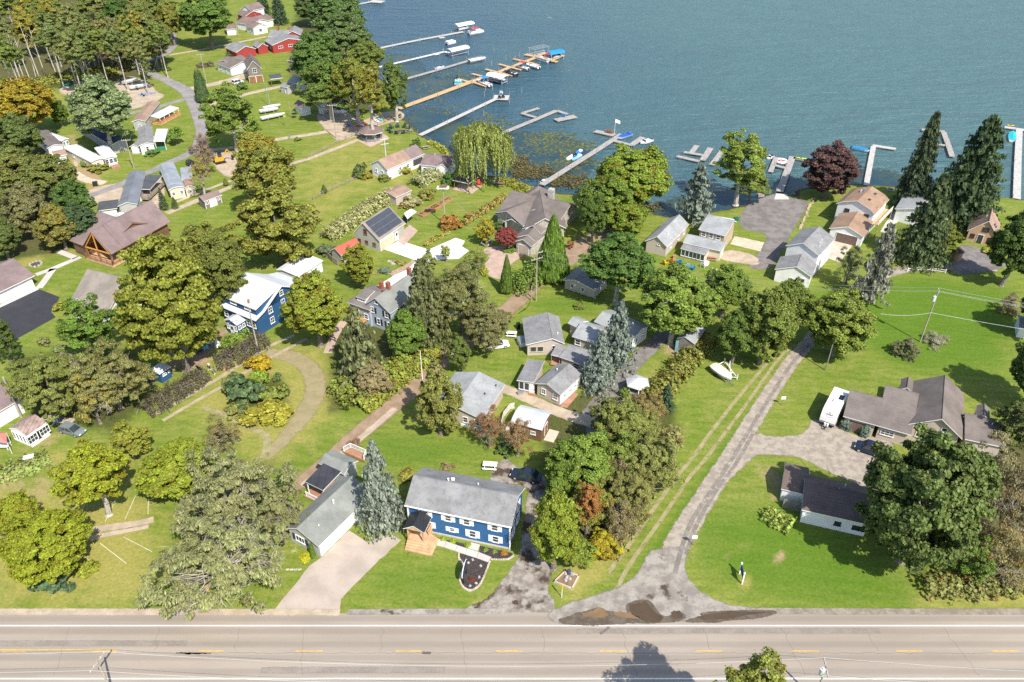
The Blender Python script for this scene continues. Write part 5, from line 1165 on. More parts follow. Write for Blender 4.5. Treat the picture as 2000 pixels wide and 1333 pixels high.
W=wing(t,(884,352),(916,359),(922,343),2.5,.9,'u',wlog,shingle('black_shingles',(.03,.03,.033),.1),walls=False,hip=1.5);posts(t,[W.pt(s,q).xy for s in(.3,W.U-.3)for q in(.3,W.V-.3)],0,2.4,brownwood,.16);deck(t,[W.pt(0,-.4).xy,W.pt(W.U+1,-.4).xy,W.pt(W.U+1,W.V).xy,W.pt(0,W.V).xy],.1,aggreg,.09,'paving')
t,W=simple('house','large taupe two storey house with white windows and timber entrance by lake trees','house',(482,137),(511,134),(577,111),4.8,2.8,'v',wbrown,rtaupe,oh=.4,wins=())
for z in(3.9,):[win(W,'r',a,z,1.4,1.5,cols=2)for a in(.22,.55,.85)]
[win(W,'r',a,1.6,1.2,1.3)for a in(.12,.6)];win(W,'f',.5,4.2,1.4,1.6,cols=2);[door(W,'f',a,2.3,2.3,brownwood,panels=3,name='garage_door')for a in(.28,.74)]
W2=wing(t,(560,118),(590,122),(610,100),4.6,2.2,'u',wbrown,rtaupe,name='rear_roof');W3=wing(t,(528,155),(552,152),(556,145),2.6,.4,'u',wbrown,rdark,frac=1,walls=False,name='porch_roof');posts(t,[W3.pt(.2,.2).xy,W3.pt(W3.U-.2,.2).xy],0,2.5,brownwood)
t,W=simple('house','long white garage wing with grey roof and overhead door beside taupe house','garage',(420,123),(449,134),(483,126),2.8,1.3,'u',wwhite,rtaupe,oh=.35,depth_=10);door(W,'r',.4,4.5,2.3,white,panels=4,name='garage_door');win(W,'f',.3,1.5,.9,1.1);win(W,'f',.6,1.5,.9,1.1)
W2=wing(t,(450,128),(486,118),None,2.8,1.2,'u',wwhite,rtaupe,depth_=8,name='wing_roof');door(W2,'f',.25,4.0,2.2,white,panels=4,name='garage_door');door(W2,'f',.75,1,2.1,reddoor)
def barn(label,A,B,C,ze,rise,ridge,wins=(),nm='red_barn',cat='barn',rf=None):
    t,W=simple(nm,label,cat,A,B,C,ze,rise,ridge,wred,rf or rgrey,wins=wins,oh=.25);return t,W
barn('red barn with grey roof standing alone on grass left of smaller red shed',(439,93),(461,103),(493,92),2.8,1.6,'u')
barn('tall narrow red shed with gambrel end between red barn and red house',(492,88),(503,94),(518,87),2.6,1.3,'u',nm='red_shed',cat='shed')
t,W=barn('long red house with grey roof and white windows',(515,79),(531,89),(588,74),3.2,1.6,'u',nm='red_house',cat='house');[win(W,'r',a,2.0,1.8,.9,cols=2,rows=1)for a in(.25,.55,.8)];[win(W,'f',a,1.8,1,1)for a in(.3,.7)]
W2=wing(t,(523,72),(560,73),(575,62),3.3,1.6,'u',wred,rgrey,name='back_roof');W3=wing(t,(556,70),(588,69),(585,58),3.3,1.6,'v',wred,rgrey,name='back_roof');chimney(W2,.4,.5,.8,1.4);chimney(W3,.2,.5,.8,1.4)
t,W=simple('house','white house with rambling brown roofs near top of view','house',(478,50),(494,56),(516,48),2.8,1.3,'u',wwhite,rbrown,oh=.3,wins=(('f',.5,1,1.1),('r',.5,1.4,1.3)))
W2=wing(t,(460,44),(492,50),(510,38),2.8,1.6,'u',wwhite,rbrown,name='roof');W3=wing(t,(508,44),(535,38),None,2.8,1.5,'u',wwhite,rbrown,depth_=9,name='roof');W4=wing(t,(441,58),(463,56),(462,48),2.5,.9,'u',wwhite,rbrown,name='roof');chimney(W3,.2,.6,.8,1.3)
t,W=simple('house','red walled house with faded brown gable roof furthest up the road','house',(462,27),(478,33),(500,22),2.9,1.7,'u',wred,rbrown,oh=.3);W2=wing(t,(470,18),(490,22),(500,12),4.5,2,'v',wwhite,rbrown,name='roof');win(W2,'f',.5,3.5,1.5,1.4,cols=2)
t,W=simple('shed','white shed with brown roof beside parked sailing boats','shed',(573,204),(588,213),(604,206),2.5,1.1,'u',wwhite,rbrown,oh=.3);door(W,'f',.5,1.2,1.9,white)
t,W=simple('shed','little white shed with pale roof at edge of kayak lot','shed',(619,209),(630,211),(632,204),2.1,.6,'v',wwhite,rpale)
t,W=simple('shed','grey shed beside house drive under lake trees','shed',(545,168),(560,172),(570,163),2.3,.6,'u',wgrey,rgrey);door(W,'f',.5,1.2,1.9,wgrey)
gazebo('white eight sided lakeside summerhouse with dark roof in tree shade',664,217,3.0,2.8,1.4,8,white,rdark,half=True,closed=1.0,name='summerhouse')
t,W=simple('cottage','pale cottage wall glimpsed behind lake trees','cottage',(560,160),(585,165),(595,152),2.7,1.2,'u',wwhite,rlight)
# ---- lower left yard
t=thing('greenhouse','white framed greenhouse shed with glazed front and brown slatted roof','greenhouse',G(60,865));W=wing(t,(17,837),(52,852),(92,826),2.6,.9,'v',white,mat('slatted_glass_roof',(.30,.22,.19),.5,.25,1,lines=(0,.5,.45)),frac=.5,oh=.12)
for a in(.12,.31,.5,.69,.88):win(W,'f',a,1.25,.62,1.7,rows=1)
for a in(.27,.73):win(W,'r',a,1.45,2.2,1.5,cols=4,rows=2)
rt=MB();
for i in range(8):q=W.V*(i+.5)/8;rt.box(W.pt(W.U*.75,q,0)+Vector((0,0,W.zat(W.U*.75,q)+.01)),(.1,.08,.05),W.ang)
t=house('outbuilding','white outbuilding with plain mauve roof cut by left edge beside leaning pole','outbuilding',0,800);W=wing(t,(-60,838),(43,778),(27,724),3.0,1.6,'u',wwhite,rmauve,frac=.55,oh=.3,depth_=9)
t=house('shed','small dark blue shed with white lean-to roof and tyre against it','shed',318,735);W=wing(t,(311,731),(334,716),(322,706),2.3,.35,'u',wnavy,rwhite,frac=1,oh=.2);win(W,'f',.4,1.5,.8,.5,cols=2,rows=1);win(W,'f',.75,1.5,.4,.4)
t,W=simple('cottage','little mauve roof peeping between olive trees','shed',(112,703),(138,708),(144,692),2.2,.8,'u',wbrown,rmauve)
t=house('shed','weathered grey board shed with turquoise trim under large maple','shed',1340,680);W=wing(t,(1322,661),(1357,672),(1368,640),3.0,.9,'v',woldwood,rlight,frac=.4,oh=.15);b=MB();b.box(W.pt(.15,.12,0),(.5,.12,2.6),W.ang);b.build('turquoise_corner_board',mat('turquoise_paint',(.25,.50,.55),.6,.1),t)
t,W=simple('shed','small white shed cut by right edge behind bare bush','shed',(1990,640),(2030,648),(2035,625),2.3,.7,'u',wwhite,rgrey)
# ================================================================ TREES, SHRUBS, HEDGES
G1=(.072,.112,.022);G2=(.118,.150,.022);G3=(.046,.078,.022);OL=(.100,.104,.036);SI=(.115,.140,.075);BR=(.110,.090,.048);YE=(.230,.190,.022);BG=(.095,.150,.022);SPR=(.040,.062,.034);BLS=(.130,.155,.125);PUR=(.055,.030,.033)
T=tree
T('lush yellow green tree in lower left corner near the highway','maple_0',88,1062,86,78,1.5,(.135,.150,.016),.25)
T('yellow green tree with thick pale leaning trunk beside chalk lines','broad_0',178,922,66,66,4,(.150,.160,.018),.35,bark_=palebark)
T('bright green round tree between pale trunk tree and grey green thicket','maple_1',342,916,78,66,1.5,(.130,.150,.020),.25)
T('yellow green tree behind the lower left corner tree','broad_1',30,1000,45,42,1.5,(.150,.165,.02),.35)
T('large feathery grey green tree standing by the highway verge','wisp_0',430,1090,112,100,1.5,(.150,.152,.080),.05,tw=26,tr=.5)
T('feathery grey green tree behind the highway verge tree','wisp_1',455,960,92,84,1.5,(.148,.148,.080),.06,tw=24)
T('low feathery grey green tree leaning over the brown lane','wisp_2',545,1000,42,55,1,(.14,.14,.07),.08,tw=16)
T('olive ornamental tree at left edge of grey green thicket','loose_0',250,860,42,38,1,(.150,.155,.03),.3)
T('small reddish grey tree above grey green thicket','thin_0',430,848,32,34,1,(.12,.10,.055),.1,tw=8)
T('giant olive green maple in left middle, largest of its neighbours','maple_2',326,590,98,128,2.5,(.112,.118,.022),.16)
T('olive maple behind the giant left maple','broad_2',400,500,62,66,3,(.105,.110,.026),.18)
T('dark olive tree between giant maple and tall poplar','broad_3',438,528,40,72,3,(.085,.095,.026),.15)
T('green tree in front of stone grey roofed house','loose_1',172,640,58,58,2,G1,.12)
T('olive bushy tree left of brown bushy tree','fine_3',92,748,62,62,1,(.105,.115,.035),.1,tw=8)
T('brownish olive bushy tree behind dark hedge','fine_4',215,738,66,66,1,(.115,.110,.048),.15,tw=8)
T('small yellowing tree between two olive bushes','thin_1',176,775,30,48,1,(.22,.19,.06),.4,leafm='leaf_orange')
T('dark tree cut by left edge below the blacktop','loose_2',4,662,26,44,1,(.05,.07,.02),.1)
T('tall broad poplar with dense olive crown, centre left','tall_0',538,430,80,84,1.5,(.118,.118,.028),.22,tr=.45)
T('upper poplar with thinning yellow olive crown','tall_1',520,345,62,66,3,(.115,.118,.028),.25)
T('golden topped tree above the tall poplar','broad_4',503,300,48,45,3,(.150,.138,.028),.5)
T('yellow green maple with two tone crown before navy farmhouse','maple_3',612,594,64,68,3,(.125,.140,.022),.32)
T('round yellow green tree beside red roofed shed','broad_5',700,518,30,40,1,(.125,.135,.022),.3)
T('airy green tree with pale split trunk on shaded lawn','loose_0',447,222,54,58,3.5,(.085,.115,.026),.12,bark_=palebark)
T('silvery green tree towering over navy roofed mobile home','broad_1',197,210,62,64,4.5,SI,.04,bark_=palebark)
T('orange yellow maple at left edge above mobile homes','broad_2',46,200,54,50,4,(.19,.15,.02),.7)
T('small dense green tree beside orange maple','broad_0',113,220,17,26,.5,(.065,.095,.02),.1)
T('narrow dark green columnar evergreen by village road fork','cone_0',1,1,1,1,1)if False else None
conifer('narrow dark green columnar evergreen by village road fork','column_0',(391,136),(398,200),15,(.045,.07,.026),name='columnar_evergreen')
T('round green tree on lawn corner by village road','shrub_1',341,266,13,15,.6,G1,0)
T('purple grey half bare tree at bend of village road','thin_2',395,297,24,32,2.5,(.15,.10,.09),.05,tw=10)
T('thin half bare tree with pale trunk beside silver mobile home','thin_0',390,335,20,26,5,(.20,.16,.06),.3,tw=8,bark_=palebark)
conifer('young dark spruce in front of log cabin lawn','spruce_0',(318,367),(322,410),11,(.05,.065,.03));conifer('small dark spruce beside gravel by silver mobile home','spruce_1',(341,385),(343,408),9,(.055,.075,.025));conifer('tiny cone shaped evergreen on narrow lane strip','cone_0',(441,347),(442,363),6,(.11,.12,.03),name='small_evergreen');conifer('tiny cone shaped evergreen by rail fence in big meadow','cone_1',(633,360),(634,378),7,(.06,.085,.03),name='small_evergreen')
# wood in the upper left corner and at the left edge
q=random.Random(11)
for i in range(64):
    px=q.uniform(-30,320);py=q.uniform(-70,112);py=min(py,122-.08*px);e=q.random()
    c=[(.105,.128,.036),(.122,.128,.052),(.095,.115,.042),(.18,.155,.035)][int(q.random()*3.4)]
    T(['dark green','olive','deep green','yellowing'][[(.105,.128,.036),(.122,.128,.052),(.095,.115,.042),(.18,.155,.035)].index(c)]+' pale trunked tree '+('at top edge' if py<-20 else 'inside' if py<45 else 'along front')+' of far wood, '+('left' if px<80 else 'middle' if px<190 else 'right')+' part','loose_%d'%(i%3),px,py,q.uniform(20,32),q.uniform(26,36),q.uniform(7,11)if py>40 else 4,c,q.choice((.05,.1,.25)),group='trees of the far wood',bark_=palebark,name='woodland_tree',tr=.22)
for px,py,h in((38,150,80),(80,160,110),(92,158,105),(118,143,100),(128,148,95),(70,150,70),(155,132,60),(30,148,60),(196,134,70),(60,160,85),(108,140,75),(142,138,70),(18,146,65),(48,156,90)):
    g=G(px,py);z=topz(g,py-h);t=thing('bare_trunk','slender pale bare trunk standing along front of far wood','tree',(g.x,g.y,0),0,'bare trunks of the far wood');mb=MB();rr=random.Random(px);e=Vector((rr.uniform(-1.5,1.5),rr.uniform(-1,1),z));mb.tube((0,0,-.1),e,.20,.06,6);mb.build('trunk',mat('whitish_bark',(.50,.47,.42),.85,.2,1),t,O)
    mb=MB()
    for k in range(7):s=Vector((0,0,0)).lerp(e,.45+.07*k);a=rr.uniform(0,6.28);mb.tube(s,s+Vector((math.cos(a),math.sin(a),1.1))*rr.uniform(.8,2.0),.06,.02,4)
    mb.build('limb',MATS['whitish_bark'],t,O)
for lab,px,py,rx,ry,c,a in(('brown leaved tree at edge of far wood',175,72,34,40,BR,.1),('broad brown leaved tree right of far wood',218,80,40,48,(.13,.105,.055),.05),('dark green tree behind brown leaved trees',232,30,36,36,G3,.05),('salmon orange tree at top of far wood',275,22,40,34,(.17,.13,.06),.8),('tall green tree with orange flecks where road meets wood',292,70,40,50,(.10,.11,.04),.3),
 ('yellow patched tree inside far wood',60,60,34,36,(.15,.135,.03),.5),('yellowing green tree right of road wood',330,40,26,36,(.12,.12,.03),.3)):T(lab,'broad_%d'%(px%6),px,py,rx,ry,3,c,a,leafm='leaf_orange' if a>.6 else None,tw=6 if c==BR else 0)
T('small dark bush tree by junction of village road','loose_2',282,133,12,22,.5,(.09,.10,.04),.1)
T('large green tree with stout dark trunk on lawn near top','broad_3',402,32,50,44,4.5,(.065,.10,.024),.08)
for lab,px,py,rx,ry,c,a in(('dark green crown topmost in left edge grove',30,268,44,44,(.060,.078,.026),.1),('olive crown second in left edge grove',30,335,52,44,(.095,.100,.032),.25),('wide olive crown in middle of left edge grove',92,345,48,46,(.085,.095,.03),.22),('dark crown right of grove middle',140,392,34,44,G3,.1),('grey brown crown low in left edge grove',48,410,46,52,(.095,.09,.045),.12),
 ('orange flecked crown at lower end of left grove',112,440,42,44,(.11,.10,.03),.45),('dark blue green crown at right end of left grove',155,436,28,40,(.04,.062,.032),.05),('dark crown cut by left edge in lower grove',0,462,32,40,(.06,.075,.025),.1),('green crown cut by left edge in middle grove',-6,400,32,44,(.075,.09,.026),.15)):T(lab,'broad_%d'%(abs(px)%6),px,py,rx,ry,1,c,a)
# big trees at the left shore
for lab,k,px,py,rx,ry,tk,c,a in(('dark green shore tree topmost beside lake','broad_0',655,25,56,50,2,(.055,.085,.03),.05),('tall dark green shore tree hiding red house end','broad_1',672,72,52,48,3,(.060,.085,.032),.05),('deep green shore tree beside taupe house','maple_0',615,118,52,54,3,(.055,.088,.024),.06),('green shore tree over white summerhouse','loose_1',640,170,56,48,3.5,(.068,.095,.024),.1),
 ('olive shore tree with bright leaves over kayaks','loose_0',690,160,44,56,5,(.11,.12,.026),.3),('yellow olive shore tree with straight white trunk','loose_2',722,178,30,54,7,(.13,.125,.025),.42),('olive green shore tree leaning over first docks','broad_2',715,108,32,34,4,(.085,.105,.028),.12),('slim green tree standing alone at foot of tan dock','tall_1',769,168,26,50,3.5,(.070,.095,.026),.12),('green tree on lawn among shore trees near top','broad_3',605,12,28,34,2,(.055,.08,.03),.05)):T(lab,k,px,py,rx,ry,tk,c,a,bark_=palebark)
conifer('dark spruce left of pair by brown roofed house','norway_0',(512,-22),(516,30),16,(.035,.055,.026));conifer('dark spruce right of pair by brown roofed house','norway_1',(545,-20),(548,48),17,(.033,.052,.026))
# shoreline right of the lawn
T('large pale green weeping willow at the water edge','weep_0',941,300,56,58,.5,(.155,.172,.055),.1,name='willow_tree',tr=.5)
T('upright bright green tree behind weeping willow','broad_4',903,268,16,24,1,(.10,.14,.022),.15)
T('large bright green and yellow tree beside lodge','maple_1',1238,342,80,66,3,(.105,.135,.022),.36);T('green tree lower left of big yellow flecked tree','broad_5',1190,390,52,52,2,(.08,.11,.022),.2);T('green yellow tree at foot of lane by lodge','broad_0',1222,425,46,36,1.5,(.095,.125,.022),.35);T('dark green tree against lodge side wall','loose_1',1160,425,24,46,1.5,(.06,.09,.022),.15)
conifer('pale blue green spruce at waterline','pine_0',(1368,322),(1356,432),44,(.115,.135,.105),bark_=palebark)
T('airy light green tree with leaning trunk on waterline','loose_2',1452,312,54,54,5.5,(.125,.155,.036),.12,bark_=palebark);T('small green tree below airy waterline tree','loose_0',1470,358,36,24,2.5,(.11,.135,.03),.1)
T('round dark purple beech on shore lawn','maple_2',1623,330,54,54,1.2,PUR,.0)
conifer('tall slender dark spruce leaning at shore','norway_0',(1832,220),(1775,402),37,(.050,.064,.032));conifer('tallest dark spruce with broad skirt near right edge','norway_1',(1940,228),(1872,430),70,(.034,.052,.022));conifer('dark mixed spruce in front of grey roofed house','norway_2',(1822,342),(1790,512),58,(.050,.066,.028));conifer('second dark spruce beside slender shore spruce','norway_3',(1800,330),(1776,408),30,(.035,.052,.03))
conifer('grey half dead spruce with bare lower branches','pine_1',(1738,438),(1695,590),44,(.150,.150,.115),bark_=palebark)
T('dark green maple cut by right edge','broad_1',1988,478,48,70,2,(.045,.068,.018),.05);T('thin grey twiggy tree by old pole near driveway','thin_1',1664,512,24,34,1.5,(.10,.105,.055),.1,tw=12)
T('yellow flecked green bush tree beside round hut','loose_1',1845,470,30,34,.5,(.10,.115,.025),.35)
# middle
T('large round green maple beside gravel road','maple_3',1642,625,72,66,2,(.110,.135,.030),.1);T('dark green maple left of gravel road maple','maple_0',1500,632,62,72,2,(.085,.105,.026),.14);T('green maple beside white two storey house','broad_2',1545,590,36,48,3,(.085,.11,.026),.12);T('green maple behind dark gravel road maple','broad_3',1420,562,44,46,2.5,(.080,.112,.024),.1);T('deep green tree between court maple and boat trailer','broad_4',1440,650,44,50,2,(.062,.09,.022),.1)
T('large bright green maple over cottage court drive','maple_1',1322,585,84,72,4,(.098,.132,.028),.14,bark_=palebark);T('leaning deep green tree over lone beige cottage','broad_5',1208,512,66,56,4.5,(.048,.082,.020),.06,bark_=palebark)
conifer('taller of two blue spruces between court cottages','spruce_2',(1212,588),(1203,716),50,BLS);conifer('front one of two blue spruces between court cottages','spruce_3',(1173,648),(1168,757),48,BLS)
conifer('blue spruce beside royal blue house','spruce_0',(730,862),(748,1028),58,(.150,.170,.135),bark_=palebark)
T('olive upright evergreen before pale roofed house','tall_0',857,780,44,72,.5,(.125,.125,.040),.2,name='olive_evergreen')
conifer('large bright green cone arborvitae beside brown lane','cone_2',(1090,418),(1078,545),40,(.085,.135,.022),name='arborvitae');conifer('slim green cone arborvitae at lodge drive','cone_3',(984,497),(990,572),17,(.075,.115,.022),name='arborvitae')
hedge('tall green hedge along brown lane by lodge drive',[(1000,575),(1030,560),(1058,545)],4.5,4.5,(.085,.125,.022),.1,leaf=.2,dens=26)
conifer('large olive spruce beside blue grey farmhouse','norway_0',(838,508),(834,672),56,(.082,.090,.036));T('broad olive tree overhanging brown lane','fine_0',900,580,56,62,2,(.105,.105,.046),.1,tw=8);T('olive brown tree lower end of lane overhang','fine_1',950,640,42,44,1,(.105,.100,.048),.12,tw=8);T('small dark tree beside white parked car','broad_0',898,690,22,34,1,(.07,.09,.025),.1)
conifer('ragged grey green pine beside farmhouse path','pine_2',(702,602),(712,748),58,(.105,.115,.050));T('drooping grey brown bush under ragged pine','fine_2',728,742,32,34,.4,(.20,.165,.10),.05,tw=14);T('bright green tree before blue grey farmhouse wall','broad_1',793,650,42,46,1,(.072,.110,.022),.1);T('small pale green tree at corner of white driveway','loose_2',870,492,11,13,1,(.19,.21,.06),.1);T('pale topped tree at end of white driveway path','loose_0',836,512,18,24,1.5,(.15,.165,.07),.2)
conifer('young spruce in lawn by gazebo drive','spruce_1',(1297,752),(1298,803),24,(.035,.06,.03))
T('crimson leaved maple by lodge entrance','broad_2',990,463,20,20,1.2,(.16,.035,.035),0);T('bright yellow tree beside crimson maple','loose_1',949,450,19,24,1,(.25,.22,.02),.6);T('small airy tree on lodge drive corner','thin_0',935,503,24,20,1,(.14,.15,.05),.2,tw=6)
# tangle between the court and the gravel road
for lab,k,px,py,rx,ry,tk,c,a in(('bright green tree right of dark car','broad_3',1138,905,66,64,2,(.095,.130,.026),.12),('bright yellow green tree along blue house lane','broad_4',1085,1030,52,80,1.5,(.125,.148,.024),.25),('green tree with orange patches in roadside tangle','loose_0',1150,985,46,50,1,(.125,.13,.03),.4),('red orange turned tree in roadside tangle','loose_1',1150,985,26,40,3,(.26,.12,.05),.5),('small yellow tree at lower end of tangle','loose_2',1180,1065,36,30,.5,(.26,.23,.022),.7),('olive tree in middle of tangle','fine_3',1218,838,52,60,1,(.135,.145,.045),.1),
 ('grey olive tree on right flank of tangle','fine_4',1272,905,50,58,1,(.145,.15,.055),.12),('olive evergreen at top of tangle by drive fork','loose_1',1188,815,34,44,.5,(.10,.105,.036),.1),('orange brown tree beside gazebo drive','fine_0',1262,800,34,34,.5,(.15,.12,.055),.3),('grey twiggy tree low in tangle','thin_2',1205,940,36,46,.5,(.15,.12,.075),.05),('brown twiggy tree beside yellow tree','thin_0',1215,1010,42,46,.4,(.13,.105,.06),.15),('dark green tree behind bright green tree','broad_5',1170,880,34,40,1,(.07,.10,.03),.1),('pale olive tree at outer bend of tangle','fine_1',1245,852,50,50,.8,(.14,.145,.05),.15),('green tree filling centre of tangle','loose_2',1205,905,52,58,1,(.10,.125,.032),.15),('greenish brown tree low on road flank of tangle','fine_0',1232,968,44,54,.6,(.145,.14,.055),.2),('leafy green tree behind dark parked sedan','broad_1',1100,940,38,46,1,(.09,.125,.025),.1),('green low tree at front tip of tangle','loose_1',1128,1078,34,34,.5,(.12,.15,.03),.3)):T(lab,k,px,py,rx,ry,tk,c,a,tw=12 if k[:4]in('fine','thin')else 0,leafm='leaf_orange' if 'orange' in lab else None)
hedge('mixed autumn shrubs along right side of gazebo lawn',[(1265,790),(1300,760),(1330,725),(1362,690),(1385,668)],4.5,2.6,(.120,.125,.030),.45,leaf=.24,dens=20,seed=7,cat='hedge');hedge('tangled shrubs along foot of roadside tangle',[(1180,1090),(1225,1010),(1270,930),(1315,850)],4,2.2,(.125,.120,.045),.35,leaf=.24,dens=20,seed=9,leafm='leaf_orange')
T('red leaved twiggy tree by brown metal roofed shed','thin_1',955,830,30,34,1.8,(.15,.085,.05),.15,tw=12);T('second red brown twiggy tree in front of brown shed','thin_2',1010,850,32,32,1.8,(.16,.10,.055),.15,tw=12)
# right
T('giant dark green maple over white outbuilding','maple_2',1806,980,122,144,1,(.060,.078,.026),.10,tr=.55);T('part of dark maple crown nearest ranch house','maple_3',1868,930,66,70,3,(.066,.082,.028),.1)if False else T('dark green maple behind giant right maple','maple_3',1872,930,62,66,3,(.066,.082,.028),.1)
for lab,px,py,rx,ry,c,a in(('grey bare twiggy tree behind giant maple',1945,930,58,76,(.16,.14,.085),.05),('brown bare twiggy tree at right edge thicket',1985,985,56,84,(.16,.125,.075),.1),('grey brown tangle tree at lower right edge',1965,1080,56,62,(.14,.115,.06),.3),('olive brushy tree in lower right thicket',1905,1090,40,46,(.075,.115,.025),.15),('dark tree behind ranch at right edge',1985,830,40,50,(.065,.075,.03),.05)):T(lab,'thin_%d'%(px%3)if 'bare' in lab or 'tangle' in lab else 'loose_%d'%(px%3),px,py,rx,ry,.6,c,a,tw=20 if 'bare' in lab or 'tangle' in lab else 0,leafm='leaf_orange')
T('dark tree cut by right edge behind ranch lawn','broad_2',2040,720,52,70,2,(.045,.065,.02),0);T('dark tree cut by right edge above ranch lawn','broad_3',2052,600,45,55,2,(.045,.065,.02),0)
T('tall sparse tree whose top shows at bottom edge over highway','loose_2',1478,1372,92,100,10.5,(.13,.14,.035),.25,tw=10)
# shrubs and hedges
hedge('long dark purple hedge left part along wheel tracks',[(285,812),(320,790),(360,765),(400,738)],4.2,2.6,(.060,.050,.036),0,leaf=.12,dens=46,seed=3);hedge('dark purple hedge right part behind white parasol',[(424,716),(455,708),(490,688),(515,668)],4.4,2.8,(.060,.050,.038),0,leaf=.12,dens=46,seed=4)
hedge('pale variegated tall grass hedge beside solar barn',[(640,470),(668,450),(700,425),(740,400),(768,385)],4.5,2.4,(.25,.25,.11),.1,leaf=.24,dens=26,seed=5);hedge('pale variegated hedge behind tan garage',[(812,366),(835,352),(860,343)],4.6,2.6,(.22,.23,.11),.1,leaf=.24,dens=24,seed=6);hedge('orange and green hedge row between lawns left of lodge',[(905,440),(930,425),(960,405),(985,388)],2,1.3,(.19,.17,.045),.6,leaf=.2,dens=26,seed=8,leafm='leaf_orange');hedge('yellow green planting strip along white driveway',[(830,482),(850,468),(878,455)],1.4,.7,(.20,.19,.045),.5,leaf=.18,dens=26,seed=12)
hedge('shoreline reeds along lakeside lawn corner',[(840,280),(860,290),(873,302),(866,308)],2.2,.9,(.22,.23,.035),.2,leaf=.22,dens=22,seed=13);hedge('yellow green growth along shore before lodge',[(978,352),(1000,362),(1020,372),(1060,386)],3,1.4,(.17,.18,.035),.4,leaf=.22,dens=20,seed=14)
hedge('leafy undergrowth along brown lane left side',[(700,800),(735,775),(775,742),(815,715),(850,690)],5,2.0,(.14,.155,.028),.4,leaf=.24,dens=20,seed=15);hedge('yellow green undergrowth right of ragged pine',[(740,760),(770,735),(800,715)],5,3,(.125,.15,.025),.35,leaf=.24,dens=20,seed=16);hedge('low growth below ragged pine',[(660,755),(690,780),(700,800)],5,2.4,(.115,.135,.028),.25,leaf=.24,dens=20,seed=17)
hedge('brush under far wood front edge',[(0,168),(60,172),(110,160),(170,150),(230,140),(250,132)],7,2.6,(.13,.14,.028),.35,leaf=.34,dens=9,seed=18);hedge('brush along road at far wood corner',[(255,118),(285,108),(310,100)],4,2.2,(.14,.14,.03),.4,leaf=.3,dens=11,seed=19);hedge('green planting along terrace of navy farmhouse',[(440,688),(455,668),(478,650)],3,1.2,(.13,.18,.03),.2,leaf=.2,dens=26,seed=20);hedge('low brush right of giant maple by verge',[(1800,1150),(1850,1150),(1920,1150),(1990,1140)],4,2,(.11,.115,.035),.35,leaf=.22,dens=18,seed=21,leafm='leaf_orange')
hedge('ornamental grass clump hedge beside white outbuilding',[(1497,1008),(1520,1022),(1545,1034)],3.2,1.6,(.19,.23,.05),.1,leaf=.2,dens=34,seed=22)
B=bush
B('golden yellow round shrub beside wheel tracks',508,708,23,20,(.27,.20,.015),.7);B('dark green shrub in loop island',478,765,36,36,(.055,.085,.035));B('olive shrub left in loop island',455,748,22,24,(.10,.115,.04));B('light green shrub in loop island beside golden shrub',500,738,20,20,(.13,.18,.025),.1);B('yellow flowering shrub at lower end of loop island',523,803,40,20,(.185,.175,.025),.35);B('green shrub right in loop island',530,770,28,26,(.12,.145,.03),.2);B('small dark shrub on right side of loop island',553,762,9,15,(.05,.085,.03));B('olive shrub at left tip of loop island',460,800,22,18,(.12,.13,.035),.2);B('small shrub on loop lawn beside dark shrub',541,737,7,12,(.07,.10,.035))
B('dark blue green shrub at foot of corner tree',105,1128,40,20,(.045,.075,.035));B('yellow green shrub beside dark corner shrub',165,1112,20,18,(.16,.18,.02),.3);B('small round shrub before brown shed',986,878,17,16,(.055,.085,.022));B('yellow shrub beside garage ranch corner',598,1086,13,11,(.30,.29,.02),.1);B('pale hosta beside garage ranch wall',574,1075,7,6,(.25,.27,.10));conifer('small pointed arborvitae at garage corner','column_1',(607,1060),(613,1092),6,(.075,.13,.02),name='arborvitae')
for i,(px,py,c)in enumerate(((866,1053,(.20,.26,.03)),(884,1057,(.20,.26,.03)),(914,1065,(.20,.26,.03)),(949,1074,(.12,.17,.04)),(966,1078,(.13,.16,.05)),(984,1080,(.28,.14,.02)),(922,1132,(.10,.03,.02)))):B(['small lime shrub nearest porch in mulch bed','second small lime shrub from porch in mulch bed','third small lime shrub from porch in mulch bed','small green perennial right of walkway stub','small grey green perennial next to orange mum','orange chrysanthemum at blue house corner','dark red low plant beside oval sign'][i],px,py,6 if i not in(3,4)else 5,4.5,c,.1 if i<5 else 0)
B('blue green shrub left of ranch carport',1655,826,13,18,(.13,.17,.13),kind='broad_1');B('blue green shrub between ranch doors',1690,838,13,18,(.13,.17,.13),kind='broad_3');B('grey olive round shrub in right meadow',1772,680,25,24,(.12,.125,.06),.05,kind='fine_1');B('bare weeping shrub right of leaning pole',1828,662,26,18,(.20,.19,.13),.05,kind='thin_1');B('bare reddish bush at right edge',1975,595,24,26,(.15,.115,.08),.1,kind='thin_2')
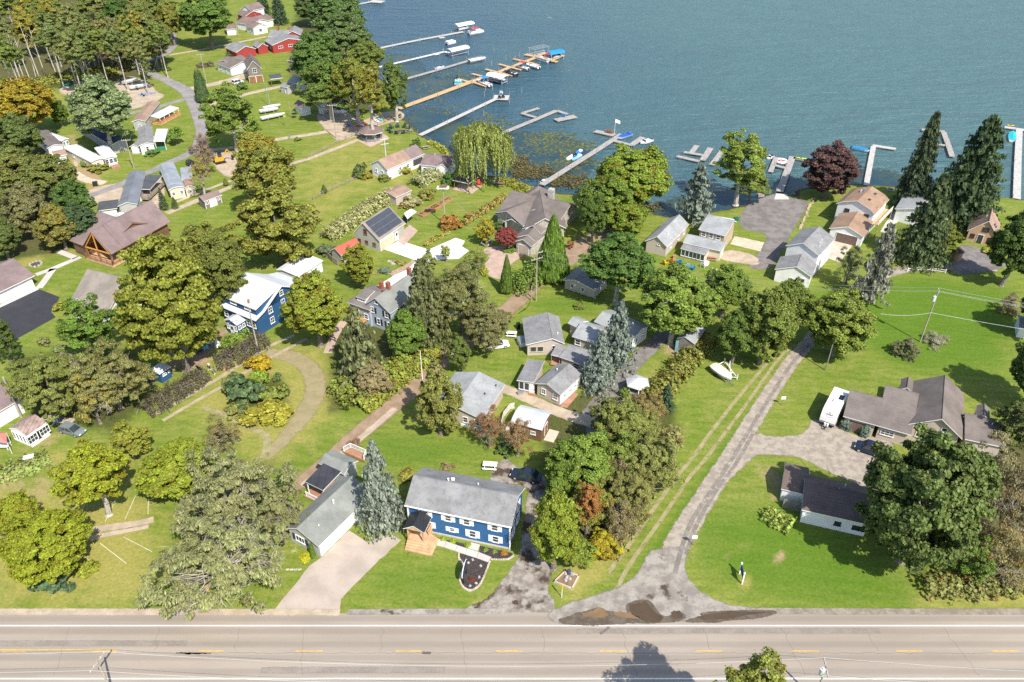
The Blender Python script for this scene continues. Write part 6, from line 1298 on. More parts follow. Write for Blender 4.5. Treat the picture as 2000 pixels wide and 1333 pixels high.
B('round shrub in front of lone beige cottage',1134,597,11,8,(.10,.13,.03),.3);B('small shrub beside gazebo left',1223,768,11,12,(.09,.13,.025),.1);B('small shrub in front of gazebo',1250,778,13,8,(.10,.13,.03),.2);B('reddish shrub below gazebo',1262,795,11,12,(.22,.10,.07),.1);B('orange red shrub at foot of double pole',882,432,20,18,(.24,.12,.03),.3);B('orange shrub at right of double pole shrub',920,420,10,9,(.24,.16,.04),.5);B('round shrub beside white long cottage left',703,333,14,18,(.07,.10,.03),.1);B('yellow shrub beside white long cottage',716,342,10,10,(.19,.18,.03),.5);B('green brown shrub by pole of white cottage',751,346,11,10,(.10,.12,.03),.3);B('yellow flowers along white cottage wall',786,330,20,7,(.20,.20,.05),.4);B('round green shrub behind white cottage',812,280,10,11,(.06,.095,.02));B('dark green shrub beside black pavilion',876,350,12,16,(.05,.09,.022));B('grey green shrub left of red roofed shed',638,486,18,14,(.08,.10,.05));B('pale grass clump beside tan garage',806,393,18,14,(.22,.21,.10),.3);B('orange tipped shrub beside solar barn terrace',792,400,12,9,(.20,.17,.05),.5,leafm='leaf_orange');B('mixed flower bed shrub by tall pole',835,378,15,12,(.15,.15,.04),.4);B('small round blue grey shrub by rock bed',751,527,11,8,(.10,.135,.09));B('yellow green shrub along rock bed',783,512,10,6,(.17,.17,.05),.4);B('low green edge shrub by lodge drive first',988,490,6,5,(.11,.17,.025));B('low green edge shrub by lodge drive second',996,490,6,5,(.11,.17,.025));B('low green edge shrub by lodge drive third',1003,488,6,5,(.11,.17,.025));B('green shrub at lodge porch',976,441,11,11,(.05,.08,.02));B('reddish shrub beside lodge wall at lane',1114,478,6,12,(.26,.12,.07),.2)
B('dark shrub against white wall at left two storey house',1540,549,8,6,(.06,.09,.025));B('dark shrub second against white wall',1556,553,6,6,(.05,.08,.025));B('yellow shrubs before apricot cottage',1935,487,14,6,(.23,.23,.04),.3);B('shrubs around white roofed mobile home',190,328,18,9,(.12,.14,.03),.4);B('green shrub at corner of white roofed mobile home',168,318,11,10,(.10,.13,.035),.1);B('low shrubs before slate awning home',294,297,14,5,(.07,.12,.03));B('yellow green shrub left of stone grey house',118,597,12,12,(.15,.16,.025),.3);B('small garden shrub on left lawn',85,668,10,12,(.14,.15,.06),.2);B('second garden shrub on left lawn',112,680,12,8,(.12,.15,.05));B('dark shrub beside giant maple foot',232,610,14,20,(.06,.10,.035));B('twiggy shrub at brown lane edge behind ranch',693,865,14,11,(.16,.10,.06),.1,kind='thin_0');B('yellow shrub behind blue house left',797,928,18,14,(.16,.16,.035),.4);B('pale dry shrub behind blue house roof',873,912,16,10,(.20,.16,.08),.2,kind='thin_1');B('small shrub on fresh lawn by drive corner',930,535,6,6,(.12,.14,.04));B('yellow shrub in lodge island',945,530,9,10,(.20,.21,.035),.3);B('round shrub by village crossing',171+410,272,7,5,(.09,.13,.03));B('small round shrub by white garage',447,108,6,6,(.05,.08,.025));B('green shrub by white car drive',472,168,9,11,(.07,.11,.03));B('green shrub at house steps top',531,47,5,5,(.08,.11,.03))
hedge('dark clipped hedge on far lawn by white garage',[(385,133),(402,131),(418,129)],2.4,1.5,(.07,.06,.04),0,leaf=.25,dens=16,seed=23)
# ================================================================ DOCKS AND BOATS
def at(px,py,z=0.0):return G(px,py,z)
def dock(name_,label,segs,wd,m,z=.28,step=6.0,post=True,ph=1.1,pm=None,grp=None):
    """segs: deck pieces, each a line of photo points; every piece and every post is a part"""
    g=at(*segs[0][0],z);t=thing(name_,label,'dock',(g.x,g.y,z),0,grp);k=0
    for sg in segs:
        w_=wd
        if isinstance(sg[-1],(int,float)):w_=sg[-1];sg=sg[:-1]
        P=[at(*p,z)for p in sg]
        for a,b in zip(P[:-1],P[1:]):
            d=b-a;L=d.length;an=math.atan2(d.y,d.x);n=max(1,int(round(L/step)));s=Vector((-d.y,d.x,0)).normalized();k+=1
            for i in range(n): # dock sections butted end to end
                mid=a+d*((i+.5)/n);e=MB();e.box((0,0,-.16),(L/n-.05,w_,.16));e.build('deck_section',m,t,loc=tuple(mid-Vector((g.x,g.y,z))+Vector((0,0,.003*(k%3)))),rz=an)
            if post:
                for i in range(n+1):
                    sd_=1 if(i+k)%2 else-1;p=a+d*(i/n)+s*sd_*(w_/2+.07);q=MB();q.tube((0,0,-1.6),(0,0,ph*(1 if(i*7+k)%3 else .55)),.06,.06,5);q.build('post',pm or wood,t,loc=tuple(p-Vector((g.x,g.y,z))))
    return t
dgl=mat('pale_dock_boards',(.44,.425,.40),.85,.1,1,lines=(0,.3,.1))
dock('dock','pale dock with platform cut by top edge of view',[[(690,10),(722,4)],[(724,2),(748,4),4.5]],1.5,dgl,pm=alu)
dock('dock','long pale dock leading to white canopied boat lift',[[(736,95),(818,78),(905,62)],[(858,74),(868,73),1.6]],1.5,dgl,pm=alu)
dock('dock','narrow white dock with short end piece pointing at beige lift',[[(732,133),(800,117),(868,101)],[(848,107),(856,105),1.5],[(868,101),(880,104),1.4]],1.2,mat('white_dock_boards',(.56,.56,.55),.8,.08,1),pm=alu)
dock('dock','grey dock with jet ski leading to cream covered boat',[[(786,156),(850,138),(914,119)]],1.4,dockgrey)
t=dock('dock','long tan dock with zigzag finger piers and many moored boats',[[(778,212),(850,186),(930,156),2.2],[(894,154),(924,162),1.2],[(926,161),(950,169),1.2],[(930,156),(944,150),1.6],[(922,144),(950,151),(973,158),1.2],[(950,150),(978,139),1.6],[(948,135),(976,142),(1001,148),1.2],[(978,139),(996,131),1.6],[(974,125),(1000,132),(1018,137),1.2],[(1000,131),(1022,121),1.6],[(1002,115),(1030,121),(1052,127),1.2],[(1024,121),(1047,112),1.6],[(1026,106),(1047,110),2.4],[(1048,110),(1069,101),1.6],[(1050,112),(1076,118),(1088,121),1.8],[(1078,117),(1100,108),1.8]],1.4,docktan,ph=1.6)
dock('dock','white dock ending in square platform with chairs',[[(820,264),(870,240),(920,216),(968,193)],[(964,190),(994,191),4.6]],1.5,dgl,ph=1.5)
dock('dock','grey dock hooking round to square end platform off lily pads',[[(976,262),(1030,240),(1087,216)],[(1087,216),(1108,223),1.4],[(1085,235),(1124,227),2.6],[(1018,221),(1049,230),1.2],[(1020,221),(1052,211),1.2]],1.6,dockgrey)
dock('dock','long grey dock with flagpole and blue covered boat',[[(1058,361),(1110,328),(1160,297),(1214,262)],[(1162,256),(1200,264),2.2],[(1196,274),(1236,284),1.4],[(1232,284),(1256,268),1.8]],1.7,dockgrey)
dock('dock','scattered grey dock pieces left of airy waterline tree',[[(1322,305),(1366,315),1.4],[(1336,297),(1374,303),1.3],[(1350,299),(1361,284),1.5],[(1372,313),(1388,289),1.7]],1.4,dockgrey)
dock('dock','short grey dock piece half hidden by airy waterline tree',[[(1390,322),(1404,304)],[(1404,304),(1412,292)]],1.5,dockgrey)
dock('dock','grey dock running out from boat ramp',[[(1523,374),(1535,342),(1548,306)],[(1505,336),(1516,307),1.3],[(1514,323),(1534,328),1.2],[(1550,308),(1582,314),1.6]],1.8,dockgrey)
dock('dock','pale dock with end arm in front of brown roofed house',[[(1692,362),(1699,324),(1706,286)],[(1704,284),(1750,291),1.6]],1.4,dgl)
dock('dock','grey bent dock half hidden behind slender shore spruce',[[(1800,253),(1846,257)],[(1843,258),(1852,282),(1860,306)],[(1824,281),(1846,284),1.2]],1.5,dockgrey)
dock('dock','straight pale dock at right edge with turquoise boat',[[(1986,388),(1988,320),(1991,254)],[(1962,248),(2014,256),1.7]],1.8,dgl)
for i,(px,py)in enumerate(((948,178),(962,176),(946,190),(1019,183),(995,203),(945,228),(965,103),(988,118),(1014,112),(960,130),(1006,120))):
    g=at(px,py,WL);o=MB();o.tube((0,0,-1),(0,0,2.0),.09,.09,6);o=o.build('mooring_post',polewood,None,(g.x,g.y,WL));tag(o,'wooden mooring post standing alone in water near tan dock','post','free standing mooring posts')
hullw=mat('white_hull',(.78,.78,.77),.3,.05,.6,spec=.5);canv_w=mat('white_canvas',(.80,.79,.76),.7,.05,.5);canv_c=mat('cream_canvas',(.66,.60,.50),.75,.08,.5);canv_b=mat('blue_canvas',(.02,.24,.56),.7,.1,.5);canv_r=mat('red_canvas',(.46,.06,.07),.7,.1,.5);teal=mat('turquoise_hull',(.02,.42,.46),.4,.1,.5);darkhull=mat('dark_hull',(.03,.03,.04),.35,.1);silverhull=mat('silver_pontoon',(.55,.56,.58),.35,.08,metal=.5);bluehull=mat('blue_hull',(.02,.20,.44),.35,.1);navyhull=mat('royal_blue_cover',(.02,.09,.42),.6,.1);seatm=mat('boat_seat',(.62,.58,.52),.7,.1);yellowm=mat('yellow_plastic',(.70,.42,.02),.45,.08);redm=mat('red_plastic',(.55,.05,.04),.45,.08);greenm=mat('green_plastic',(.10,.42,.06),.45,.08);orangem=mat('orange_plastic',(.66,.20,.03),.45,.08);bluem=mat('blue_plastic',(.02,.20,.55),.45,.08);limem=mat('lime_plastic',(.40,.55,.06),.45,.08);skym=mat('pale_blue_plastic',(.20,.50,.66),.45,.08);pinkm=mat('pink_plastic',(.65,.15,.30),.45,.08);dchair=mat('dark_green_chair',(.03,.06,.07),.6,.15)
def heading(a,b):return math.atan2(b.y-a.y,b.x-a.x)
def hullmesh(L,Wd,h,bow=.32,flat=.85):
    """ring stations from stern to bow; local x forward"""
    st=[]
    for x,k,z0 in((-.5,flat,0),(-.3,1,0),(0,1,0),(.22,.88,.02),(.38,.55,.12),(.47,.22,.3),(.5,.03,.5)):
        w_=Wd/2*k;st.append([(x*L,-w_,h),(x*L,-w_*.72,h*.25+z0*h),(x*L,0,z0*h),(x*L,w_*.72,h*.25+z0*h),(x*L,w_,h)])
    m=MB();m.loft(st,caps=False)
    m.poly(st[0]);return m,st
def boat(label,A,B,Wd=2.0,hull=None,cover=None,top=None,z=None,seats=2,motor=True,shield=True,name='motorboat',cat='boat',grp=None,hh=.75,low=False):
    """stern at A, bow at B in photo pixels"""
    z=WL-.12 if z is None else z;a,b=at(*A,z+.4),at(*B,z+.4);c=(a+b)/2;L=(b-a).length;t=thing(name,label,cat,(c.x,c.y,z),heading(a,b),grp);hull=hull or hullw
    m,st=hullmesh(L,Wd,hh);m.build('hull',hull,t,O)
    fl=MB();n=len(st)
    if cover:
        for s0,s1 in zip(st[:-1],st[1:]):
            k=.28;fl.poly([s0[0],s1[0],(s1[0][0],0,hh+k*(1 if s1[0][0]<L*.3 else .5)),(s0[0][0],0,hh+k*(1 if abs(s0[0][0])<L*.3 else .5))]);fl.poly([(s0[0][0],0,hh+k*(1 if abs(s0[0][0])<L*.3 else .5)),(s1[0][0],0,hh+k*(1 if s1[0][0]<L*.3 else .5)),s1[4],s0[4]])
        fl.build('cover',cover,t,loc=(0,0,.005))
    else:
        for s0,s1 in zip(st[:-1],st[1:]):
            zz=hh*.45 if s1[0][0]<L*.24 else hh*.97;fl.poly([(s0[0][0],s0[0][1]*.9,zz),(s1[0][0],s1[0][1]*.9,zz),(s1[0][0],s1[4][1]*.9,zz),(s0[0][0],s0[4][1]*.9,zz)])
        fl.build('deck',seatm if not low else hull,t,O)
        for i in range(seats):s=MB();s.box((0,0,0),(.5,Wd*.7 if i==0 else .5,.35));s.box((-.22,0,.35),(.1,Wd*.7 if i==0 else .5,.3));s.build('seat',hullw if hull is not hullw else mat('navy_seat',(.05,.06,.10),.6,.1),t,loc=(-L*.36+i*L*.24,(0 if i==0 else Wd*.18),hh*.45))
        if shield:s=MB();s.faces([(0,-Wd*.4,0),(0,Wd*.4,0),(-.25,Wd*.36,.4),(-.25,-Wd*.36,.4),(.05,-Wd*.4,0),(.05,Wd*.4,0)],[(0,1,2,3),(3,2,5,4)]);s.build('windshield',glass,t,loc=(L*.2,0,hh))
    if motor:s=MB();s.box((-L*.5-.22,0,hh*.35),(.45,.38,.6),top=.7);s.box((-L*.5-.25,0,-.35),(.18,.12,.75));s.build('outboard_motor',darkhull,t,O)
    if top:s=MB();s.loft([[(x,-Wd*.45,1.75+hh),(x,-Wd*.25,1.88+hh),(x,Wd*.25,1.88+hh),(x,Wd*.45,1.75+hh),(x,0,1.78+hh)]for x in(-L*.22,L*.14)]);s.build('bimini_top',top,t,O);s=MB();[s.tube((x,y,hh),(x*.8,y,hh+1.76),.025,.025,4)for x in(-L*.18,L*.1)for y in(-Wd*.43,Wd*.43)];s.build('bimini_frame',alu,t,O)
    return t
def pontoon(label,A,B,Wd=2.5,top=None,rail=None,cover=None,z=None):
    z=WL-.05 if z is None else z;a,b=at(*A,z+.5),at(*B,z+.5);c=(a+b)/2;L=(b-a).length;t=thing('pontoon_boat',label,'boat',(c.x,c.y,z),heading(a,b))
    for y in(-Wd*.34,Wd*.34):s=MB();s.tube((-L/2,y,.2),(L*.42,y,.2),.3,.3,8);s.tube((L*.42,y,.2),(L/2,y,.32),.3,.05,8);s.build('float',silverhull,t,O)
    s=MB();s.box((0,0,.5),(L*.96,Wd,.12));s.build('deck',seatm,t,O);s=MB()
    for y in(-Wd/2+.04,Wd/2-.04):s.box((0,y,.62),(L*.86,.06,.68))
    for x in(-L*.43,L*.43):s.box((x,0,.62),(.06,Wd-.2,.68))
    s.build('rail_panel',rail or hullw,t,O)
    if cover:s=MB();s.box((0,0,1.32),(L*.9,Wd*.98,.35),top=(.9,.6));s.build('cover',cover,t,O)
    else:
        for x,y in((-L*.3,-Wd*.3),(-L*.3,Wd*.3),(L*.28,-Wd*.3),(L*.28,Wd*.3),(0,Wd*.2)):s=MB();s.box((0,0,0),(L*.16,.6,.4));s.box((0,.25 if y>0 else-.25,.4),(L*.16,.1,.3));s.build('seat',hullw,t,loc=(x,y,.62))
    if top:s=MB();s.loft([[(x,-Wd*.48,2.4),(x,0,2.62),(x,Wd*.48,2.4),(x,0,2.45)]for x in(-L*.35,L*.12)]);s.build('bimini_top',top,t,O);s=MB();[s.tube((x,y,.6),(x*1.1,y,2.42),.03,.03,4)for x in(-L*.28,L*.06)for y in(-Wd*.46,Wd*.46)];s.build('bimini_frame',alu,t,O)
    s=MB();s.box((-L*.5-.15,0,.2),(.45,.4,.8),top=.7);s.build('outboard_motor',darkhull,t,O)
    return t
def lift(label,A,B,Wd=3.2,can=None,z0=WL,h=3.0,flat=False):
    """a boat lift: four legs, cradle beams, a curved canopy"""
    a,b=at(*A,z0+h),at(*B,z0+h);c=(a+b)/2;L=(b-a).length;t=thing('boat_lift',label,'boat lift',(c.x,c.y,z0),heading(a,b))
    for x in(-L*.42,L*.42):
        for y in(-Wd/2,Wd/2):s=MB();s.box((x,y,-1.2),(.12,.12,h+1.1));s.build('leg',alu,t,O)
    s=MB();[s.box((0,y,.9),(L*.9,.12,.16))for y in(-Wd*.3,Wd*.3)];[s.box((x,0,.8),(.14,Wd,.14))for x in(-L*.42,L*.42)];s.build('cradle',alu,t,O)
    if can:s=MB();s.loft([[(x,-Wd*.56,h-.45),(x,-Wd*.5,h),(x,-Wd*.2,h+.28),(x,Wd*.2,h+.28),(x,Wd*.5,h),(x,Wd*.56,h-.45),(x,Wd*.45,h-.1),(x,0,h+.15),(x,-Wd*.45,h-.1)]for x in(-L/2,L/2)]);s.build('canopy',can,t,O)
    else:s=MB();[s.tube((-L/2,y,h),(L/2,y,h),.06,.06,4)for y in(-Wd*.5,0,Wd*.5)];[s.tube((x,-Wd*.5,h),(x,Wd*.5,h),.05,.05,4)for x in(-L*.5,-L*.25,0,L*.25,L*.5)];s.build('canopy_frame',alu,t,O)
    return t
lift('boat lift with white curved canopy at end of topmost long dock',(890,49),(922,43),3.4,canv_w);pontoon('white pontoon boat with red top moored beside white lift',(915,66),(943,61),2.8,top=canv_r);boat('small white boat stored under white lift canopy',(895,58),(915,54),2.0,z=.5)
lift('boat lift with beige canopy at end of narrow white dock',(876,98),(912,90),3.4,canv_c);pontoon('small white pontoon boat behind beige lift',(872,86),(888,82),2.2);boat('cream covered boat on lift at end of grey dock',(917,120),(948,114),2.6,cover=canv_w,z=.5);lift('bare lift frame carrying cream covered boat',(917,117),(946,111),3.0,None,h=1.2)
boat('white jet ski beside grey dock',(849,134),(868,130),1.1,seats=1,motor=False,name='jet_ski',cat='jet ski',hh=.55,low=True)
pontoon('low grey raft with turquoise panels beside tan dock',(887,162),(903,162),2.2,rail=teal);boat('fishing boat with blue top at first tan finger pier',(958,168),(932,157),2.2,top=canv_b,z=.1);lift('boat lift with cream canopy beside second tan finger pier',(955,143),(988,150),3.2,canv_w)
boat('silver boat under cream lift canopy',(986,159),(962,153),2.2,hull=silverhull);boat('dark open boat between third and fourth finger piers',(1010,147),(985,139),2.3,hull=darkhull,z=.1);boat('grey open boat beside fourth finger pier',(1032,136),(1008,129),2.3,hull=silverhull,z=.1,top=canv_r);boat('white runabout with black motor beside fifth finger pier',(1053,133),(1028,126),2.3,z=.1);pontoon('silver pontoon boat by outer tan platform',(1074,121),(1048,113),2.7,rail=silverhull);lift('boat lift with bright blue canopy at outer end of tan dock',(1070,103),(1098,98),3.6,canv_b);lift('bare white lift frame at outer end of tan dock',(1037,96),(1068,89),3.2,None);boat('small red boat beneath bright blue canopy',(1060,108),(1076,104),2.0,hull=redm);boat('white boat under blue lift canopy',(1080,112),(1096,107),2.2,z=.3)
boat('white boat with royal blue cover beside grey dock junction',(1232,262),(1206,271),2.3,cover=navyhull,motor=False);boat('small open white motorboat moored off dock arm',(1273,274),(1251,281),2.0,seats=2)
boat('white pedal boat beside long grey dock',(1124,303),(1107,313),1.7,motor=False,shield=False,name='pedal_boat',hh=.6,low=True);boat('pale blue pedal boat beside long grey dock',(1134,303),(1118,314),1.6,hull=skym,motor=False,shield=False,name='pedal_boat',hh=.6,low=True);boat('blue and white pedal boat at outer side of pedal boats',(1135,295),(1126,301),1.6,hull=bluem,motor=False,shield=False,name='pedal_boat',hh=.6,low=True)
boat('white rowing boat pulled up at foot of long grey dock',(1058,357),(1069,350),1.5,motor=False,shield=False,seats=1,name='rowing_boat',hh=.5);boat('small white dinghy on shore beside willow',(893,295),(886,290),1.3,motor=False,shield=False,seats=1,name='rowing_boat',hh=.5,z=-.1)
boat('blue motorboat with white tower right of purple beech',(1664,289),(1699,296),2.3,hull=hullw,cover=bluehull);boat('turquoise covered boat beside right edge dock',(1977,276),(1978,258),2.4,cover=teal,motor=False)
boat('small white boat behind airy waterline tree',(1508,306),(1498,311),1.8)
g=at(1525,317,WL);t=thing('float_tube','white inflatable float with red pattern moored by ramp dock','float',(g.x,g.y,WL));s=MB()
ring=[[(1.5*math.cos(a)+.38*math.cos(b)*math.cos(a),1.35*math.sin(a)+.38*math.cos(b)*math.sin(a),.3+.38*math.sin(b))for b in[k*math.pi/3 for k in range(6)]]for a in[k*math.pi/7 for k in range(14)]];s.loft(ring+[ring[0]],caps=False);s.build('tube',hullw,t,O);s=MB();[s.box((x,y,.35),(.7,.5,.12))for x,y in((-.7,.5),(.1,.6),(.7,.1),(-.5,-.3),(.3,-.6))];s.build('red_pattern',redm,t,O);s=MB();s.tube((0,0,.2),(0,0,.34),1.3,1.3,14);s.build('floor',hullw,t,O)
def kayak(label,A,B,m,Wd=.75,z=.05,name='kayak',grp=None,hh=.32):
    a,b=at(*A,z),at(*B,z);c=(a+b)/2;L=(b-a).length;t=thing(name,label,name.split('_')[0],(c.x,c.y,z),heading(a,b),grp);st=[[(x*L,-Wd/2*k,hh*.7),(x*L,-Wd*.3*k,hh*.15),(x*L,Wd*.3*k,hh*.15),(x*L,Wd/2*k,hh*.7),(x*L,0,hh*(1.1 if abs(x)>.2 else .9))]for x,k in((-.5,.05),(-.35,.6),(-.12,1),(.12,1),(.35,.6),(.5,.05))];s=MB();s.loft(st);s.build('hull',m,t,O);s=MB();s.tube((0,0,hh*.86),(0,0,hh*.93),.26,.26,8);s.build('cockpit',black,t,O);return t
kayak('lime kayak on green rack by ramp dock',(1553,309),(1576,312),limem,1.0,.35);kayak('yellow kayak on right edge dock',(1966,246),(1981,247),yellowm,.9,.35)
for lab,A,B,m in(('blue kayak left end of row on gravel lot',(678,243),(689,250),bluem),('pink kayak beside blue kayak on gravel lot',(684,248),(695,254),pinkm),('lime kayak in middle of row on gravel lot',(689,239),(698,246),limem),('red kayak in middle of row on gravel lot',(693,241),(703,249),redm),('white kayak right of red kayak on gravel lot',(700,240),(712,248),hullw),('orange kayak right end of row on gravel lot',(708,239),(718,245),orangem),('white kayak by second trunk',(731,235),(741,240),hullw),('pale blue kayak by second trunk',(738,232),(748,237),skym),('green kayak furthest right by second trunk',(745,232),(752,238),greenm),('yellow kayak beneath green kayak',(750,233),(754,239),yellowm)):kayak(lab,A,B,m,1.0,grp='kayaks on the gravel lot')
kayak('long yellow canoe upturned at water edge by tan dock',(762,229),(784,225),yellowm,1.1,.1,'canoe',hh=.5);kayak('white rowing shell beneath yellow canoe',(768,232),(784,229),hullw,.9,.02,'canoe')
t=thing('kayak_rack','low timber kayak rack on gravel lot','rack',at(684,255));s=MB();[s.box((x,y,0),(.12,.12,.7))for x in(-1.4,1.4)for y in(-.5,.5)];[s.box((0,y,.62),(3.2,.1,.1))for y in(-.5,.5)];s.build('frame',newwood,t,O)
def sailboat(label,A,B,m,mast=True,cover=None):
    a,b=at(*A,.8),at(*B,.8);c=(a+b)/2;L=(b-a).length;t=thing('sailing_boat',label,'sailing boat',(c.x,c.y,0),heading(a,b));mm,st=hullmesh(L,1.9,.7);mm.build('hull',m,t,loc=(0,0,.55));s=MB();[s.poly([p[0],q_[0],q_[4],p[4]])for p,q_ in zip(st[:-1],st[1:])];s.build('deck',cover or hullw,t,loc=(0,0,.53));s=MB();[s.box((x,0,0),(.2,1.6,.56))for x in(-L*.25,L*.2)];s.build('cradle',grey_metal,t,O)
    if mast:s=MB();s.tube((L*.1,0,1.2),(L*.1,0,mast),.07,.05,6);s.build('mast',alu,t,O);
    return t
sailboat('white sailing boat with blue deck, middle of three on lawn',(507,219),(544,213),hullw,9.5,skym);sailboat('white sailing boat furthest back of three on lawn',(515,213),(548,206),hullw,0);sailboat('long white sailing boat nearest of three on lawn',(510,233),(557,223),hullw,0,canv_w)
def trailerboat(label,A,B,m,cover=None,frame=grey_metal,load=True):
    a,b=at(*A,.6),at(*B,.6);c=(a+b)/2;L=(b-a).length;t=thing('boat_on_trailer' if load else 'boat_trailer',label,'boat trailer',(c.x,c.y,0),heading(a,b));s=MB();[s.box((0,y,.38),(L*.9,.1,.1))for y in(-.6,.6)];s.box((L*.55,0,.38),(L*.3,.1,.1));[s.box((x,0,.36),(.1,1.3,.1))for x in(-L*.3,0,L*.35)];s.build('frame',frame,t,O)
    for y in(-.95,.95):s=MB();s.tube((-L*.15,y-.1,.33),(-L*.15,y+.1,.33),.33,.33,12);s.build('wheel',rubber,t,O)
    if load:
        mm,st=hullmesh(L,2.1,.8);mm.build('hull',m,t,loc=(0,0,.5));s=MB()
        for p,q_ in zip(st[:-1],st[1:]):s.poly([p[0],q_[0],(q_[0][0],0,1.0 if cover else .78),(p[0][0],0,1.0 if cover else .78)]);s.poly([(p[0][0],0,1.0 if cover else .78),(q_[0][0],0,1.0 if cover else .78),q_[4],p[4]])
        s.build('cover' if cover else 'deck',cover or seatm,t,loc=(0,0,.51))
    return t
trailerboat('boat on trailer under beige cover parked on mown grass',(1392,718),(1428,745),hullw,canv_c);trailerboat('white boat on trailer topmost in gravel boat yard',(240,164),(270,157),hullw);trailerboat('long white boat on trailer in middle of gravel boat yard',(254,174),(290,167),hullw,canv_w);trailerboat('empty blue boat trailer in gravel boat yard',(268,186),(298,180),hullw,frame=bluem,load=False);trailerboat('grey boat trailer at back of gravel boat yard',(225,156),(255,151),hullw,frame=grey_metal,load=False)
t=thing('boat_lift','white metal boat lift frame lying behind beige covered boat','boat lift',at(1427,722),.0);s=MB();P=[at(*p,.5)-Vector((*at(1427,722).xy,0))for p in((1396,716),(1415,706),(1440,738),(1425,712))];s.tube(P[1],P[2],.09,.09,5);s.tube(P[0],P[1],.09,.09,5);s.tube(P[3],P[2]+Vector((-1,.2,0)),.09,.09,5);[s.tube(P[1].lerp(P[2],k),P[3].lerp(P[2]+Vector((-1,.2,0)),k),.06,.06,4)for k in(.1,.4,.7,1)];[s.tube((p.x,p.y,0),(p.x,p.y,1.2),.08,.08,5)for p in P];s.build('frame',hullw,t,O)
t=thing('flag','white flag on pole at long grey dock','flag',at(1200,262,.3));s=MB();s.tube((0,0,0),(0,0,4.6),.05,.04,6);s.build('pole',white,t,O);s=MB();[s.poly([(.05+.35*i,.08*math.sin(i),4.5-.12*i),(.05+.35*i,.08*math.sin(i),3.5-.12*i),(.4+.35*i,.08*math.sin(i+1),3.4-.12*i),(.4+.35*i,.08*math.sin(i+1),4.38-.12*i)])for i in range(4)];s.build('cloth',white,t,O)
# lily pads and reeds
def lilies(name,regs,m,n,zr,size,seed,kind):
    r=np.random.default_rng(seed);C=[]
    for(cx,cy_,rx,ry),k in zip(regs,n):
        a=r.uniform(0,6.283,k);q=np.sqrt(r.random(k))*r.uniform(.6,1.15,k);px=cx+rx*q*np.cos(a)+6*np.sin(a*5);py=cy_+ry*q*np.sin(a)
        for x,y in zip(px,py):g=at(x,y,WL);C.append((g.x,g.y,WL+r.uniform(*zr)))
    C=np.array(C);N=np.tile([[0,0,1.0]],(len(C),1))+r.normal(0,.05 if kind=='pad' else .35,(len(C),3));me=quadcloud(name,C,N,size*r.uniform(.5,1.3,len(C)),r.random(len(C)),MATS['leaf_yellowing']);o=bpy.data.objects.new(name,me);COL.objects.link(o);o.color=(*m,.1);o['kind']='stuff';return o
lilies('lily_pads',[(1085,282,66,30),(960,238,40,18),(888,152,30,12),(832,172,38,10),(1140,285,30,12),(1118,318,60,16),(870,210,40,18),(1000,300,40,24),(1150,350,30,14),(908,145,60,12),(1060,268,50,12)],(.155,.17,.065),[650,260,90,90,120,240,90,150,70,70,150],(.01,.03),.42,3,'pad')
lilies('water_reeds',[(1015,318,20,14),(1040,336,44,14),(1110,356,44,16),(1020,340,22,12),(1270,405,30,10)],(.150,.130,.055),[900,1700,1500,600,300],(.0,.5),.26,4,'reed')
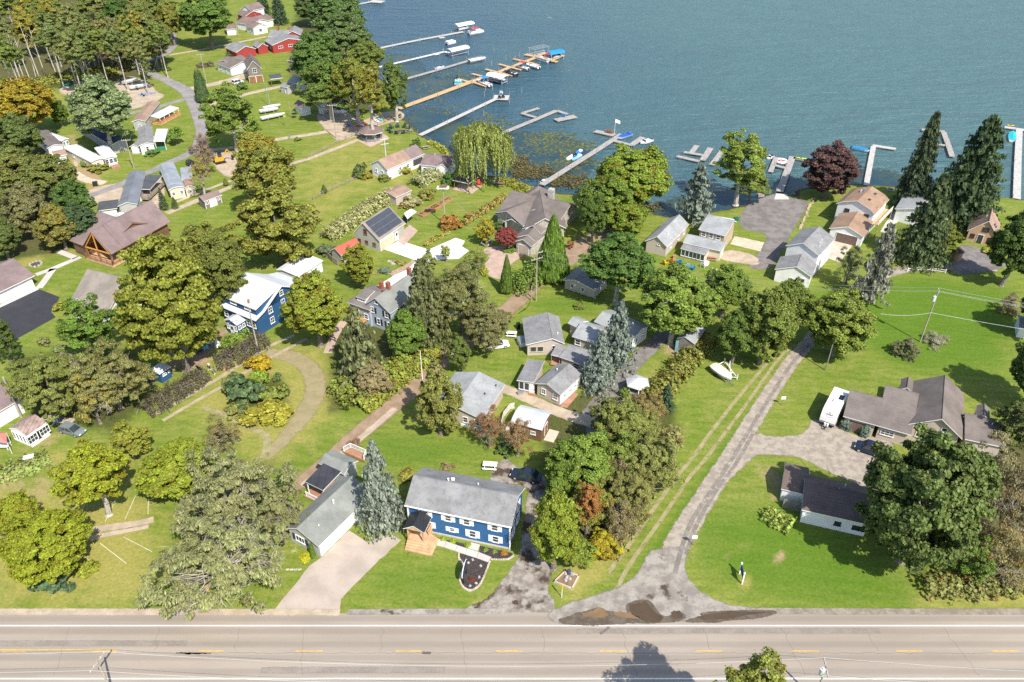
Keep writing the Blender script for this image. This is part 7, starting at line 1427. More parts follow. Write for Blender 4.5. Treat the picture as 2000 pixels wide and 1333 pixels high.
# ================================================================ VEHICLES, POLES, SIGNS, FURNITURE, PEOPLE
def car(label,A,B,Wd,Ht,body,kind='sedan',name='parked_car',cat='car',grp=None):
    """tail at A, nose at B in photo pixels"""
    a,b=at(*A,.6),at(*B,.6);c=(a+b)/2;L=(b-a).length;t=thing(name,label,cat,(c.x,c.y,0),heading(a,b),grp);h1=Ht*.56
    lo=[(-.5,.28,h1*.93),(-.47,.2,h1),(-.2,.18,h1),(.2,.18,h1*.98),(.38,.2,h1*.90),(.47,.22,h1*.80),(.5,.3,h1*.6)]
    s=MB();s.loft([[(x*L,-Wd*(.5 if abs(x)<.45 else .44),z1),(x*L,-Wd*(.5 if abs(x)<.45 else .44),z0+.1),(x*L,0,z0),(x*L,Wd*(.5 if abs(x)<.45 else .44),z0+.1),(x*L,Wd*(.5 if abs(x)<.45 else .44),z1),(x*L,0,z1+.04)]for x,z0,z1 in lo]);s.build('body',body,t,O)
    cab={'sedan':((-.40,.02),(-.26,1),(.06,1),(.24,.02)),'suv':((-.49,.05),(-.44,1),(.08,1),(.24,.02)),'hatch':((-.46,.05),(-.34,1),(.05,1),(.25,.02))}[kind]
    ring=[[(x*L,-Wd*(.46-.07*k),h1+(Ht-h1)*k),(x*L,Wd*(.46-.07*k),h1+(Ht-h1)*k),(x*L,Wd*.46,h1-.05),(x*L,-Wd*.46,h1-.05)]for x,k in cab];s=MB();s.loft(ring);s.build('windows',glass,t,O)
    x1,x2=cab[1][0]*L,cab[2][0]*L;s=MB();s.box(((x1+x2)/2,0,Ht-.03),(x2-x1+.1,Wd*.80,.06));[s.tube((cab[i][0]*L,y*Wd*.455,h1),(cab[j][0]*L,y*Wd*.40,Ht),.05,.05,4)for i,j in((0,1),(3,2))for y in(-1,1)];[s.tube((q*L,y*Wd*.47,h1),(q*L,y*Wd*.40,Ht),.045,.045,4)for q in(-.1,)for y in(-1,1)];s.build('roof',body,t,O)
    for x in(-.31*L,.31*L):
        for y in(-1,1):
            w_=MB();w_.tube((0,-.11,0),(0,.11,0),.34,.34,14);o=w_.build('wheel',rubber,t,loc=(x,y*(Wd/2-.08),.34));w_=MB();w_.tube((0,-.12,0),(0,.12,0),.2,.2,10);w_.build('rim',alu,o,loc=(0,0,0))
    for y in(-1,1):s=MB();s.box((0,0,0),(.1,.35,.14));s.build('headlight',hullw,t,loc=(L*.485,y*Wd*.33,h1*.62));s=MB();s.box((0,0,0),(.08,.3,.16));s.build('tail_light',redm,t,loc=(-L*.497,y*Wd*.33,h1*.68))
    return t
carb=mat('dark_blue_paint',(.020,.032,.055),.18,.05,.5,spec=.6);carn=mat('navy_paint',(.012,.022,.050),.2,.05,.5,spec=.6);carw=mat('white_car_paint',(.76,.76,.75),.25,.04,.5,spec=.6);carg=mat('grey_green_paint',(.17,.20,.20),.3,.06,.5,spec=.5);cark=mat('black_paint',(.015,.015,.017),.25,.05,.5,spec=.6)
car('dark blue sedan parked in shade behind blue house',(1056,935),(998,922),1.85,1.5,carb);car('navy estate car parked before large ranch house',(1722,884),(1670,868),1.95,1.75,carn,'suv');car('white car half hidden under olive tree beside brown lane',(948,676),(994,670),1.85,1.55,carw,'hatch');car('white car by timber entrance of taupe house',(455,163),(474,158),1.85,1.6,carw,'suv');car('grey green hatchback beside greenhouse with roof slats',(118,833),(162,845),1.8,1.35,carg,'hatch');car('dark car by purple grey tree at village bend',(365,321),(381,316),1.8,1.5,cark,'hatch');car('pale car half under orange trees at left edge',(26,281),(38,288),1.8,1.5,carw,'hatch')
# camper trailer
a,b=at(1642,772,1.6),at(1616,822,1.6);c=(a+b)/2;L=7.6;t=thing('camper_trailer','white camper trailer parked on lawn beside ranch house','camper trailer',(c.x,c.y,0),heading(a,b));s=MB();wv=2.5
prof=[(-L/2,.55),(-L/2,3.0),(-L/2+.25,3.15),(L*.30,3.15),(L*.40,2.95),(L*.49,1.9),(L*.5,1.2),(L*.46,.55)];s.loft([[(x,y,z)for x,z in prof]for y in(wv/2,wv/2)][:1]+[[(x,-wv/2,z)for x,z in prof]]);s.build('body',carw,t,O)
s=MB();s.box((0,0,.42),(L*.95,wv*.96,.14));s.tube((L*.46,-.5,.5),(L*.62,0,.5),.07,.07,5);s.tube((L*.46,.5,.5),(L*.62,0,.5),.07,.07,5);s.tube((L*.60,0,0),(L*.60,0,.6),.06,.06,6);s.build('hitch',black,t,O);s=MB();[s.tube((L*.53,y,.55),(L*.53,y,1.05),.17,.17,8)for y in(-.2,.2)];s.build('gas_bottle',hullw,t,O)
for y in(-1,1):
    for x in(-.9,.1):s=MB();s.tube((x-.2,y*wv*.5-.12,.36),(x-.2,y*wv*.5+.12,.36),.36,.36,12);s.build('wheel',rubber,t,O)
    s=MB();[s.box((x,y*(wv/2+.01),1.5),(w_,.03,.7))for x,w_ in((-2.4,1.2),(1.4,1.0))];s.build('window',glass,t,O);s=MB();s.box((-.2,y*(wv/2+.02),.75),(L*.9,.03,.25));s.build('stripe',grey_metal,t,O)
s=MB();s.box((-1.2,.55,3.15),(1.4,.75,.04));s.build('solar_panel',cark,t,O);s=MB();s.box((.35,-.05,3.15),(.9,.75,.28),top=.85);s.build('air_conditioner',hullw,t,O);s=MB();[s.box((x,y,3.15),(.38,.38,.1))for x,y in((-2.8,-.4),(1.7,.35))];s.build('roof_hatch',white,t,O)
# dark badge printed across the sloping nose: a small crest over a slanting word shape with a chevron under it
def nose(u_,v_): # u across, v up the slope 0..1
    x0,z0,x1,z1=L*.49,1.9,L*.40,2.95;return(x0+(x1-x0)*v_+.012,u_,z0+(z1-z0)*v_+.012)
s=MB()
def bar(u0,v0,u1,v1,w_=.06):
    d=Vector((u1-u0,v1-v0));n=Vector((-d.y,d.x)).normalized()*w_/2;s.poly([nose(u0+n.x,v0+n.y),nose(u1+n.x,v1+n.y),nose(u1-n.x,v1-n.y),nose(u0-n.x,v0-n.y)])
for p in((-.18,.80,.12,.86),(.12,.86,.16,.72),(-.18,.80,-.10,.66),(-.10,.66,.16,.72),(-.62,.34,0,.12),(0,.12,.62,.34),(-.5,.44,.5,.44)):bar(*p,.05)
for i,u_ in enumerate((-.5,-.34,-.2,-.06,.08,.22,.36,.5)):bar(u_-.05,.44,u_+.05,.60,.05);bar(u_-.05,.58 if i%2 else .5,u_+.09,.6 if i%2 else .52,.035)
s.build('badge',cark,t,O)
# excavator
t=thing('excavator','yellow excavator with bucket arm on bare earth by village crossing','excavator',(*at(430,318).xy,0),.6);ym=mat('machine_yellow',(.55,.33,.03),.5,.12)
for y in(-.9,.9):s=MB();s.loft([[(x,y+dy,z)for x,z in((-1.5,.2),(-1.2,0),(1.2,0),(1.5,.2),(1.2,.65),(-1.2,.65))]for dy in(-.25,.25)]);s.build('track',rubber,t,O)
s=MB();s.box((-.3,0,.7),(2.4,1.9,.8));s.box((-1.2,0,1.5),(.8,1.8,.4));s.build('body',ym,t,O);s=MB();s.box((.35,.45,1.5),(1.0,.9,1.2),top=.85);s.build('cab',glass,t,O);s=MB();s.box((.35,.45,2.7),(1.0,.9,.08));s.build('cab_roof',cark,t,O);s=MB();s.tube((.9,-.3,1.3),(2.4,-.3,3.4),.2,.16,6);s.tube((2.4,-.3,3.4),(3.7,-.3,1.5),.15,.12,6);s.build('arm',ym,t,O);s=MB();s.loft([[(3.4,y,1.5),(3.9,y,1.4),(3.9,y,.8),(3.5,y,.5),(3.2,y,.8)]for y in(-.75,.15)]);s.build('bucket',cark,t,O)
t=thing('dumpster','green waste container with pale panel at edge of far wood','dumpster',(*at(132,168).xy,0),-.2);s=MB();s.box((0,0,.1),(3.2,2.0,1.4),top=(1.08,1.1));s.build('bin',mat('dark_green_steel',(.01,.09,.05),.5,.15),t,O);s=MB();s.box((.3,-1.04,.7),(1.0,.04,.7));s.build('panel',skym,t,O);s=MB();s.box((0,0,1.5),(3.4,2.2,.1));s.build('lid',black,t,O)
t=thing('dumpster','dark waste container by road at far wood corner','dumpster',(*at(250,122).xy,0),.3);s=MB();s.box((0,0,.1),(2.2,1.6,1.3),top=1.08);s.build('bin',cark,t,O);s=MB();s.box((0,0,1.4),(2.4,1.8,.08));s.build('lid',black,t,O)
# ---------------------------------------------------------------- poles and wires
POLE={}
def pole(key,label,base,topy,arms=1,armw=2.4,rz=0,xf=False,r=.15,lean=0,name='utility_pole',m=None,plat=False,ins=True):
    g=at(*base);h=topz(g,topy)if topy<200000 else 10;t=thing(name,label,'pole',(g.x,g.y,0));tip=Vector((lean,0,h));s=MB();s.tube((0,0,-.1),tip,r,r*.72,8);s.build('pole',m or polewood,t,O);E=[]
    for k in range(arms):
        z=h-.35-1.3*k;c=tip*(z/h);d=Vector((math.cos(rz),math.sin(rz),0))*armw/2;s=MB();s.box((c.x,c.y,z-.06),(armw,.13,.14),rz);o=s.build('crossarm',m or polewood,t,O)
        if ins:
            for q_ in(-.92,-.45,.45,.92):s=MB();p=c+d*q_;s.tube((p.x,p.y,z+.08),(p.x,p.y,z+.3),.06,.04,6);s.build('insulator',mat('porcelain',(.55,.55,.56),.3,.05),o,loc=(0,0,0));E.append(g+p+Vector((0,0,z-p.z+.3)))
    if not arms:E=[g+tip]
    if xf:s=MB();c=tip*.80;s.tube((c.x-.4,c.y-.15,c.z),(c.x-.4,c.y-.15,c.z+1.0),.3,.3,10);s.tube((c.x-.4,c.y-.15,c.z+1),(c.x-.4,c.y-.15,c.z+1.25),.08,.06,6);s.build('transformer',mat('pale_grey_steel',(.55,.57,.60),.4,.08),t,O)
    if plat:s=MB();[s.box((x,0,h-.3),(.12,1.6,.16))for x in(-1.0,1.0)];[s.box((0,y,h-.14),(2.8,.5,.1))for y in(-.55,0,.55)];s.build('platform',white,t,O);s=MB();q_=random.Random(4);[s.tube((q_.uniform(-.9,.9),q_.uniform(-.7,.7),h),(q_.uniform(-1.1,1.1),q_.uniform(-.9,.9),h+q_.uniform(.2,.55)),.05,.03,4)for _ in range(60)];s.build('nest',mat('nest_sticks',(.25,.16,.10),.9,.2),t,O)
    POLE[key]=E;t['h']=h if False else None
    del t['h']
    return t
pole('a','double crossarm pole where brown lane meets cottage lawn',(1047,588),492,2,2.6,.5,xf=False);pole('b','leaning looking pole with pale transformer in right meadow',(1797,668),566,1,1.6,1.2,xf=True);pole('c','pole with crossarm beside white roofed mobile homes',(262,330),272,1,2.4,.2);pole('d','double crossarm pole by upper village road',(320,139),83,2,2.6,.3);pole('e','pole with white crossarm on far lawn',(403,160),105,1,2.6,.3);pole('f','slim grey pole at far wood corner',(254,106),47,1,1.4,.2);pole('g','pole by white brown roofed house near top',(466,71),35,0);pole('h','tall pole carrying birds nest platform in lodge lawn',(869,438),366,1,1.6,.3,plat=True);pole('i','pole between dark hedge and wheel tracks',(505,688),606,0,m=polewood);pole('j','thick pole leaning beside white outbuilding at left edge',(42,815),737,0,r=.2);pole('k','pole with crossarm at corner of kayak lot',(657,271),204,1,2.8,.15);pole('l','white pole with crossarm in front of long white cottage',(757,340),270,2,2.2,.3,m=mat('whitish_pole',(.58,.56,.53),.8,.1),ins=False);pole('m','slim pole right of long white cottage pole',(760,338),312,0,m=MATS['whitish_pole'],r=.08)
pole('n','thin lamp pole behind sailing boats',(524,206),150,0,r=.09,m=grey_metal);pole('o','short grey pole beside white brown roofed shed',(569,231),198,0,r=.1);pole('p','whitish pole with cables under gravel road maple',(1612,724),672,0,r=.12,m=grey_metal);pole('q','old leaning pole at grey roofed white house corner',(1646,557),497,0,r=.13);pole('r','short white marker pole beside brown lane undergrowth',(825,741),685,0,r=.08,m=white);pole('s','short wooden stub pole beside double crossarm pole',(1038,588),560,0,r=.11);pole('t','pole rising in front of red roofed shed tree',(704,545),484,0,r=.09,m=MATS['whitish_pole'])
g1=at(214,1333);pole('u','crossarm pole beside highway at lower left edge',(220,1352),1291,1,2.6,1.35);pole('v','crossarm pole with transformer beside highway at bottom edge',(1590,1366),1302,1,2.4,1.45,xf=True)
wirem=mat('cable',(.30,.30,.31),.6,.05);wirel=mat('bright_cable',(.60,.60,.60),.5,.05)
def wire(p,q,sag,grp,label,r=.015,m=None):
    n=14;P=[p.lerp(q,i/n)-Vector((0,0,4*sag*(i/n)*(1-i/n)))for i in range(n+1)];s=MB();s.path(P,r,4);o=s.build('power_line',m or wirem);tag(o,label,'power line',grp);return o
for i in(0,3):
    wire(POLE['u'][i],POLE['v'][i],2.2,'power lines along the highway','thin power line strung along the highway between its two poles',m=wirel);wire(POLE['u'][i],POLE['u'][i]+Vector((-60,1,-.5)),1.0,'power lines along the highway','thin power line running off left from highway pole',m=wirel);wire(POLE['v'][i],POLE['v'][i]+Vector((70,-2,-1)),1.4,'power lines along the highway','thin power line running off right from highway pole',m=wirel)
wire(POLE['u'][0]+Vector((0,0,-3)),POLE['v'][0]+Vector((0,0,-3)),1.8,'power lines along the highway','lower cable hung below power lines along the highway',.022,wirel)
for i,(j,k)in enumerate(((0,0),(3,3),(4,1))):
    wire(POLE['a'][j],POLE['b'][k],2.0,'power lines across the cottage court','thin power line spanning from double crossarm pole to meadow pole');wire(POLE['b'][k],POLE['b'][k]+Vector((60,-16,0)),1.4,'power lines across the right meadow','thin power line running right from meadow pole',m=wirel)
    wire(POLE['a'][j],POLE['h'][min(j,3)]+Vector((0,0,-1.5 if j>3 else 0)),1.0,'power lines over the lodge','thin power line from double crossarm pole over lodge lawn')
b0=POLE['b'][0]-Vector((0,0,4.5));wire(b0,b0+Vector((60,-16,0)),1.2,None,'thicker low cable running right from meadow pole',.028,wirel);wire(b0,at(1720,613,6.5),.5,None,'thicker low cable running left from meadow pole',.028,wirel)
for a,b in(('c','d'),('d','f')):
    for k in(0,3):wire(POLE[a][k],POLE[b][k],1.5,'power lines of the village','thin power line between village poles')
for k in(0,3):wire(POLE['k'][k],POLE['l'][0]if POLE['l']else POLE['k'][k]+Vector((10,-8,0)),.8,'power lines of the kayak lot','thin power line from kayak lot pole')
s=MB();[s.tube(at(1037-6-4*i,600+4*i),at(1037,588,5.5),.06,.06,5)for i in range(2)];o=s.build('guy_guard',yellowm);tag(o,'pair of yellow guy wire guards beside double crossarm pole','guy guard')
# ---------------------------------------------------------------- signs and markers
t=thing('sign','oval dark sign on two black legs in mulch bed','sign',(*at(908,1130).xy,0),RAD(80));s=MB();s.loft([[(1.35*math.cos(k),y,2.0+.8*math.sin(k))for k in[j*math.pi/9 for j in range(18)]]for y in(-.09,.09)]);s.build('board',mat('sign_dark_blue',(.04,.055,.09),.4,.1),t,O);s=MB();ring=[(1.40*math.cos(k),2.0+.85*math.sin(k))for k in[j*math.pi/12 for j in range(24)]];[s.tube((a[0],0,a[1]),(b[0],0,b[1]),.06,.06,5)for a,b in zip(ring,ring[1:]+ring[:1])];s.build('rim',hullw,t,O);[MB().box((x,0,0),(.14,.14,1.6)).build('leg',black,t,O)for x in(-.8,.8)]
t=thing('sign','navy sign board between two white posts on front lawn','sign',(*at(1452,1132).xy,0));pa_,pb_=at(1444,1121),at(1449,1141);d=pb_-pa_;s0=Vector((*at(1452,1132).xy,0))
for p in(pa_,pb_):s=MB();s.box(p-s0,(.16,.16,2.15));s.build('post',white,t,O);s=MB();s.box(p-s0+Vector((0,0,2.15)),(.22,.22,.08));s.build('cap',white,t,O)
c=(pa_+pb_)/2-s0;s=MB();s.box((c.x,c.y,.9),(d.length-.2,.07,1.1),math.atan2(d.y,d.x));s.build('board',mat('navy_board',(.03,.07,.16),.5,.08),t,O);s=MB();[s.box((c.x,c.y,z),((d.length-.2)*.62,.09,.08),math.atan2(d.y,d.x))for z in()]if False else None
def smallsign(label,base,w_,h,z,m,rz=0,pm=None):t=thing('sign',label,'sign',(*at(*base).xy,0),rz);s=MB();s.box((0,.04,0),(.07,.07,z+h));s.build('post',pm or wood,t,O);s=MB();s.box((0,0,z),(w_,.03,h));s.build('board',m,t,O);return t
smallsign('small white sign on post beside lower gravel road',(1354,1066),.75,.65,1.4,white);smallsign('small white sign on post beside gravel road near camper',(1527,792),.75,.65,1.3,white);smallsign('small sign board on thin post on sailing boat lawn',(559,248),.7,.6,3.0,limem);smallsign('small grey sign before village lawn corner',(566,272),.7,.9,.6,grey_metal)
t=thing('marker_post','yellow topped marker post beside planter box','marker post',(*at(1097,1167).xy,0));s=MB();s.tube((0,0,0),(0,0,1.6),.05,.05,6);s.build('post',hullw,t,O);s=MB();s.tube((0,0,1.6),(0,0,2.6),.1,.1,6);s.build('cap',yellowm,t,O)
t=thing('marker_post','orange yellow marker in front of feathery verge tree','marker post',(*at(414,1176).xy,0));s=MB();s.tube((0,0,0),(0,0,2.9),.04,.04,6);s.build('post',yellowm,t,O);s=MB();s.box((0,0,2.1),(.35,.12,.9));s.build('board',yellowm,t,O)
t=thing('planter_box','timber edged planter box with rocks at lane corner','planter',(*at(1110,1132).xy,0));P=[at(*p)for p in((1083,1138),(1117,1152),(1130,1127),(1104,1118))];s0=Vector((*at(1110,1132).xy,0))
for a,b in zip(P,P[1:]+P[:1]):d=b-a;m_=(a+b)/2-s0;s=MB();s.box((m_.x,m_.y,0),(d.length+.15,.18,.32),math.atan2(d.y,d.x));s.build('timber',mat('pale_timber',(.50,.42,.34),.85,.15,1),t,O)
s=MB();s.prism(ccw([(p-s0).xy for p in P]),0,.22);s.build('soil',mat('brown_soil',(.20,.14,.09),.95,.25,2),t,O);q=random.Random(2);s=MB();[s.box((q.uniform(-1,.8),q.uniform(-.5,.9),.2),(q.uniform(.2,.5),q.uniform(.2,.5),q.uniform(.1,.3)),q.random()*3,top=.6)for _ in range(9)];s.build('rock',stone,t,O);s=MB();s.box((.1,.7,.22),(.4,.3,.9),.4);s.build('lantern',mat('navy_metal',(.05,.07,.13),.5,.1),t,O)
# blue house beds, edging and slab walkway
mulch2=mulch
sheet('mulch_bed',[(852,1050),(905,1062),(918,1066),(912,1074),(850,1055)],3,mulch);sheet('mulch_bed',[(937,1066),(999,1080),(1003,1085),(990,1092),(960,1092),(936,1082)],3,mulch);sheet('mulch_bed',[(896,1081),(955,1096),(950,1112),(938,1140),(922,1152),(910,1151),(900,1140),(899,1124),(906,1106),(897,1092)],3,mulch,sm=3)
t=thing('walkway','pale concrete slab walkway from porch along blue house','walkway',at(880,1070));t['kind']='structure'
del t['category']
wp=[at(*p)for p in((846,1052),(868,1062),(890,1070),(912,1080),(934,1085),(958,1096))];s0=Vector(t.location)
def slab(P):s=MB();c=sum((Vector((p.x,p.y))for p in P),Vector((0,0)))/len(P);s.prism(ccw([(c+(Vector((p.x,p.y))-c)*.975)for p in P]),0,.07);s.build('slab',concrete,t)
U=[at(*p)for p in((852,1052),(872,1058),(894,1066),(912,1072),(935,1079),(960,1089))];D=[at(*p)for p in((846,1064),(868,1070),(889,1077),(909,1084),(931,1091),(953,1099))]
for i in range(5):slab([D[i],D[i+1],U[i+1],U[i]])
slab([at(912,1071),at(933,1077),at(938,1065),at(920,1060)])
s=MB();q=random.Random(8)
for pl in([(896,1081),(897,1092),(906,1106),(899,1124),(900,1140),(910,1151),(922,1153),(938,1141),(951,1112),(956,1098)],[(1003,1086),(990,1093),(960,1093)]):
    PP=smooth([at(*p).xy for p in pl],False,8)
    for p in PP:s.box((p.x,p.y,0),(q.uniform(.22,.34),q.uniform(.18,.28),q.uniform(.08,.16)),q.random()*3,top=.75)
o=s.build('bed_edging_stones',mat('edging_stone',(.45,.38,.31),.9,.2,2));o['kind']='stuff'
s=MB();[s.box((*at(*p).xy,.02),(.35,.3,.16),q.random()*3,top=.7)for p in((939,1106),(923,1094),(936,1128),(918,1145),(930,1140),(915,1100))];o=s.build('bed_rocks',stone);o['kind']='stuff'
# ---------------------------------------------------------------- furniture
def picnic(label,px,py,rz,m,L=1.9,grp=None):
    t=thing('picnic_table',label,'picnic table',(*at(px,py).xy,0),rz,grp)
    for i in range(4):s=MB();s.box((0,-.32+.21*i,.72),(L,.19,.05));s.build('plank',m,t,O)
    for y in(-.75,.75):s=MB();s.box((0,y,.42),(L,.3,.05));s.build('bench',m,t,O)
    for x in(-L*.36,L*.36):s=MB();s.box((x,0,.34),(.08,1.6,.08));s.tube((x,-.65,0),(x,-.25,.72),.05,.05,4);s.tube((x,.65,0),(x,.25,.72),.05,.05,4);s.build('leg_frame',m,t,O)
    return t
picnic('white picnic table on grass behind blue house',957,914,-.1,white,2.2);picnic('white picnic table beside white car and cottage',999,656,-.1,white,2.0);picnic('red brown picnic table at tan house front wing',1390,508,-.2,redwood,2.2);picnic('grey picnic table on lakeside lawn behind white cottage',832,291,.4,wood,2.2);picnic('grey picnic table near circle of dark chairs',799,259,-.5,wood,2.0);picnic('brown picnic table near fire place by willow lawn',976,363,0,mat('brown_table',(.22,.14,.10),.8,.15),2.4)
def chair_proto(m):
    mb=MB();mb.box((0,0,.32),(.62,.62,.06));mb2=MB();mb2.loft([[(-.3,.28,.34),(.3,.28,.34),(.3,.34,.34),(-.3,.34,.34)],[(-.3,.52,1.05),(.3,.52,1.05),(.3,.58,1.05),(-.3,.58,1.05)]]);mb3=MB();[mb3.box((x,0,.55),(.12,.75,.05))for x in(-.37,.37)];L4=[('leg',MB().box((x,y,0),(.08,.1,.55)).mesh('leg',m))for x in(-.35,.35)for y in(-.28,.28)]
    return[('seat',mb.mesh('seat',m)),('backrest',mb2.mesh('backrest',m)),('armrests',mb3.mesh('armrests',m))]+L4
_ch={}
def chair(label,px,py,rz,m,grp=None,z=0,sc=1.25):
    if m.name not in _ch:_ch[m.name]=chair_proto(m)
    t=thing('garden_chair',label,'chair',(*at(px,py,z).xy,z),rz,grp);t.scale=(sc,)*3
    for n,me_ in _ch[m.name]:link(n,me_,t)
    return t
for lab,px,py,rz,m in(('yellow garden chair left end of curved row on cottage lawn',1299,517,2.2,yellowm),('orange garden chair in curved row on cottage lawn',1311,513,2.8,orangem),('blue garden chair next to orange one on cottage lawn',1326,515,3.2,bluem),('blue garden chair in middle of curved row right part',1340,523,3.6,skym),('blue garden chair at right end of curved row',1352,527,4.2,bluem),('white garden chair alone right of curved row',1373,522,2.6,hullw),('red garden chair alone on lodge lawn by willow',936,362,.4,redm)):chair(lab,px,py,rz,m)
for i in range(9):a=i*2*math.pi/9+.4;g=at(779,256)+Vector((2.9*math.cos(a),2.9*math.sin(a),0));t=thing('garden_chair',['dark green chair in lakeside fire circle'][0],'chair',(g.x,g.y,0),a-math.pi/2,'dark chairs round the lakeside fire pit');_ch.setdefault(dchair.name,chair_proto(dchair));t.scale=(1.3,)*3;[link(n,m_,t)for n,m_ in _ch[dchair.name]]
def firepit(label,px,py,r=.8,m=None):t=thing('fire_pit',label,'fire pit',(*at(px,py).xy,0));s=MB();[s.box((r*math.cos(a),r*math.sin(a),0),(.45,.3,.3),a+1.57,top=.85)for a in[k*math.pi/5 for k in range(10)]];s.build('stone_ring',m or stone,t,O);s=MB();s.tube((0,0,0),(0,0,.08),r*.85,r*.85,12);s.build('ash',mat('ash',(.08,.07,.065),.95,.3,3),t,O);return t
firepit('stone fire pit in middle of dark chair circle',780,257,1.2,mat('red_brown_stone',(.26,.16,.12),.9,.2));firepit('square stone fire pit on left lawn beside concrete walk',70,517,1.2);firepit('stone fire place at willow lawn edge',968,357,.8);firepit('dark fire ring on shore lawn behind brown roofed house',1739,372,.8);firepit('stone rimmed planting circle by yellow tree',951,475,1.2);firepit('red stone ring in lodge drive planting',908,518,.9)if False else None
for i,(px,py,m)in enumerate(((411,674,skym),(415,656,bluem),(395,676,bluem),(402,684,skym),(390,690,carn))):chair('blue terrace chair under giant maple',px,py,i*1.3,m,'blue chairs on the farmhouse terrace')
t=thing('parasol','closed white parasol on farmhouse terrace','parasol',(*at(427,681).xy,0));s=MB();s.tube((0,0,.55),(0,0,2.5),.62,.05,10);s.build('cloth',canv_w,t,O);s=MB();s.tube((0,0,0),(0,0,2.7),.04,.04,6);s.build('pole',wood,t,O);s=MB();s.tube((0,0,0),(0,0,.1),.4,.4,10);s.build('base',black,t,O)
t=thing('tyre','large black tyre leaning on dark blue shed','tyre',(*at(297,747).xy,0),.6);s=MB();ring=[[(.95*math.cos(a)+.25*math.cos(b)*math.cos(a),.22*math.sin(b),1.0+.95*math.sin(a)+.25*math.cos(b)*math.sin(a))for b in[k*math.pi/3 for k in range(6)]]for a in[k*math.pi/8 for k in range(16)]];s.loft(ring+[ring[0]],caps=False);s.build('tread',rubber,t,O);s=MB();s.tube((0,-.05,1.0),(0,.05,1.0),.72,.72,14);s.build('rim',cark,t,O)
t=thing('shade_sail','white shade sail over solar barn terrace','shade sail',at(797,425));P=[at(789,417,2.6),at(803,408,2.9),at(814,414,2.4),at(796,428,2.3)];s=MB();[s.poly([P[0].lerp(P[3],i/4).lerp(P[1].lerp(P[2],i/4),j/4)-Vector((0,0,.5*math.sin(math.pi*i/4)*math.sin(math.pi*j/4)))for i,j in((a,b),(a+1,b),(a+1,b+1),(a,b+1))])for a in range(4)for b in range(4)];s.build('cloth',canv_w,t);s=MB();[s.tube((p.x,p.y,0),p,.05,.05,6)for p in P[1:]];s.build('pole',wood,t)
for lab,px,py,rz,m in(('pink cushioned chair at solar barn porch',778,456,2.5,mat('pink_cushion',(.60,.16,.14),.8,.1)),('second pink cushioned chair at solar barn porch',784,451,2.4,MATS['pink_cushion']),('dark chair on solar barn terrace',793,432,1.0,dchair)):chair(lab,px,py,rz,m)
t=thing('raised_bed','long orange timber raised vegetable bed in lodge lawn','raised bed',at(850,405));tmb=mat('orange_timber',(.42,.19,.09),.8,.15,1)
for quad in([(815,420),(826,425),(862,405),(851,401)],[(836,407),(848,411),(884,391),(873,387)]):
    P=[at(*p)for p in quad];[MB().box(((a+b)/2).to_tuple(),((b-a).length,.15,.4),math.atan2((b-a).y,(b-a).x)).build('timber',tmb,t)for a,b in zip(P,P[1:]+P[:1])];s=MB();s.prism(ccw([p.xy for p in P]),0,.3);s.build('soil',MATS['brown_soil'],t)
hedge('low vegetable plants in orange raised bed',[(822,421),(856,403)],.9,.5,(.17,.11,.04),.3,leaf=.14,dens=30,seed=31,name='vegetable_plants',cat='plants')['kind']='stuff';hedge('mixed vegetable plants in second raised bed',[(844,408),(878,390)],1.0,.6,(.16,.14,.04),.4,leaf=.14,dens=30,seed=32,name='vegetable_plants',cat='plants')['kind']='stuff'
t=thing('rock_bed','brown gravel bed with stones beside white driveway','garden bed',at(785,525));s=MB();P=[at(*p)for p in((760,533),(790,520),(806,508),(811,513),(790,530),(766,540))];s.prism(ccw([p.xy for p in P]),0,.05);s.build('gravel',mat('bed_gravel',(.36,.26,.19),.95,.25,2),t);q=random.Random(5);s=MB();[s.box((*at(758+q.random()*12,511+q.random()*6).xy,0),(q.uniform(.3,.8),q.uniform(.3,.6),.25),q.random()*3,top=.7)for _ in range(9)];s.build('stone',stone,t)
def railfence(label,px,m=None,h=1.1,sp=2.6,rails=2,name='rail_fence',rail=.08):
    P=[at(*p)for p in px];t=thing(name,label,'fence',P[0]);s0=P[0]
    for a,b in zip(P[:-1],P[1:]):
        d=b-a;n=max(1,int(d.length/sp));an=math.atan2(d.y,d.x)
        for i in range(n+1):s=MB();s.box((0,0,0),(.13,.13,h+.1));s.build('post',m or wood,t,loc=tuple(a+d*(i/n)-s0),rz=an)
        for i in range(n):
            for k in range(rails):s=MB();s.box((0,0,0),(d.length/n-.1,rail*.6,rail*1.4));s.build('rail',m or wood,t,loc=tuple(a+d*((i+.5)/n)-s0+Vector((0,0,h*(k+.7)/rails-.1))),rz=an)
    return t
railfence('grey rail fence along lower side of kayak lot',[(600,311),(650,285),(700,262),(738,246),(775,231)]);railfence('grey rail fence crossing big meadow to white cottage',[(612,391),(650,371),(700,349),(712,343)]);railfence('white rail fence along curve of gravel road',[(1772,531),(1800,528),(1820,530),(1846,534)],white,.9);railfence('white rail fence above shaded part of gravel road',[(1780,511),(1810,509),(1838,511)],white,.9);railfence('dark rail fence beside farmhouse parking',[(637,660),(655,668),(672,676)],cark,1.0);railfence('short wooden fence beside red roofed shed',[(636,500),(650,513),(660,519)],wood,1.4,rails=4,rail=.14)
s=MB();P=[at(*p)for p in((1590,388),(1580,405),(1574,420),(1566,440),(1560,448))];q=random.Random(6)
for a,b in zip(P[:-1],P[1:]):
    for i in range(7):p=a.lerp(b,i/7);s.box((p.x+q.gauss(0,.1),p.y,0),(q.uniform(.4,.9),q.uniform(.3,.6),q.uniform(.15,.4)),q.random()*3,top=.7)
o=s.build('stone_border',mat('tan_stone',(.42,.32,.23),.9,.2));o['kind']='stuff'
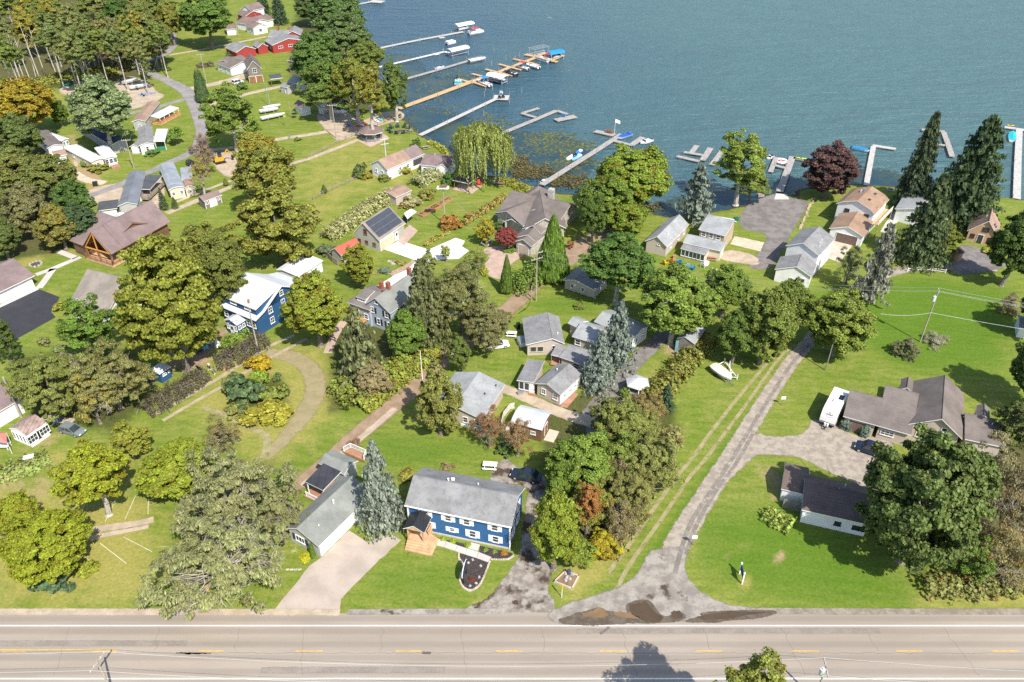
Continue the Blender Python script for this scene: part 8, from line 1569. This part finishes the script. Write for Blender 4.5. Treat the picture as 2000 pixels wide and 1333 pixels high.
t=thing('clothes_line_post','white T shaped posts by cottage lawn','post',at(1389,545));s=MB();s.box((0,0,0),(.12,.12,2.4));s.box((0,0,2.3),(.1,1.2,.1));s.box((.9,.2,0),(.12,.12,2.4));s.build('post',hullw,t,O)
for lab,px,py,d,m in(('blue plastic barrels left beside brown shed wall',1010,846,(1.2,.7,.8),bluem),('blue and white bags at brown shed corner',1052,852,(1.3,.8,.6),bluem),('white storage box beside broad roofed cottage',1019,672,(1.4,2.2,1.0),hullw),('dark lidded bin beside broad roofed cottage',1012,642,(.7,.7,1.2),cark),('grey water tub at screened porch corner',1016,770,(1.0,.6,.45),grey_metal),('red brown box by sign post on cottage lawn',1316,505,(.8,.6,.7),redwood),('dark green box behind tan house',1437,432,(1.0,.8,.9),mat('box_green',(.02,.12,.09),.6,.1)),('wooden bench on lodge lawn edge of white path',724,533,(1.6,.5,.45),redwood),('black bin on gravel by slate blue home',187,363,(1.2,1.0,1.0),cark),('grey table on shore lawn below beech',1485,384,(1.8,.8,.7),wood)):
    g=at(px,py);t=thing('storage_box' if 'bench' not in lab and 'table' not in lab else 'bench',lab,'box' if 'bench' not in lab and 'table' not in lab else 'bench',(g.x,g.y,0),.3);s=MB();s.box((0,0,0),d,top=.94);s.build('body',m,t,O);s=MB();s.box((0,0,d[2]),(d[0]*1.02,d[1]*1.02,.06));s.build('lid',m if m is not hullw else grey_metal,t,O)
# white mini trailer, garden tools, lower left yard
t=thing('canopy','faded red canopy over white table cut by left edge','canopy',at(4,890));P=[at(-20,862,2.3),at(14,866,2.3),at(12,846,2.3),at(-20,842,2.3)];s=MB();pk=sum(P,Vector())/4+Vector((0,0,.7));[s.poly([a,b,pk])for a,b in zip(P,P[1:]+P[:1])];s.build('cloth',mat('faded_red_cloth',(.55,.20,.17),.8,.1),t);s=MB();[s.tube((p.x,p.y,0),p,.05,.05,5)for p in P];s.build('pole',hullw,t);s=MB();c=sum(P,Vector())/4;s.box((c.x,c.y,.6),(2.2,1.2,.1));[s.box((c.x+x,c.y+y,0),(.1,.1,.6))for x in(-1,1)for y in(-.5,.5)];s.build('table',hullw,t)
for i,(px,py,rz)in enumerate(((97,818,.3),(131,825,-.2))):
    t=thing('pallet',['wooden pallet leaning behind greenhouse','wooden pallet lying beside grey hatchback'][i],'pallet',(*at(px,py).xy,0),rz)
    for k in range(7):s=MB();s.box((0,-.6+.2*k,.3),(2.4,.14,.04));s.build('slat',mat('pallet_wood',(.48,.40,.32),.85,.2,1),t,O)
    s=MB();[s.box((x,0,0),(.1,1.4,.3))for x in(-1,0,1)];s.build('bearer',MATS['pallet_wood'],t,O)
t=thing('tarp_heap','blue grey tarpaulin heap between pallets','tarpaulin',(*at(112,822).xy,0));q=random.Random(9);s=MB();s.loft([[(r*math.cos(a)*q.uniform(.85,1.1),r*.8*math.sin(a)*q.uniform(.85,1.1),z)for a in[k*math.pi/6 for k in range(12)]]for r,z in((1.2,0),(1.05,.7),(.6,1.1),(.15,1.3))]);s.build('sheet',mat('tarp_blue',(.10,.15,.21),.7,.15),t,O)
t=thing('wheelbarrow','white and black garden cart among lower left vegetable plants','garden cart',(*at(58,898).xy,0),.4);s=MB();s.box((0,0,.35),(1.2,.7,.3),top=1.25);s.build('tray',hullw,t,O);s=MB();s.tube((.7,-.06,.22),(.7,.06,.22),.22,.22,10);s.build('wheel',rubber,t,O);s=MB();[s.tube((-.2,y,.35),(-1.4,y*1.2,.65),.04,.04,5)for y in(-.3,.3)];s.build('handle',black,t,O)
hedge('rambling vegetable plants in lower left yard',[(-20,935),(20,925),(60,910),(95,895)],5,.7,(.17,.21,.06),.25,leaf=.2,dens=16,seed=33,name='vegetable_plants',cat='plants')['kind']='stuff';t=thing('raised_bed','small orange timber frame bed in lower left yard','raised bed',at(10,935));P=[at(*p)for p in((-4,936),(10,942),(22,930),(8,925))];[MB().box(((a+b)/2).to_tuple(),((b-a).length,.12,.3),math.atan2((b-a).y,(b-a).x)).build('timber',tmb,t)for a,b in zip(P,P[1:]+P[:1])]
# white chairs on the white dock and others on docks
for lab,px,py,m in(('dark lounge chair left on white dock platform',976,193,cark),('dark lounge chair right on white dock platform',983,192,cark),('white chair at outer corner of white dock',979,184,hullw),('blue seat on square end platform',1101,229,bluem),('red brown chair first on flagpole dock',1186,259,redwood),('red brown chair second on flagpole dock',1190,260,redwood),('red brown chair third on flagpole dock',1194,261,redwood)):chair(lab,px,py,3.0,m,z=.29)
# ---------------------------------------------------------------- people on the path through the dark hedge
skin=mat('skin',(.42,.25,.18),.6,.08,3)
def person(label,px,py,rz,shirt,shorts,hair,lean=0.0,step=.18):
    t=thing('person',label,'person',(*at(px,py).xy,0),rz);J=[(0,0,.93),(0,.02+lean*.12,1.15),(0,.03+lean*.3,1.38),(0,.05+lean*.42,1.50),(0,.07+lean*.5,1.62),(0,.07+lean*.55,1.72)];E=[(0,1),(1,2),(2,3),(3,4),(4,5)];Rr=[.155,.135,.15,.055,.095,.085]
    def add(p,par,r):J.append(p);E.append((par,len(J)-1));Rr.append(r);return len(J)-1
    for sx in(-1,1):
        h=add((sx*.10,0,.88),0,.10);k=add((sx*.11,sx*step*.5+.03,.48),h,.062);a=add((sx*.11,sx*step-.04,.08),k,.042);add((sx*.12,sx*step+.14,.04),a,.04);s_=add((sx*.20,.03+lean*.3,1.40),2,.06);e=add((sx*.27,.04+lean*.45,1.12),s_,.042);wv_=add((sx*.25,.22+lean*.6,.92),e,.03);add((sx*.24,.28+lean*.62,.85),wv_,.035)
    me_=bpy.data.meshes.new('body');me_.from_pydata(J,E,[]);o=bpy.data.objects.new('body',me_);COL.objects.link(o);md=o.modifiers.new('skin','SKIN');o.modifiers.new('sub','SUBSURF').levels=1
    for v,r in zip(me_.skin_vertices[0].data,Rr):v.radius=(r,r)
    me_.skin_vertices[0].data[0].use_root=True
    dg=bpy.context.evaluated_depsgraph_get();dg.update();em=bpy.data.meshes.new_from_object(o.evaluated_get(dg));o.modifiers.clear();o.data=em;em.materials.clear();em.materials.append(skin);o.parent=t
    s=MB();L_=lean;s.loft([[(x*math.cos(a),y0+y*math.sin(a),z)for a in[k*math.pi/6 for k in range(12)]]for x,y,y0,z in((.20,.15,.0,.90),(.19,.14,.02+L_*.12,1.12),(.22,.15,.03+L_*.3,1.36),(.12,.09,.04+L_*.38,1.47))]);[s.tube((sx*.18,.03+L_*.3,1.40),(sx*.27,.04+L_*.4,1.18),.085,.07,8)for sx in(-1,1)];s.build('shirt',shirt,t,O)
    s=MB();s.loft([[(x*math.cos(a),y*math.sin(a),z)for a in[k*math.pi/6 for k in range(12)]]for x,y,z in((.19,.15,.82),(.20,.155,.97))]);[s.tube((sx*.10,0,.90),(sx*.11,sx*step*.45,.52),.115,.10,10)for sx in(-1,1)];s.build('shorts',shorts,t,O);s=MB();c=Vector((0,.05+lean*.55,1.70));s.loft([[(c.x+r*math.cos(a),c.y-.02+r*math.sin(a),c.z+z)for a in[k*math.pi/5 for k in range(10)]]for r,z in((.105,-.06),(.112,.02),(.09,.09),(.03,.125))]);s.build('hair',hair,t,O)
    s=MB();[s.box((sx*.12,sx*step+.06,0),(.1,.27,.08),top=.8)for sx in(-1,1)];s.build('shoes',white,t,O);s=MB();f=Vector((0,.07+lean*.55+.085,1.66));s.box((f.x,f.y+.02,f.z-.03),(.03,.04,.05));[s.box((f.x+x,f.y,f.z+.03),(.025,.015,.015))for x in(-.035,.035)];s.build('face',mat('face_tone',(.30,.16,.12),.6,.1),t,O);return t
person('person in white top and black shorts at hedge gap',410,722,2.6,white,cark,mat('light_hair',(.35,.25,.16),.7,.1));person('person in green top and grey blue shorts stepping through hedge gap',419,731,-2.4,mat('green_shirt',(.14,.24,.20),.8,.1),mat('denim',(.12,.16,.27),.8,.1),mat('dark_hair',(.05,.035,.025),.7,.1),lean=.5)
t=thing('garden_figure','small pinkish post figure in front of dark hedge','garden ornament',(*at(441,722).xy,0));s=MB();s.tube((0,0,0),(0,0,1.35),.13,.11,8);s.build('post',mat('pinkish_wood',(.50,.30,.22),.8,.1),t,O);s=MB();s.box((-.22,0,0),(.3,.25,.6));s.build('pot',MATS['pinkish_wood'],t,O)
